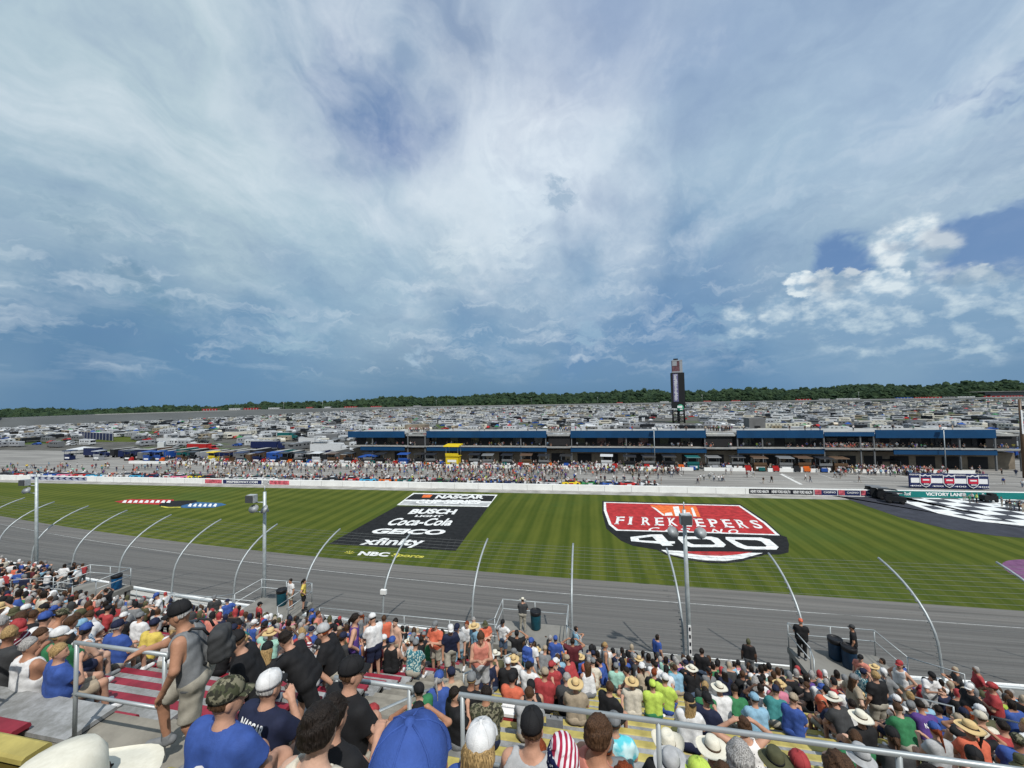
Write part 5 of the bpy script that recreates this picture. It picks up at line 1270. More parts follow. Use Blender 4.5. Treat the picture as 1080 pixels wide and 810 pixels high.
BB = dict(sit=((-.42, -.32, -.02), (.42, .78, 1.45)), stand=((-.5, -.35, -.02), (.5, .6, 1.9)), walk=((-.42, -.42, -.02), (.42, .62, 1.9)), bend=((-.42, -.4, -.02), (.42, .95, 1.75)), step=((-.46, -.4, -.02), (.46, .75, 1.9)))
# ---- materials of people
SK = [mat('skin_%d' % i, c, .55, 0, .12, 9., .15, 60) for i, c in enumerate([(.43, .24, .165), (.36, .185, .115), (.28, .135, .085), (.48, .30, .22), (.085, .045, .03)])]
def hair_m(n, c): return custom('hair_'+n, lambda t, V: (mixc(t, noise(t, vmath(t, 'MULTIPLY', V, (170., 170., 14.)), 1., 3, .6).step(.35, .65), tuple(v*.45 for v in c), tuple(v*1.6 for v in c)), noise(t, vmath(t, 'MULTIPLY', V, (190., 190., 12.)), 1., 3, .6)), .45)
HR = {n: hair_m(n, c) for n, c in dict(brown=(.06, .032, .018), dark=(.016, .012, .010), blond=(.30, .20, .09), grey=(.28, .27, .26), red=(.16, .035, .012)).items()}
CL = {'white': (.70, .70, .70), 'black': (.013, .013, .015), 'grey': (.19, .20, .21), 'light grey': (.42, .43, .44), 'navy': (.012, .018, .055), 'blue': (.015, .075, .36), 'light blue': (.20, .42, .58), 'red': (.42, .02, .025), 'maroon': (.12, .012, .02), 'orange': (.70, .11, .03), 'coral': (.68, .20, .13), 'pink': (.62, .16, .26), 'yellow': (.68, .50, .03), 'neon yellow': (.52, .72, .03), 'green': (.02, .20, .07), 'teal': (.02, .24, .24), 'mint': (.30, .60, .48), 'olive': (.085, .085, .035), 'tan': (.38, .30, .20), 'cream': (.62, .56, .44), 'purple': (.09, .03, .25), 'brown': (.10, .055, .03), 'khaki': (.36, .33, .26), 'denim': (.06, .10, .17), 'charcoal': (.045, .047, .05), 'straw': (.58, .42, .20)}
def mute(c):
    g_ = sum(c)/3; return tuple((g_+(x-g_)*.80)*.86 for x in c)
def cl(n): return mat('cloth_'+n.replace(' ', '_'), mute(CL[n]), .8, 0, .14, 14., .25, 160, .25)
def camo_fn(t, V):
    n = noise(t, V, 18, 3, .5); n2 = noise(t, V, 26, 2, .5)
    return mixc(t, n2.step(.52, .56), mixc(t, n.step(.47, .5), (.055, .06, .035), (.17, .16, .11)), (.03, .03, .022))
m_camo = custom('cloth_camouflage', camo_fn, .85)
def plaid_fn(t, V):
    x, y, z = sepx(t, V); a = (x*160).m('SINE').step(-.1, .1); b = (z*150).m('SINE').step(-.1, .1)
    return mixc(t, (a+b)*.5, (.60, .66, .70), (.03, .12, .24))
m_plaid = custom('cloth_plaid', plaid_fn, .85)
def tie_fn(t, V):
    d = vmath(t, 'DISTANCE', V, (0, -.13, .80)); n = noise(t, V, 7, 3, .6); q = d+(n-.5)*.16
    return mixc(t, q.step(.06, .09), mixc(t, noise(t, V, 28, 2).step(.45, .55), (.52, .03, .20), (.7, .35, .5)), mixc(t, noise(t, V, 6, 4).step(.42, .6), (.10, .50, .58), (.50, .70, .72)))
m_tie = custom('cloth_tie_dye', tie_fn, .85)
def floral_fn(t, V):
    n = noise(t, V, 22, 2, .5); return mixc(t, n.step(.5, .56), (.03, .13, .17), (.42, .50, .45))
m_floral = custom('cloth_floral', floral_fn, .85)
def dots_fn(t, V):
    vn = t.nodes.new('ShaderNodeTexVoronoi'); vn.inputs['Scale'].default_value = 26; t.links.new(V.o, vn.inputs['Vector']); d = S(t, vn.outputs['Distance'])
    return mixc(t, d.step(.16, .2), (.03, .03, .03), (.72, .70, .68))
m_dots = custom('cloth_spotted', dots_fn, .85)
def stripe_fn(t, V):
    x, y, z = sepx(t, V); return mixc(t, ((z+x*.2)*120).m('SINE').step(.5, .7), (.13, .015, .03), (.62, .6, .6))
m_stripe = custom('cloth_striped', stripe_fn, .85)
def star_fn(t, V):
    x, y, z = sepx(t, V); vn = t.nodes.new('ShaderNodeTexVoronoi'); vn.inputs['Scale'].default_value = 42; t.links.new(V.o, vn.inputs['Vector']); d = S(t, vn.outputs['Distance'])
    st_ = mixc(t, ((x*1.0-z*.35)*190).m('SINE').step(-.15, .15), (.30, .02, .05), (.62, .58, .60))
    return mixc(t, (x*.8+z).step(1.200, 1.206), mixc(t, d.step(.26, .32), (.7, .7, .7), (.012, .016, .06)), st_)
m_star = custom('cloth_stars_and_stripes', star_fn, .8)
SPEC = {'camouflage': m_camo, 'blue plaid': m_plaid, 'tie-dye': m_tie, 'floral': m_floral, 'spotted': m_dots, 'striped': m_stripe, 'stars and stripes': m_star}
def cm(n): return SPEC[n] if n in SPEC else cl(n)
m_straw = custom('straw_weave', lambda t, V: mixc(t, noise(t, V, 60, 3, .7), (.42, .29, .12), (.66, .50, .27)), .85)
m_strawp = custom('pale_straw', lambda t, V: mixc(t, noise(t, V, 50, 3, .7), (.50, .47, .38), (.74, .71, .61)), .85)
# ---- hats as meshes in head coordinates
def hat_mesh(kind):
    mb = MB()
    if kind == 'cap':
        prof = [(.090, -.002), (.094, .02), (.090, .05), (.074, .078), (.045, .096), (.012, .104), (.012, .110), (.001, .112)]
        mb.lathe(prof, (0, 0, 0), 20)
        for q in range(6): a_ = R(30+60*q); mb.tube([((r+.0008)*math.cos(a_), (r+.0008)*math.sin(a_), h) for r, h in prof[:6]], .0022, 5)
        vs = [(x*.93, y*1.14, z) for x, y, z in mb.v]; mb.v = [(x*1.05, y*1.04, z*1.18) for x, y, z in vs]; return mb
    return mb
HATM = {}
def hats(kind):
    if kind in HATM: return HATM[kind]
    out_ = []
    if kind in ('cap', 'backcap'):
        m0 = hat_mesh('cap'); br = MB(); n = 13; vs = []
        for j, (r, dz) in enumerate(((.0, 0), (.5, .004), (1., -.008))):
            for i in range(n):
                a = R(-62+124*i/(n-1)); x = math.sin(a)*.086; y0 = math.cos(a)*.102
                x2 = math.sin(a)*.083; y2 = .175+.0*math.cos(a)-.09*(abs(math.sin(a))**2.4); vs.append((x+(x2-x)*r, y0+(y2-y0)*r, .006+dz-.02*abs(math.sin(a))**2*r))
        top_ = vs; bot_ = [(x, y, z-.004) for x, y, z in vs]; o = len(vs); fs = []
        for j in range(2):
            for i in range(n-1): fs += [(j*n+i, j*n+i+1, (j+1)*n+i+1, (j+1)*n+i), (o+j*n+i, o+(j+1)*n+i, o+(j+1)*n+i+1, o+j*n+i+1)]
        fs += [(2*n+i, 2*n+i+1, o+2*n+i+1, o+2*n+i) for i in range(n-1)]
        br.add(top_+bot_, fs, 0, True)
        out_ = [('cap_crown', m0), ('brim', br)]
    else:
        R1 = dict(straw=.19, cowboy=.185, bucket=.145, sun=.17)[kind]; h = dict(straw=.10, cowboy=.125, bucket=.095, sun=.10)[kind]
        m0 = MB(); m0.lathe([(.088, -.005), (.090, .02), (.084, h*.7), (.066, h), (.035, h*(.86 if kind == 'cowboy' else 1.02)), (.002, h*(.82 if kind == 'cowboy' else 1.03))], (0, 0, 0), 20); m0.v = [(x*.95, y*1.15, z) for x, y, z in m0.v]
        br = MB(); n = 32; vs = []
        for j in range(5):
            f_ = j/4; r = .082+(R1-.082)*f_
            for i in range(n):
                a = 2*math.pi*i/n; z0 = {'straw': -.01*f_+.012*math.sin(3*a)*f_, 'cowboy': .075*f_*f_*abs(math.cos(a))**2-.012*f_, 'bucket': -.055*f_, 'sun': -.02*f_+.02*math.sin(2*a+1)*f_}[kind]
                vs.append((math.cos(a)*r*.98, math.sin(a)*r*1.12, z0))
        o = len(vs); fs = []
        vs2 = vs+[(x, y, z-.004) for x, y, z in vs]
        for j in range(4):
            for i in range(n): k = (i+1) % n; fs += [(j*n+i, j*n+k, (j+1)*n+k, (j+1)*n+i)[::-1], (o+j*n+i, o+j*n+k, o+(j+1)*n+k, o+(j+1)*n+i)]
        fs += [(4*n+i, 4*n+(i+1) % n, o+4*n+(i+1) % n, o+4*n+i) for i in range(n)]
        br.add(vs2, fs, 0, True)
        bd = MB(); bd.lathe([(.0925, .0), (.0925, .022), (.088, .022)], (0, 0, 0), 20); bd.v = [(x*.95, y*1.15, z) for x, y, z in bd.v]
        out_ = [('hat_crown', m0), ('brim', br), ('hat_band', bd)]
    HATM[kind] = [(n_, b_.mesh(n_, [None] if False else [SK[0]])) for n_, b_ in out_]
    return HATM[kind]
def setm(o, m, i=0):
    if not o.data.materials: o.data.materials.append(m)
    o.material_slots[i].link = 'OBJECT'; o.material_slots[i].material = m
_e = MB(); _e.lathe([(.001, -.004), (.006, -.001), (.007, .001), (.005, .003), (.001, .004)], (0, 0, 0), 8, 0, 'y'); _e.box((0, .006, .019), (.026, .006, .004)); EYE = _e.mesh('eye', HR['dark'])
_e = MB(); _e.prism([(-.022, 0), (-.008, .005), (.008, .005), (.022, 0), (.008, -.006), (-.008, -.006)], -.004, .006, 0, 'y'); MOUTH = _e.mesh('mouth', mat('lips', (.30, .11, .085), .5))
CACHE = {}
def parts(key, J, res, fing):
    """meshes of one pose, built once"""
    if key in CACHE: return CACHE[key]
    kd = key[0]; lo, hi_ = BB[kd]; D_ = dict(J=J)
    pts_ = np.array([J[k] for k in J if isinstance(J[k], np.ndarray)]); lo = np.minimum(lo, pts_.min(0)-.2); hi_ = np.maximum(hi_, pts_.max(0)+.2); lo[2] = max(lo[2], pts_[:, 2].min()-.12)
    D_['body'] = nmesh('body', lambda p: f_body(p, J, fing), lo, hi_, res, SK[0])
    for st_ in ('tee', 'tank'): D_[st_] = None
    CACHE[key] = D_; D_['lo'], D_['hi'], D_['res'] = lo, hi_, res; return D_
def piece(D_, nm, fn, box=None):
    if D_.get(nm) is None:
        lo, hi_ = (D_['lo'], D_['hi']) if box is None else box
        D_[nm] = nmesh(nm, fn, lo, hi_, D_['res'], SK[0])
    return D_[nm]
def person(D_, loc, rz, label, skin=0, shirt=('tee', 'white'), pants=('shorts', 'khaki'), hair=('short', 'brown'), hat=None, group=None, sc=1., shoes='white', shirt2=None, cat='person', tilt=0.):
    J = D_['J']; o = tag(ob('person', D_['body'], None, loc, rz), label, cat, group); setm(o, SK[skin]); o.scale = (sc,)*3
    def sub_(nm, me, m, par=o, **kw):
        c = ob(nm, me, par); setm(c, m); return c
    if shirt:
        s_ = sub_('shirt' if shirt[0] == 'tee' else 'tank_top', piece(D_, shirt[0], lambda p: f_shirt(p, J, shirt[0])), cm(shirt[1])); o_sh = s_
    zc = J['pel'][2]+.3
    if pants: sub_('shorts' if pants[0] == 'shorts' else 'trousers', piece(D_, pants[0], lambda p: f_pants(p, J, pants[0]), (D_['lo'], np.array([D_['hi'][0], D_['hi'][1], zc+.25]))), cm(pants[1]))
    sub_('shoes', piece(D_, 'shoes', lambda p: f_shoes(p, J), (D_['lo'], np.array([D_['hi'][0], D_['hi'][1], D_['lo'][2]+.55]))), cl(shoes))
    h_ = J['hd']
    if hair and hat: hair = (hair[0]+'_h', hair[1])
    if hair: sub_('hair', piece(D_, 'hair_'+hair[0], lambda p: f_hair(p, J, hair[0]), (h_-.34, h_+.22)), HR[hair[1]])
    M = headM(J)
    for s_ in (-1, 1):
        e_ = ob('eye', EYE, o); q = h_+M@V3(s_*.032, .088, .012); e_.matrix_local = Matrix([list(M[0])+[q[0]], list(M[1])+[q[1]], list(M[2])+[q[2]], [0, 0, 0, 1]])
    e_ = ob('mouth', MOUTH, o); q = h_+M@V3(0, .099, -.068); e_.matrix_local = Matrix([list(M[0])+[q[0]], list(M[1])+[q[1]], list(M[2])+[q[2]], [0, 0, 0, 1]])
    if hat:
        kind, colr = hat[0], hat[1]
        root = None
        for (n_, me) in hats(kind):
            c = ob(n_, me, root or o)
            mm = m_straw if colr == 'straw' else m_strawp if colr == 'pale straw' else cm(colr if not (n_ == 'brim' and len(hat) > 2 and 'cap' in kind) else hat[2])
            if n_ == 'hat_band': mm = cl(hat[2] if len(hat) > 2 else 'brown')
            setm(c, mm)
            if root is None:
                Mr = M.copy()
                if kind == 'backcap': Mr = M@np.array([[-1, 0, 0], [0, -1, 0], [0, 0, 1]])
                q = h_+M@V3(0, -.010, .026 if kind in ('cap', 'backcap') else .036); mw = Matrix([list(Mr[0])+[q[0]], list(Mr[1])+[q[1]], list(Mr[2])+[q[2]], [0, 0, 0, 1]])
                if tilt: mw = mw@Matrix.Rotation(tilt, 4, 'X')
                c.matrix_local = mw; root = c
    return o
# ================================================================== HERO SPECTATORS
def back_print(o, D_, items, m):
    """lettering that follows the back of a shirt: items = (text, width, height, z centre, material)"""
    sh = [c for c in o.children if c.name.split('.')[0] in ('shirt', 'tank_top')][0]; me = sh.data
    bv_ = BVHTree.FromPolygons([v.co for v in me.vertices], [p.vertices for p in me.polygons])
    for (s, w_, h, zc, mm, bold) in items:
        t_ = text_mesh(s, bold); n = len(t_.vertices); co = np.empty(n*3); t_.vertices.foreach_get('co', co); co = co.reshape(-1, 3); mn, mx = co.min(0), co.max(0)
        q = np.zeros((n, 3)); q[:, 0] = ((co[:, 0]-mn[0])/(mx[0]-mn[0])-.5)*w_; q[:, 2] = zc+((co[:, 1]-mn[1])/(mx[1]-mn[1])-.5)*h
        bm = bmesh.new(); bm.from_mesh(t_)
        for v, c in zip(bm.verts, q): v.co = c
        bmesh.ops.subdivide_edges(bm, edges=[e for e in bm.edges if e.calc_length() > .02], cuts=2, use_grid_fill=False); bmesh.ops.triangulate(bm, faces=bm.faces)
        for v in bm.verts:
            hit = bv_.ray_cast(Vector((v.co.x, -1.2, v.co.z)), Vector((0, 1, 0)))
            if hit[0] is not None: v.co = Vector((v.co.x, hit[0].y-.006, v.co.z))
            else: v.co.y = -.13
        bm.to_mesh(t_); bm.free(); t_.materials.clear(); t_.materials.append(mm or m); ob('shirt_print', t_, sh)
m_prW = mat('print_white', (.7, .7, .7), .7); m_prO = mat('print_orange', (.75, .16, .03), .7); m_prR = mat('print_red', (.6, .04, .04), .7); m_prN = mat('print_navy', (.02, .03, .14), .7); m_prG = mat('print_green', (.15, .5, .1), .7)
FINE, MID = .0105, .018
ROWS = {'A': (UP[1][0]+.13, UP[1][2]), 'B': (UP[2][0]+.33, UP[2][2]), 'C': (UP[3][0]+.33, UP[3][2]), 'D': (UP[4][0]+.33, UP[4][2]+.1)}
HTK = []
def seat(row, px, dz=0., dv=0.):
    q = seat_(row, px, dz, dv); HTK.append((q[0], q[1])); return q
def seat_(row, px, dz=0., dv=0.):
    if isinstance(row, str): v, z0 = ROWS[row]
    else: v, z0 = fv(row)+.11, fz(row); z0 = fz(row, ux(px, v, z0+1.05))
    u = ux(px, v+.08+dv, z0+1.05); return (u, v+dv, z0+dz)
pid = [0]
def hero(row, px, label, rz=0., dz=0., dv=0., sc=1., res=FINE, P_=None, **kw):
    pid[0] += 1; P_ = P_ or {}; J = pose('sit', **P_); D_ = parts(('sit', 'h%d' % pid[0]), J, res, True)
    return person(D_, seat(row, px, dz, dv), R(rz), label, sc=sc, **kw), D_
# row A, nearest
h_, D_ = hero('A', 436, 'man in a big royal blue cap right below the camera', rz=2, dz=.03, dv=.30, P_=dict(fat=.6, lean=.06), shirt=('tee', 'light grey'), hat=('cap', 'blue', 'blue'), hair=('short', 'grey'), sc=1.0)
h_, D_ = hero('A', 55, 'person under a huge pale straw cowboy hat in the lower left corner', rz=20, dz=-.235, dv=.14, P_=dict(fat=.3), shirt=('tee', 'tan'), hat=('straw', 'pale straw', 'pale straw') if False else ('straw', 'pale straw'), tilt=R(-4), sc=1.12)
h_, D_ = hero('A', 300, 'woman with straight brown hair at the bottom edge', rz=5, dz=-.32, dv=.1, P_=dict(fem=True, lean=.15), shirt=('tee', 'maroon'), hair=('long', 'brown'))
# row B
h_, D_ = hero('C', 235, 'man in royal blue t-shirt and camouflage cap at lower left', rz=-6, dz=0, P_=dict(fat=.7, hy=-.5), skin=0, shirt=('tee', 'blue'), hat=('cap', 'camouflage', 'camouflage'), sc=1.03)
back_print(h_, D_, [('9', .17, .20, .76, m_prW, .05)], m_prW)
h_, D_ = hero('B', 322, 'woman with dark pinned hair in a cream tank top', rz=-10, dz=-.2, dv=.15, P_=dict(fem=True, lean=.2), skin=3, shirt=('tank', 'cream'), hair=('bun', 'dark'))
h_, D_ = hero('C', 505, 'woman with long light brown hair, lower centre right of blue cap', rz=-8, dz=0, P_=dict(fem=True), skin=0, shirt=('tee', 'blue'), hair=('long', 'blond'), hat=('cap', 'white', 'white'))
h_, D_ = hero('D', 560, 'person in grey tank top and black cap, left of flag bandana', rz=-4, dz=0, P_=dict(lean=.12), skin=0, shirt=('tank', 'light grey'), hat=('cap', 'black', 'black'))
h_, D_ = hero('C', 597, 'woman wearing a stars and stripes headscarf', rz=10, dz=0, P_=dict(fem=True, lean=.08, arms='fold'), skin=1, shirt=('tank', 'cream'), hair=None, hat=None)
sc_ = ob('headscarf', nmesh('headscarf', lambda p: np.maximum(f_hair(p, D_['J'], 'short')-.008, -(((p-D_['J']['hd'])@headM(D_['J']))[..., 2]+.07)), D_['J']['hd']-.22, D_['J']['hd']+.2, .007), h_); sc_.data.materials.append(m_star)
h_, D_ = hero('D', 660, 'woman with copper red hair at the bottom edge', rz=4, dz=-.30, P_=dict(fem=True), skin=3, shirt=('tee', 'green'), hair=('long', 'red'))
h_, D_ = hero(0, 706, 'person in a pale grey wide sun hat and navy shirt', rz=-12, dz=0, P_=dict(lean=.2, arms='knees'), shirt=('tee', 'navy'), hat=('sun', 'light grey', 'charcoal'), tilt=R(14))
h_, D_ = hero(0, 764, 'balding man with a short grey haircut at the bottom right of centre', rz=0, dz=0, P_=dict(fat=.4), shirt=('tee', 'tan'), hair=('short', 'brown'))
h_, D_ = hero('D', 781, 'older woman with white hair at the bottom edge', rz=-5, dz=0, P_=dict(fem=True), shirt=('tee', 'pink'), hair=('short', 'grey'))
h_, D_ = hero(1, 819, 'person in an olive wide bucket hat at the bottom edge', rz=0, dz=0, P_=dict(), shirt=('tee', 'charcoal'), hat=('sun', 'olive', 'black'))
h_, D_ = hero('D', 889, 'person with dark brown dreadlocked hair and green shirt', rz=0, dz=0, P_=dict(fat=.4), skin=1, shirt=('tee', 'olive'), hair=('long', 'brown'))
h_, D_ = hero('D', 990, 'person in charcoal shirt at the bottom right edge', rz=0, dz=0, P_=dict(), shirt=('tee', 'charcoal'), hair=('short', 'dark'))
# row C
h_, D_ = hero('D', 275, 'man in navy t-shirt and white cap, hand at his chin', rz=-12, dz=0, P_=dict(fat=.5, arms=('thigh', 'chin'), lean=.18), shirt=('tee', 'navy'), hat=('cap', 'white', 'black'), hair=('short', 'grey'))
back_print(h_, D_, [('NASCAR', .30, .07, .93, m_prW, .03)], m_prW)
h_, D_ = hero('C', 344, 'man with short dark hair in plain black t-shirt, clapping', rz=-14, dz=0, P_=dict(fat=.5, lean=.12, arms=('knees', 'phone')), shirt=('tee', 'black'), hair=('short', 'dark'), skin=0, sc=1.03)
h_, D_ = hero('D', 622, 'curly brown haired woman, profile, beside the tie-dye shirt', rz=-50, dz=.06, P_=dict(fem=True, fat=.2), skin=1, shirt=('tank', 'coral'), hair=('bun', 'brown'))
h_, D_ = hero(2, 648, 'person in pastel tie-dye t-shirt and grey cap', rz=-2, dz=0, P_=dict(fat=.7, lean=.14, arms='knees'), shirt=('tee', 'tie-dye'), hat=('cap', 'grey', 'grey'), sc=.98)
h_, D_ = hero(3, 787, 'woman in spotted white top holding her hair with both hands', rz=6, dz=0, P_=dict(fem=True, arms='head', lean=.12), shirt=('tank', 'spotted'), hair=('bun', 'brown'), res=.012)
h_, D_ = hero(1, 845, 'person in light grey shirt and red patterned bandana', rz=0, dz=0, P_=dict(fem=True), shirt=('tee', 'light grey'), hair=None, hat=('cap', 'red', 'red'))
h_, D_ = hero(2, 911, 'person in grey wide bucket hat near the right corner', rz=8, dz=0, P_=dict(), shirt=('tee', 'grey'), hat=('bucket', 'light grey', 'grey'))
# row D and lower rows near the railing
h_, D_ = hero('D', 362, 'man in black race t-shirt with red number and black cap', rz=-25, dz=.12, dv=.15, P_=dict(fat=.4, lean=.16, hy=-.4), shirt=('tee', 'black'), hat=('cap', 'black', 'black'))
back_print(h_, D_, [('CHASE', .12, .03, .98, m_prW, .03), ('ELLIOTT', .27, .07, .91, m_prW, .03), ('9', .15, .15, .78, m_prO, .05)], m_prW)
h_, D_ = hero(0, 436, 'bare-backed tanned man in camouflage cap with back tattoo', rz=-10, dz=0, P_=dict(fat=.3, lean=.2, arms=('knees', 'chin')), skin=1, shirt=None, hat=('cap', 'camouflage', 'camouflage'))
tt = MB(); tt.lathe([(.001, 0), (.045, .0)], (0, 0, 0), 18, 0, 'y'); 
h_, D_ = hero(0, 385, 'man in black shirt with orange number, beside the tanned man', rz=0, dz=0, P_=dict(fat=.2), shirt=('tee', 'black'), hat=None, hair=('short', 'dark'))
back_print(h_, D_, [('9', .12, .13, .84, m_prO, .05)], m_prO)
h_, D_ = hero(1, 705, 'person in cream cowboy hat below the long railing', rz=0, dz=0, P_=dict(), shirt=('tee', 'black'), hat=('cowboy', 'pale straw', 'brown'))
h_, D_ = hero(0, 744, 'person in lime green cap at the long railing', rz=30, dz=0, P_=dict(fem=True, hy=.4), shirt=('tee', 'mint'), hat=('cap', 'neon yellow', 'neon yellow'))
h_, D_ = hero(1, 1051, 'person in straw hat near the right corner', rz=0, dz=0, P_=dict(), shirt=('tee', 'grey'), hat=('straw', 'straw', 'brown'))
# the four men on the stairs
def stand_hero(kind, px, v, z0, rz, label, P_, res=FINE, dJ=None, **kw):
    pid[0] += 1; J = pose(kind, **P_)
    if dJ: J.update({k: V3(*q) for k, q in dJ.items()})
    D_ = parts((kind, 's%d' % pid[0]), J, res, True); return person(D_, (ux(px, v, z0+1.2), v, z0), R(rz), label, **kw), D_
MU, MV, MZ, MA = ux(208, 3.62, H-2.7), 3.62, H-3.9, R(122)
def tolocal(w): d = np.array(w)-np.array([MU, MV, MZ]); c, s = math.cos(-MA), math.sin(-MA); return (d[0]*c-d[1]*s, d[0]*s+d[1]*c, d[2])
hw_ = tolocal((MU-.66, 3.52, H-2.745)); pj = pose('step', lean=.22, hp=.15, fat=.25); sR = pj['shR']; mid = [(sR[i]+hw_[i])/2 for i in range(3)]; mid[2] -= .05
h_, D_ = stand_hero('step', 208, MV, MZ, 122, 'tanned man in grey tank top and black and white cap gripping the railing', dict(lean=.22, arms=('thigh', 'reach'), fat=.25, hp=.12, hy=-.1), skin=1,
    dJ=dict(elR=tuple(mid), wrR=hw_, elL=(-.28, .10, 1.16), wrL=(-.20, .22, .93)), shirt=('tank', 'grey'), pants=('shorts', 'khaki'), hat=('cap', 'black', 'black'), hair=('short', 'grey'), shoes='grey', sc=1.0)
man1 = h_
gp_ = MB(); 
o = thing('backpack', 'grey camouflage backpack behind the man in tank top', 'backpack'); 
def backpack(o, loc, rz, m, pk, zc, s=1.):
    zc = zc/s; o.location = loc; o.rotation_euler = (0, 0, rz); o.scale = (s,)*3
    f = lambda p: np.minimum(ell(p, (0, -.27, zc), (.17, .12, .25)), ell(p, (0, -.35, zc-.08), (.13, .07, .14)))+wr(p, 1., .006)
    rb = lambda p, c, h, r: (lambda q: np.sqrt((np.maximum(q, 0)**2).sum(-1))-r)(np.abs(p-np.array(c))-np.array(h))
    sq = lambda p: smin(rb(p, (0, -.245, zc), (.085, .035, .13), .075), rb(p, (0, -.35, zc-.09), (.07, .01, .06), .045), .012)+wr(p, 1.3, .006)
    b = ob('pack', nmesh('pack', sq, (-.25, -.48, zc-.32), (.25, -.05, zc+.32), .014), o); b.data.materials.append(m)
    for s_ in (-1, 1): mb = MB(); mb.tube([(s_*.10, -.15, zc+.18), (s_*.115, -.10, zc+.27), (s_*.12, .02, zc+.30), (s_*.12, .13, zc+.20), (s_*.13, .13, zc-.02), (s_*.14, -.05, zc-.15), (s_*.13, -.15, zc-.17)], .017, 6); mb.build('strap', pk, o)
backpack(o, (man1.location.x, man1.location.y, H-3.9), R(122), cl('charcoal'), m_black, 1.22, .85)
h_, D_ = stand_hero('walk', 270, 4.55, H-4.75, 118, 'man in black shirt with flame helmet print and black cap on the stairs', dict(lean=.30, arms='down', fat=.5, hp=.3), shirt=('tee', 'black'), pants=('shorts', 'black'), hat=('cap', 'black', 'white'))
sh = [c for c in h_.children if c.name.startswith('shirt')][0]
pr_ = MB(); 
h2, D2 = stand_hero('walk', 326, 5.5, H-5.25, 100, 'man in black shirt with dark backpack leaning on the stair rail', dict(lean=.6, arms=('reach', 'down'), fat=.4, hp=.2), shirt=('tee', 'black'), pants=('shorts', 'black'), hat=None, hair=('short', 'dark'))
o = thing('backpack', 'black and grey backpack on the leaning man in black', 'backpack'); backpack(o, tuple(h2.location+Vector((-.36, -.02, -.28))), R(100), cl('charcoal'), m_black, 1.34, .9)
h3, D3 = stand_hero('walk', 356, 6.3, H-5.65, 108, 'bearded man in black shirt and grey cap climbing the stairs', dict(lean=.38, arms=('thigh', 'down'), fat=.7), shirt=('tee', 'black'), pants=('shorts', 'khaki'), hat=('cap', 'light grey', 'light grey'), hair=('short', 'red'))
# flame print on the second man: a few flat flame shapes lying on the near side of the shirt
def side_print(o, D_, rz, shapes):
    sh = [c for c in o.children if c.name.split('.')[0] == 'shirt'][0]; me = sh.data; bv_ = BVHTree.FromPolygons([v.co for v in me.vertices], [p.vertices for p in me.polygons])
    for (pts, mm) in shapes:
        bm = bmesh.new(); vs = [bm.verts.new((0, y, z)) for y, z in pts]; bm.faces.new(vs); bmesh.ops.triangulate(bm, faces=bm.faces); bmesh.ops.subdivide_edges(bm, edges=bm.edges, cuts=3, use_grid_fill=True)
        for v in bm.verts:
            hit = bv_.ray_cast(Vector((v.co.y-.08, 1.5, v.co.z)), Vector((0, -1, 0))); v.co = Vector((v.co.y-.08, (hit[0].y+.006) if hit[0] is not None else .15, v.co.z))
        me2 = bpy.data.meshes.new('shirt_print'); bm.to_mesh(me2); bm.free(); me2.materials.append(mm); ob('shirt_print', me2, sh)
fl = [([(-.02, 1.08), (.02, 1.22), (.05, 1.13), (.09, 1.26), (.12, 1.14), (.17, 1.20), (.16, 1.06), (.08, 1.02)], m_prO), ([(-.04, .98), (.0, 1.07), (.14, 1.07), (.20, 1.0), (.16, .95), (.02, .94)], m_prR), ([(.02, 1.0), (.13, 1.03), (.15, .99), (.04, .965)], m_prW)]
side_print(h_, D_, 0, [([(y+.06, z+.02) for y, z in p], m_) for p, m_ in fl])
# ================================================================== THE CROWD
PR = {}
def crowd_proto(kind, i):
    rs2 = random.Random(i*17+len(kind)); 
    if kind == 'sit':
        opt = [dict(lean=.10, arms='knees'), dict(lean=.30, arms='knees', hy=.3), dict(lean=.5, arms='knees', hp=.1), dict(lean=.05, arms='fold', fat=.8), dict(lean=.12, arms='phone', fem=True, hy=-.3, hp=.3), dict(lean=.2, arms='knees', fem=True, hy=.6),
               dict(lean=.15, arms='head', hy=.1), dict(lean=-.05, arms=('knees', 'chin'), fat=.9, hy=-.7), dict(lean=.35, arms='fold', fem=True), dict(lean=.12, arms=('knees', 'phone'), fat=.4, hy=1.)][i]
    elif kind == 'stand': opt = [dict(lean=.03, arms='down', fat=.3), dict(lean=.05, arms='fold', fat=.7), dict(lean=.04, arms='hips', fem=True), dict(lean=.08, arms='phone', hp=.4), dict(lean=.02, arms='head'), dict(lean=.03, arms=('down', 'hips'), fat=.9, hy=.5)][i]
    else: opt = dict(walk=[dict(lean=.12, arms='down'), dict(lean=.2, arms='down', fem=True)], bend=[dict(arms='down', fat=.4)])[kind][i]
    return parts((kind, 'c%d' % i), pose(kind, **opt), .0195, False), opt
SH_C = ['white']*17+['black']*19+['charcoal']*6+['grey']*9+['light grey']*5+['navy']*9+['blue']*6+['light blue']*4+['red']*6+['maroon']*2+['orange']*2+['coral']*2+['pink']*2+['yellow']+['neon yellow']+['green']*2+['teal']+['mint']+['olive']*2+['tan']*2+['cream']*3+['purple']+['charcoal']*4+['striped']+['blue plaid']+['floral']+['tie-dye']+['camouflage']
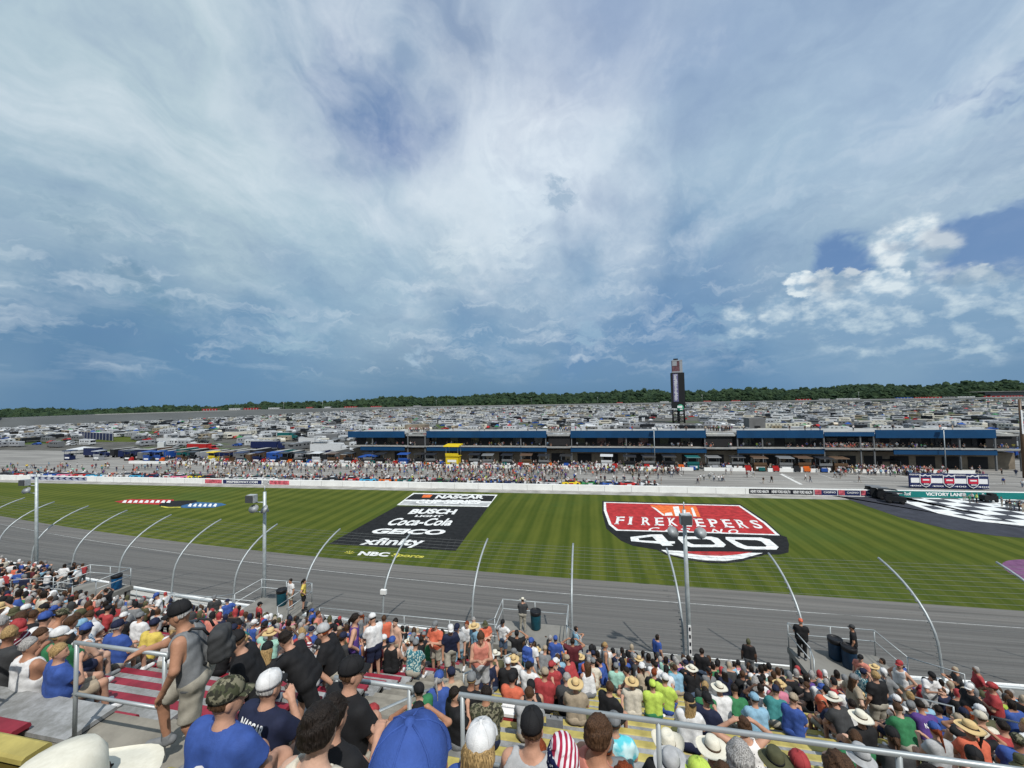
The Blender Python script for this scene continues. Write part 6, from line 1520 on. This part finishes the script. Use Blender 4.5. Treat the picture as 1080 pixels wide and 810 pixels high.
HT = [None]*30+[('cap', 'white', 'white')]*5+[('cap', 'black', 'black')]*7+[('cap', 'navy', 'navy')]*4+[('cap', 'red', 'red')]*2+[('cap', 'blue', 'blue')]*3+[('cap', 'grey', 'grey')]*5+[('backcap', 'black', 'black')]*3+[('cap', 'camouflage', 'camouflage')]*3+[('cap', 'tan', 'tan')]*3+[('straw', 'straw', 'brown')]*2+[('straw', 'pale straw')]*2+[('bucket', 'olive', 'olive')]*2+[('bucket', 'white', 'grey')]+[('sun', 'straw', 'brown')]+[('cap', 'neon yellow', 'neon yellow')]+[('cap', 'orange', 'orange')]
HATN = dict(cap='cap', backcap='backwards cap', straw='straw hat', bucket='bucket hat', sun='wide sun hat', cowboy='cowboy hat')
# listed figures (photo column, row, what they wear, how they sit or stand)
LIST = [ # px, row, kind, proto, shirt, pants, hat, hair, facing, skin, label
 (551, 'P', 'stand', 3, ('tee', 'charcoal'), ('trousers', 'khaki'), ('straw', 'pale straw'), None, 0, 0, 'lone man in dark shirt and white hat standing on the middle platform'),
 (845, 'P', 'stand', 1, ('tee', 'black'), ('trousers', 'black'), ('cap', 'orange', 'orange'), None, -20, 0, 'man in black and green jersey with orange cap standing at the front wall'),
 (900, 'P', 'stand', 0, ('tee', 'black'), ('shorts', 'black'), ('cap', 'charcoal', 'charcoal'), None, 60, 1, 'person in all black standing beside the right platform bins'),
 (307, 'P', 'stand', 0, ('tee', 'white'), ('shorts', 'khaki'), None, ('short', 'dark'), 160, 1, 'man in white shirt standing on the platform right of the dark bin'),
 (320, 'P', 'stand', 2, ('tee', 'yellow'), ('shorts', 'black'), None, ('ponytail', 'dark'), -60, 0, 'woman in yellow top standing on the platform left of centre'),
 (330, 18, 'stand', 1, ('tee', 'blue'), ('shorts', 'blue'), ('cap', 'blue', 'blue'), None, 100, 0, 'person in bright blue standing below the yellow top woman'),
 (273, 17, 'stand', 0, ('tee', 'red'), ('shorts', 'black'), ('cap', 'black', 'black'), None, -30, 0, 'person in red shirt standing left of the grey light pole'),
 (240, 17, 'stand', 5, ('tee', 'blue'), ('shorts', 'khaki'), ('cap', 'navy', 'navy'), None, 70, 0, 'man in royal blue shirt standing at the front left of the light pole'),
 (460, 10, 'stand', 1, ('tee', 'orange'), ('shorts', 'khaki'), ('cap', 'grey', 'grey'), None, 165, 0, 'man in bright orange shirt standing with folded arms, facing the camera'),
 (418, 10, 'stand', 5, None, ('shorts', 'tan'), None, ('short', 'dark'), 150, 3, 'shirtless man standing among the red benches'),
 (405, 11, 'stand', 0, ('tee', 'orange'), ('shorts', 'navy'), None, ('short', 'brown'), 30, 0, 'person in orange red shirt standing beside the shirtless man'),
 (395, 7, 'stand', 3, ('tee', 'white'), ('shorts', 'navy'), ('cap', 'white', 'white'), None, 60, 0, 'man in white jersey and white cap standing below the stairs'),
 (373, 6, 'stand', 2, ('tank', 'purple'), ('shorts', 'navy'), None, ('ponytail', 'dark'), -60, 0, 'woman in purple tank top standing near the stair rail'),
 (435, 8, 'sit', 1, ('tee', 'floral'), ('shorts', 'khaki'), ('cap', 'grey', 'grey'), None, 0, 0, 'person in blue floral shirt sitting left of the middle stairs'),
 (483, 'S10', 'walk', 0, ('tee', 'light grey'), ('shorts', 'light blue'), ('cap', 'navy', 'navy'), None, 180, 0, 'man in pale shirt and navy cap walking up the middle stairs'),
 (493, 'S13', 'stand', 0, ('tee', 'white'), ('shorts', 'khaki'), None, ('short', 'red'), 170, 0, 'red-haired man in white shirt on the middle stairs'),
 (500, 'S15', 'stand', 5, ('tee', 'cream'), ('shorts', 'tan'), None, ('short', 'grey'), 180, 3, 'older man in cream shirt low on the middle stairs'),
 (507, 'S6', 'stand', 3, ('tank', 'coral'), ('shorts', 'light grey'), None, ('bun', 'brown'), 200, 0, 'woman in coral tank top standing just below the railing'),
 (560, 11, 'stand', 0, ('tee', 'white'), ('shorts', 'denim'), ('cap', 'blue', 'blue'), None, -20, 0, 'man in white shirt and blue cap wearing the blue backpack'),
 (541, 10, 'sit', 0, ('tee', 'white'), ('shorts', 'white'), ('straw', 'straw', 'brown'), None, 0, 1, 'person in sleeveless white shirt and straw hat below the railing'),
 (607, 6, 'sit', 0, ('tee', 'tan'), ('shorts', 'tan'), ('straw', 'straw', 'brown'), None, 0, 0, 'person in wide straw hat and tan shirt on an upper yellow bench'),
 (640, 6, 'sit', 9, ('tee', 'black'), ('shorts', 'black'), None, ('short', 'brown'), -40, 0, 'man in black t-shirt with cap on backwards, upper yellow benches'),
 (667, 8, 'sit', 0, ('tee', 'cream'), ('shorts', 'cream'), ('straw', 'straw', 'brown'), None, 0, 0, 'person in cream shirt and straw hat, upper yellow bench centre'),
 (689, 8, 'sit', 0, ('tee', 'neon yellow'), ('shorts', 'green'), ('cap', 'neon yellow', 'neon yellow'), None, 0, 0, 'person in lime green hat and shirt on a yellow bench'),
 (700, 9, 'sit', 9, ('tee', 'neon yellow'), ('shorts', 'blue'), ('cap', 'white', 'white'), None, -30, 0, 'person in neon yellow shirt pointing right on a yellow bench'),
 (650, 12, 'sit', 0, ('tee', 'mint'), ('shorts', 'khaki'), ('cap', 'grey', 'grey'), None, 0, 0, 'person in mint green shirt on the yellow benches'),
 (612, 14, 'sit', 0, ('tee', 'blue'), ('shorts', 'khaki'), ('straw', 'straw', 'brown'), None, 0, 0, 'person in tan hat with dark band near the front, centre'),
 (586, 14, 'stand', 0, ('tee', 'blue'), ('trousers', 'blue'), ('cap', 'blue', 'blue'), None, 0, 0, 'person dressed all in royal blue standing near front benches'),
 (604, 13, 'stand', 4, ('tee', 'maroon'), ('shorts', 'black'), None, ('short', 'dark'), 0, 1, 'person in maroon shirt with raised arms near front benches'),
 (805, 10, 'sit', 6, ('tank', 'white'), ('shorts', 'black'), None, ('short', 'dark'), 10, 4, 'person in white tank top with both hands behind head'),
 (762, 8, 'sit', 1, ('tee', 'white'), ('shorts', 'khaki'), ('straw', 'pale straw', 'brown'), None, 0, 0, 'person in white shirt and large pale straw hat near the railing'),
 (800, 7, 'sit', 1, ('tee', 'light blue'), ('shorts', 'khaki'), ('cap', 'light blue', 'light blue'), None, 0, 0, 'person in pale blue shirt with hood on a yellow bench'),
 (780, 8, 'sit', 2, ('tee', 'green'), ('shorts', 'khaki'), None, ('short', 'dark'), 0, 1, 'person in green shirt leaning forward on a yellow bench'),
 (745, 8, 'sit', 0, ('tee', 'green'), ('shorts', 'black'), None, ('short', 'dark'), 0, 1, 'person in dark green shirt right of the neon shirt'),
 (835, 8, 'sit', 4, ('tee', 'blue'), ('shorts', 'blue'), ('cap', 'tan', 'tan'), None, -40, 0, 'person in blue jersey on the right yellow benches'),
 (877, 9, 'sit', 7, ('tee', 'navy'), ('shorts', 'khaki'), None, ('short', 'dark'), 30, 1, 'man in navy shirt with an arm along the yellow bench'),
 (950, 9, 'sit', 7, ('tee', 'navy'), ('shorts', 'navy'), None, ('short', 'grey'), 30, 0, 'bald man in navy shirt leaning back on a yellow bench'),
 (983, 9, 'sit', 2, ('tee', 'purple'), ('shorts', 'khaki'), None, ('short', 'dark'), 0, 1, 'person in blue, white and purple race jersey at the right'),
 (993, 10, 'sit', 0, ('tee', 'blue'), ('shorts', 'khaki'), None, ('short', 'dark'), 0, 0, 'person in plain blue shirt next to the race jersey'),
 (1015, 8, 'sit', 3, ('tank', 'white'), ('shorts', 'khaki'), ('cap', 'tan', 'tan'), None, 0, 0, 'large man in white tank top near the right corner'),
 (1045, 8, 'sit', 1, ('tee', 'cream'), ('shorts', 'khaki'), ('cap', 'cream', 'cream'), None, 0, 0, 'person in cream shirt and cream cap in right corner'),
 (1070, 7, 'sit', 1, ('tee', 'red'), ('shorts', 'black'), None, ('short', 'dark'), 0, 0, 'person in red shirt at the lower right edge'),
 (1050, 11, 'stand', 1, ('tee', 'red'), ('shorts', 'black'), ('cap', 'red', 'red'), None, 60, 0, 'man in red shirt and red cap standing at the right edge'),
 (1025, 11, 'stand', 5, ('tee', 'black'), ('shorts', 'black'), ('cap', 'white', 'white'), None, 90, 0, 'man in black shirt and white cap standing at the right'),
 (980, 15, 'stand', 3, ('tee', 'white'), ('shorts', 'light grey'), ('cap', 'black', 'black'), None, 190, 0, 'man in white race shirt standing below the right platform'),
 (950, 'S14', 'stand', 2, ('tank', 'white'), ('shorts', 'khaki'), ('cap', 'red', 'red'), None, 120, 0, 'person in white tank top and red cap on the right stairs'),
 (915, 17, 'stand', 0, ('tee', 'light grey'), ('shorts', 'khaki'), ('cap', 'charcoal', 'charcoal'), None, 100, 0, 'man in pale grey shirt at the foot of the right platform'),
 (924, 18, 'stand', 5, ('tee', 'tan'), ('shorts', 'khaki'), ('straw', 'straw', 'brown'), None, 90, 0, 'man in wide orange straw hat by the right platform'),
 (57, 12, 'bend', 0, ('tee', 'white'), ('trousers', 'khaki'), ('cap', 'grey', 'grey'), None, 90, 0, 'man in white shirt and grey cap bending over at far left'),
 (112, 13, 'stand', 4, ('tee', 'black'), ('shorts', 'denim'), None, ('short', 'dark'), 100, 0, 'man in black shirt with raised arm near the bright blue bin'),
 (82, 3, 'sit', 3, ('tee', 'blue plaid'), ('shorts', 'khaki'), ('cap', 'light blue', 'light blue'), None, 0, 0, 'man in blue and white plaid shirt on the nearest red bench'),
 (120, 3, 'sit', 3, ('tee', 'blue'), ('shorts', 'khaki'), ('cap', 'navy', 'navy'), None, 0, 0, 'person in blue shirt with white stars right of plaid shirt'),
 (152, 4, 'sit', 1, ('tee', 'yellow'), ('shorts', 'khaki'), ('cap', 'navy', 'navy'), None, 0, 0, 'person in bright yellow shirt and navy cap by railing'),
 (176, 4, 'sit', 5, ('tee', 'white'), ('shorts', 'khaki'), ('cap', 'tan', 'tan'), ('ponytail', 'blond'), 0, 0, 'blond woman in white shirt and tan cap by railing'),
 (30, 1, 'sit', 1, ('tee', 'tan'), ('shorts', 'khaki'), None, ('short', 'brown'), -80, 0, 'person in khaki shorts sitting sideways at the left edge'),
 (8, 1, 'sit', 4, ('tee', 'striped'), ('shorts', 'khaki'), ('cap', 'red', 'red'), None, -70, 0, 'person in red patterned shirt cut by the left edge'),
 (40, 3, 'sit', 2, None, ('shorts', 'khaki'), ('cap', 'camouflage', 'camouflage'), None, -20, 1, 'bare-shouldered man in camouflage cap at far left'),
 (62, 4, 'sit', 2, ('tee', 'light grey'), ('shorts', 'khaki'), ('cap', 'olive', 'olive'), None, -30, 0, 'person in heather grey shirt and dark cap at far left'),
 (52, 6, 'sit', 0, ('tee', 'maroon'), ('shorts', 'khaki'), ('cap', 'blue', 'blue'), None, 0, 0, 'person in royal blue cap and dusty red shirt at far left'),
 (45, 10, 'sit', 1, ('tee', 'white'), ('shorts', 'khaki'), None, ('short', 'brown'), 0, 0, 'person in white shirt left of the bending man'),
 (106, 8, 'sit', 1, ('tee', 'red'), ('shorts', 'khaki'), ('cap', 'black', 'black'), None, 0, 0, 'person in bright red shirt, left red benches'),
 (145, 7, 'sit', 3, ('tee', 'white'), ('shorts', 'khaki'), ('cap', 'grey', 'grey'), None, 0, 0, 'person in white shirt beside the empty red benches'),
 (15, 9, 'sit', 3, ('tee', 'striped'), ('shorts', 'khaki'), ('cap', 'yellow', 'yellow'), None, 0, 0, 'person in maroon and white striped shirt at left edge'),
]
def used_ok(u, v, lst, d=.42): return all(abs(u-a) > d or abs(v-b) > .5 for a, b in lst)
taken = list(HTK)
FIG = []
for (px, row, kind, pi_, shirt, pants, hat, hair, rz, sk, lb) in LIST:
    if row == 'P': v, z0 = FV+1.25, FZ
    elif isinstance(row, str): k = int(row[1:]); v = 4.0+.76*k+.35; z0 = H-4.45-.405*k-.2
    else: v, z0 = fv(row)+(.11 if kind == 'sit' else .42), fz(row); z0 = fz(row, ux(px, v, z0+1.05))
    u = ux(px, v, z0+(1. if kind == 'sit' else 1.2)); taken.append((u, v if kind == 'sit' else v-.3))
    FIG.append((u, v, z0, kind, pi_, shirt, pants, hat, hair, rz, sk, lb))
rc = np.random.RandomState(21)
def shirt_word(s, hat, hair):
    a = {'tee': 't-shirt', 'tank': 'tank top'}[s[0]]; a = '%s %s' % (s[1], a)
    if hat: a += ' and %s %s' % (hat[1] if not hat[1].endswith('straw') else ('pale' if hat[1] == 'pale straw' else 'tan'), HATN[hat[0]])
    elif hair: a += ', %s %s hair' % (hair[0] if hair[0] != 'bun' else 'pinned', hair[1])
    return a
rand = []
for k in range(NR+1):
    v = fv(k)+.11
    for si, (a, b) in enumerate(SECT):
        z0 = fz(k, a)
        bb = b-1. if (k == 0 and si == 2) else b
        u = a+.35
        while u < bb-.3:
            px, py = proj((u, v, z0+1.)); st_p = .52+rc.uniform(0, .1)
            dens = .84
            if si >= 3:
                if px < 885: dens = .88 if k >= 14 else .6 if k >= 12 else (.20 if px > 600 else .55) if k >= 9 else (.05 if px > 600 else .42)
                else: dens = .8 if k >= 13 else .68 if k >= 8 else .42
            if si == 2:
                if 85 < px < 215: dens = .04 if k < 11 else .7
                elif px < 85: dens = .9
                elif k < 7: dens = .28
                else: dens = .66
            if si == 1 and 5 < k < 11 and px > 60: dens = .3
            if -25 < px < 1105 and py < 870 and rc.rand() < dens and used_ok(u, v, taken): rand.append((u, v, z0, si, k))
            u += st_p
stairs_ = []
for (u0, k, n_) in ((-4.1, 12, 0), (-4.3, 14.5, 1), (-3.9, 16.5, 2), (-4.2, 9, 3), (10.2, 9., 2), (10.4, 15.5, 0), (10.0, 17.2, 1), (-18.0, 12, 3), (-17.8, 15, 0), (-31.2, 13, 1)):
    stairs_.append((u0, 4.0+.76*k+.3, H-4.45-.405*k-.2, n_))
for i, (u, v, z0, n_) in enumerate(stairs_):
    s = SH_C[rc.randint(len(SH_C))]; ht_ = HT[30+rc.randint(len(HT)-30)]
    FIG.append((u, v, z0, 'stand' if i % 3 else 'walk', n_ if i % 3 else i % 2, ('tee', s), ('shorts', 'khaki' if i % 2 else 'denim'), ht_, None, rc.uniform(60, 240), rc.choice([0, 0, 1, 2, 3]), 'person in %s on the stairs, %s one' % (shirt_word(('tee', s), ht_, None), ORD[i]) ))
rand.sort(key=lambda q: (Vector(q[:3])-CAM).length)
N_IND = 300-len(FIG)-pid[0]
ind, rest = rand[:N_IND], rand[N_IND:]
side_n = {0: 'far left stand', 1: 'left stand', 2: 'red benches', 3: 'yellow benches', 4: 'right end stand'}
lab_used = {}
drawn = []
for (u, v, z0, si, k) in ind:
    fem_idx = (4, 5, 8)
    pi_ = int(rc.randint(10)); kind = 'sit' if rc.rand() < (.99 if k < 9 else .93) else 'stand'
    if pi_ == 6 and rc.rand() < .8: pi_ = 1
    if kind == 'stand': pi_ = int(rc.randint(6))
    s = ('tank' if rc.rand() < .12 else 'tee', SH_C[rc.randint(len(SH_C))]); 
    if s[1] in ('tie-dye',): s = ('tee', 'teal')
    ht_ = HT[rc.randint(len(HT))]; fem = (kind == 'sit' and pi_ in fem_idx) or (kind == 'stand' and pi_ == 2)
    hr_ = (['long', 'ponytail', 'bun'][rc.randint(3)] if fem else 'short', ['brown', 'dark', 'blond', 'grey', 'brown', 'red', 'dark'][rc.randint(7)])
    if ht_ and hr_[0] == 'bun': hr_ = ('ponytail', hr_[1])
    pn = ('shorts' if rc.rand() < .7 else 'trousers', ['khaki', 'denim', 'black', 'grey', 'navy', 'tan'][rc.randint(6)])
    rz = float(rc.normal(0, 14)) if rc.rand() < .8 else float(rc.choice([-1, 1])*rc.uniform(40, 110))
    if kind == 'stand': v += .3; rz = float(rc.uniform(-90, 90))
    drawn.append((u, v, z0, kind, pi_, s, pn, ht_, hr_, rz, int(rc.choice([0, 0, 0, 1, 1, 2, 3, 4], p=[.2, .2, .12, .12, .12, .08, .12, .04])), si, k))
# count by look inside a row so that equal ones get told apart
keyn = {}
for d in drawn: keyn.setdefault((shirt_word(d[5], d[7], d[8]), d[11], d[12], d[3]), []).append(d[0])
for d in drawn:
    w_ = shirt_word(d[5], d[7], d[8]); kk = (w_, d[11], d[12], d[3]); us_ = sorted(keyn[kk]); 
    lb = 'person in %s %s %s row down, %s' % (w_, 'sitting' if d[3] == 'sit' else 'standing', ORD[d[12]], side_n[d[11]])
    if len(us_) > 1: lb += ', %s of them' % (['left', 'right'][us_.index(d[0])] if len(us_) == 2 else ORD[us_.index(d[0])])
    ws = lb.split(); lb = lb if len(ws) <= 16 else ' '.join(lb.replace(' sitting', '').replace(' and ', ', ').split()[:16])
    FIG.append(d[:11]+(lb,))
for (u, v, z0, kind, pi_, shirt, pants, hat, hair, rz, sk, lb) in FIG:
    D_, opt = crowd_proto(kind, pi_)
    if hair is None: hair = ('short', ['brown', 'dark', 'grey'][int(abs(u*7)) % 3])
    o_ = person(D_, (u, v, z0), R(rz), lb, int(sk), shirt, pants, hair, hat, 'spectators in the grandstand', sc=.91+.08*rc.rand(), shoes=['white', 'black', 'grey'][int(abs(u*5)) % 3])
    if 'race jersey at the right' in lb: back_print(o_, D_, [('NAPA', .22, .08, .82, m_prW, .04)], m_prW)
# blue backpack on the man in white shirt
q = [f for f in FIG if f[11].endswith('wearing the blue backpack')][0]
o = thing('backpack', 'royal blue backpack on the man in white shirt', 'backpack'); backpack(o, (q[0], q[1], q[2]), R(q[9]), cl('blue'), cl('black'), 1.25)
# ---- the rest of the crowd as one mass (beyond three hundred)
def crowd_mass(name, items, lbl, seed=1):
    rs3 = np.random.RandomState(seed); cols_ = list(CL); mats_ = [cl(c) for c in cols_]+SK+[HR['brown'], HR['dark'], HR['grey']]; ns = len(cols_)
    lowp = {}
    def lp(kind, i):
        if (kind, i) in lowp: return lowp[(kind, i)]
        opt = dict(sit=[dict(lean=.15), dict(lean=.4, hy=.4), dict(lean=.1, arms='fold', fat=.8)], stand=[dict(arms='down', lean=.05), dict(arms='hips', fat=.5), dict(arms='phone')], walk=[dict(arms='down', lean=.1)]*3)[kind][i]
        J = pose(kind, **opt); lo, hi_ = BB[kind]; vs, fs = nets(lambda p: f_body(p, J, False)-.012, lo, hi_, .052)
        c = vs[fs].mean(1); lab = np.zeros(len(fs), int)          # 0 skin 1 shirt 2 trousers 3 hair
        sp = J['ch']-J['pel']; sp /= np.linalg.norm(sp); al = (c-J['pel'])@sp
        q_ = c.astype(float); lab[f_torso(q_, J, .03) < 0] = 1
        for n in 'LR':
            lab[f_arm(q_, J, n, .03, .7) < 0] = 1; lg_ = f_leg(q_, J, n, .03) < 0; lab[lg_ & (al < .06)] = 2
        lab[(lab == 1) & (al < 0)] = 2
        lc = (c-J['hd'])@headM(J); hm = (np.linalg.norm(lc/np.array([.11, .14, .16]), axis=1) < 1) & ((lc[:, 1] < .03) | (lc[:, 2] > .05)); lab[hm] = 3
        lab[(c[:, 2] > J['nk'][2]+.0) & (lab == 1)] = 0
        lowp[(kind, i)] = (vs, fs, lab); return lowp[(kind, i)]
    VS, FS, MI = [], [], []; off = 0
    for (u, v, z0, kind, rz) in items:
        vs, fs, lab = lp(kind, int(rs3.randint(3))); ca, sa = math.cos(rz), math.sin(rz); s = rs3.uniform(.94, 1.06)
        q_ = vs*s; VS.append(np.stack([u+q_[:, 0]*ca-q_[:, 1]*sa, v+q_[:, 0]*sa+q_[:, 1]*ca, z0+q_[:, 2]], -1)); FS.append(fs+off); off += len(vs)
        sh_ = SH_C[rs3.randint(len(SH_C)-8)]; sh_ = sh_ if sh_ in CL else 'grey'; hc = ['navy', 'white', 'red', 'black', 'tan', 'grey', 'black', 'charcoal', 'olive'][rs3.randint(9)]
        hairm = ns+5+rs3.randint(3) if rs3.rand() < .5 else cols_.index(hc)
        M_ = np.array([ns+rs3.choice([0, 0, 1, 2, 3, 4]), cols_.index(sh_), cols_.index(['khaki', 'denim', 'black', 'grey'][rs3.randint(4)]), hairm]); MI.append(M_[lab])
    VS = np.concatenate(VS); FS = np.concatenate(FS); MI = np.concatenate(MI); me = bpy.data.meshes.new(name)
    me.vertices.add(len(VS)); me.vertices.foreach_set('co', VS.ravel()); me.loops.add(len(FS)*4); me.polygons.add(len(FS)); me.loops.foreach_set('vertex_index', FS.ravel())
    me.polygons.foreach_set('loop_start', np.arange(len(FS))*4); me.polygons.foreach_set('loop_total', np.full(len(FS), 4)); me.polygons.foreach_set('use_smooth', np.ones(len(FS), bool))
    for m_ in mats_: me.materials.append(m_)
    me.polygons.foreach_set('material_index', MI); me.update(calc_edges=True)
    return tag(ob(name, me), lbl, 'crowd', None, 'stuff')
crowd_mass('stand_crowd', [(u, v+(.3 if rc.rand() < .12 else 0), z0, 'sit', float(rc.normal(0, .4))) for (u, v, z0, si, k) in rest]+[(rc.uniform(-55, 28), WV+rc.uniform(.3, .9), WZ, 'stand', rc.uniform(-2, 2)) for _ in range(20)]+[(rc.uniform(-57, -36), WV+rc.uniform(.2, 3.0), WZ, 'stand', float(rc.normal(0, .7))) for _ in range(130)], 'packed mass of spectators in the lower and farther rows')
pits = []
def near_car(u): return 0
for _ in range(950):
    px = rc.choice([rc.uniform(30, 180), rc.uniform(180, 380), rc.uniform(180, 380), rc.uniform(380, 600), rc.uniform(380, 560), rc.uniform(480, 600), rc.uniform(480, 700)])
    dv = rc.uniform(6, 24) if rc.rand() < .6 else rc.uniform(2, 9); u = ux(px, 93.6+dv, 1); pits.append((u, vp(u)+max(dv, 5.5), 0, 'stand' if rc.rand() < .7 else 'walk', rc.uniform(0, 6.28)))
for _ in range(620):
    px = rc.uniform(180, 720); u = ux(px, 120, 1); pits.append((u, rc.uniform(115, 122), 0, 'stand' if rc.rand() < .7 else 'walk', rc.uniform(0, 6.28)))
for _ in range(650):
    px = rc.uniform(140, 960); u = ux(px, 126, 1); pits.append((u, rc.uniform(124, 129.5), 0, 'stand', rc.uniform(0, 6.28)))
for _ in range(150):
    px = rc.uniform(872, 990) if rc.rand() < .75 else rc.uniform(860, 1080); u = ux(px, 124, 1); pits.append((u, rc.uniform(119.5, 128), 0, 'stand', rc.uniform(0, 6.28)))
for _ in range(26):
    px = rc.uniform(700, 1080); u = ux(px, 112, 1); pits.append((u, rc.uniform(104, 119), 0, 'walk', rc.uniform(0, 6.28)))
for px in (735, 739, 745, 748, 751, 753, 756, 758): pits.append((ux(px, 112, 1), 109+rc.uniform(-1, 1), 0, 'stand', rc.uniform(0, 6)))
for _ in range(330):   # on the terraces of the suites
    px = rc.choice([rc.uniform(866, 935), rc.uniform(386, 1070)]); u = ux(px, 131, 6.5); lv = rc.rand(); pits.append((u, 130.3+rc.uniform(0, 1.6), 5.75, 'stand' if lv < .6 else 'sit', rc.uniform(2.4, 3.9)))
for _ in range(150):
    seg_ = [(430, 451), (578, 601), (744, 774), (386, 1040)][rc.randint(4)]; px = rc.uniform(*seg_); u = ux(px, 133, 11); pits.append((u, 132+rc.uniform(0, 4), 10.7, 'stand', rc.uniform(2.4, 3.9)))
for px, py in [(1017, 524), (1023, 527), (1026, 525), (1030, 526), (1057, 530), (1062, 533), (1066, 533), (1070, 534), (1075, 535), (1079, 536), (1082, 535)]:
    q = P(px, py+4, .07); pits.append((q.x, q.y, .07, 'stand', rc.uniform(0, 6)))
crowd_mass('pit_crowd', pits, 'crowd of fans and crews walking on pit road and the suite terraces', 2)
# ---- things lying about the stand
m_cup = mat('cup_white', (.7, .7, .68), .4); 
for i, (px, row, kind) in enumerate([(104, 2, 'paper'), (112, 5, 'paper'), (158, 4, 'paper'), (700, 8, 'cup'), (640, 7, 'cup'), (585, 5, 'bag'), (733, 10, 'cup'), (540, 5, 'cooler'), (760, 3, 'bag'), (870, 5, 'cup'), (905, 6, 'cup'), (690, 3, 'cup'), (815, 3, 'bag')]):
    v, z0 = fv(row)+.5, fz(row); z0 = fz(row, ux(px, v, z0)); u = ux(px, v, z0+.1); nm = dict(paper='race_program', cup='drink_cup', bag='tote_bag', cooler='cooler')[kind]; cat = nm.replace('_', ' ')
    where = '%s row down, %s' % (ORD[row], 'red benches' if px < 480 else 'yellow benches')
    if kind == 'paper': o = thing(nm, 'folded white race programme, %s' % where, cat, (u, v-.37, z0+.37), R(20*i)); mb = MB(); mb.add([(-.12, -.15, 0), (0, -.15, .02), (.12, -.15, 0), (-.12, .15, 0), (0, .15, .02), (.12, .15, 0), (-.12, -.15, .006), (0, -.15, .026), (.12, -.15, .006), (-.12, .15, .006), (0, .15, .026), (.12, .15, .006)], [(0, 3, 4, 1), (1, 4, 5, 2), (6, 7, 10, 9), (7, 8, 11, 10), (0, 1, 7, 6), (1, 2, 8, 7), (3, 9, 10, 4), (4, 10, 11, 5), (0, 6, 9, 3), (2, 5, 11, 8)]); mb.build('pages', m_txt, o)
    elif kind == 'cup': o = thing(nm, 'white paper drink cup number on the floor, %s' % where if False else 'white drink cup standing by the bench, %s' % where, cat, (u, v, z0)); mb = MB(); mb.lathe([(.033, 0), (.045, .14), (.047, .145)], (0, 0, 0), 12); mb.build('cup', m_cup, o); mb = MB(); mb.lathe([(.049, .145), (.046, .16), (.02, .162)], (0, 0, 0), 12); mb.build('lid', m_cup, o)
    elif kind == 'bag': o = thing(nm, '%s tote bag on the floor, %s' % (['black', 'white', 'clear grey'][i % 3], where), cat, (u, v, z0)); mb = MB(); mb.prism([(-.08, 0), (.08, 0), (.05, .30), (-.05, .30)], -.17, .17, 0); mb.build('sack', [cl('black'), cl('white'), cl('grey')][i % 3], o); mb = MB(); mb.tube([(-.08, 0, .29), (-.06, 0, .40), (.06, 0, .40), (.08, 0, .29)], .008, 6); mb.build('handle', m_black, o)
    else: o = thing(nm, 'white and red drinks cooler below the long railing', cat, (u, v, z0)); mb = MB(); mb.box((0, 0, .15), (.42, .28, .30)); mb.build('tub', cl('red'), o); mb = MB(); mb.box((0, 0, .33), (.45, .31, .06)); mb.build('lid', m_cup, o); mb = MB(); mb.tube([(-.23, 0, .25), (-.23, 0, .40), (.23, 0, .40), (.23, 0, .25)], .010, 6); mb.build('handle', m_cup, o)
# unused prototypes are taken away
for o in list(bpy.data.objects):
    if o.get('unused'):
        for c in list(o.children_recursive): bpy.data.objects.remove(c)
        bpy.data.objects.remove(o)
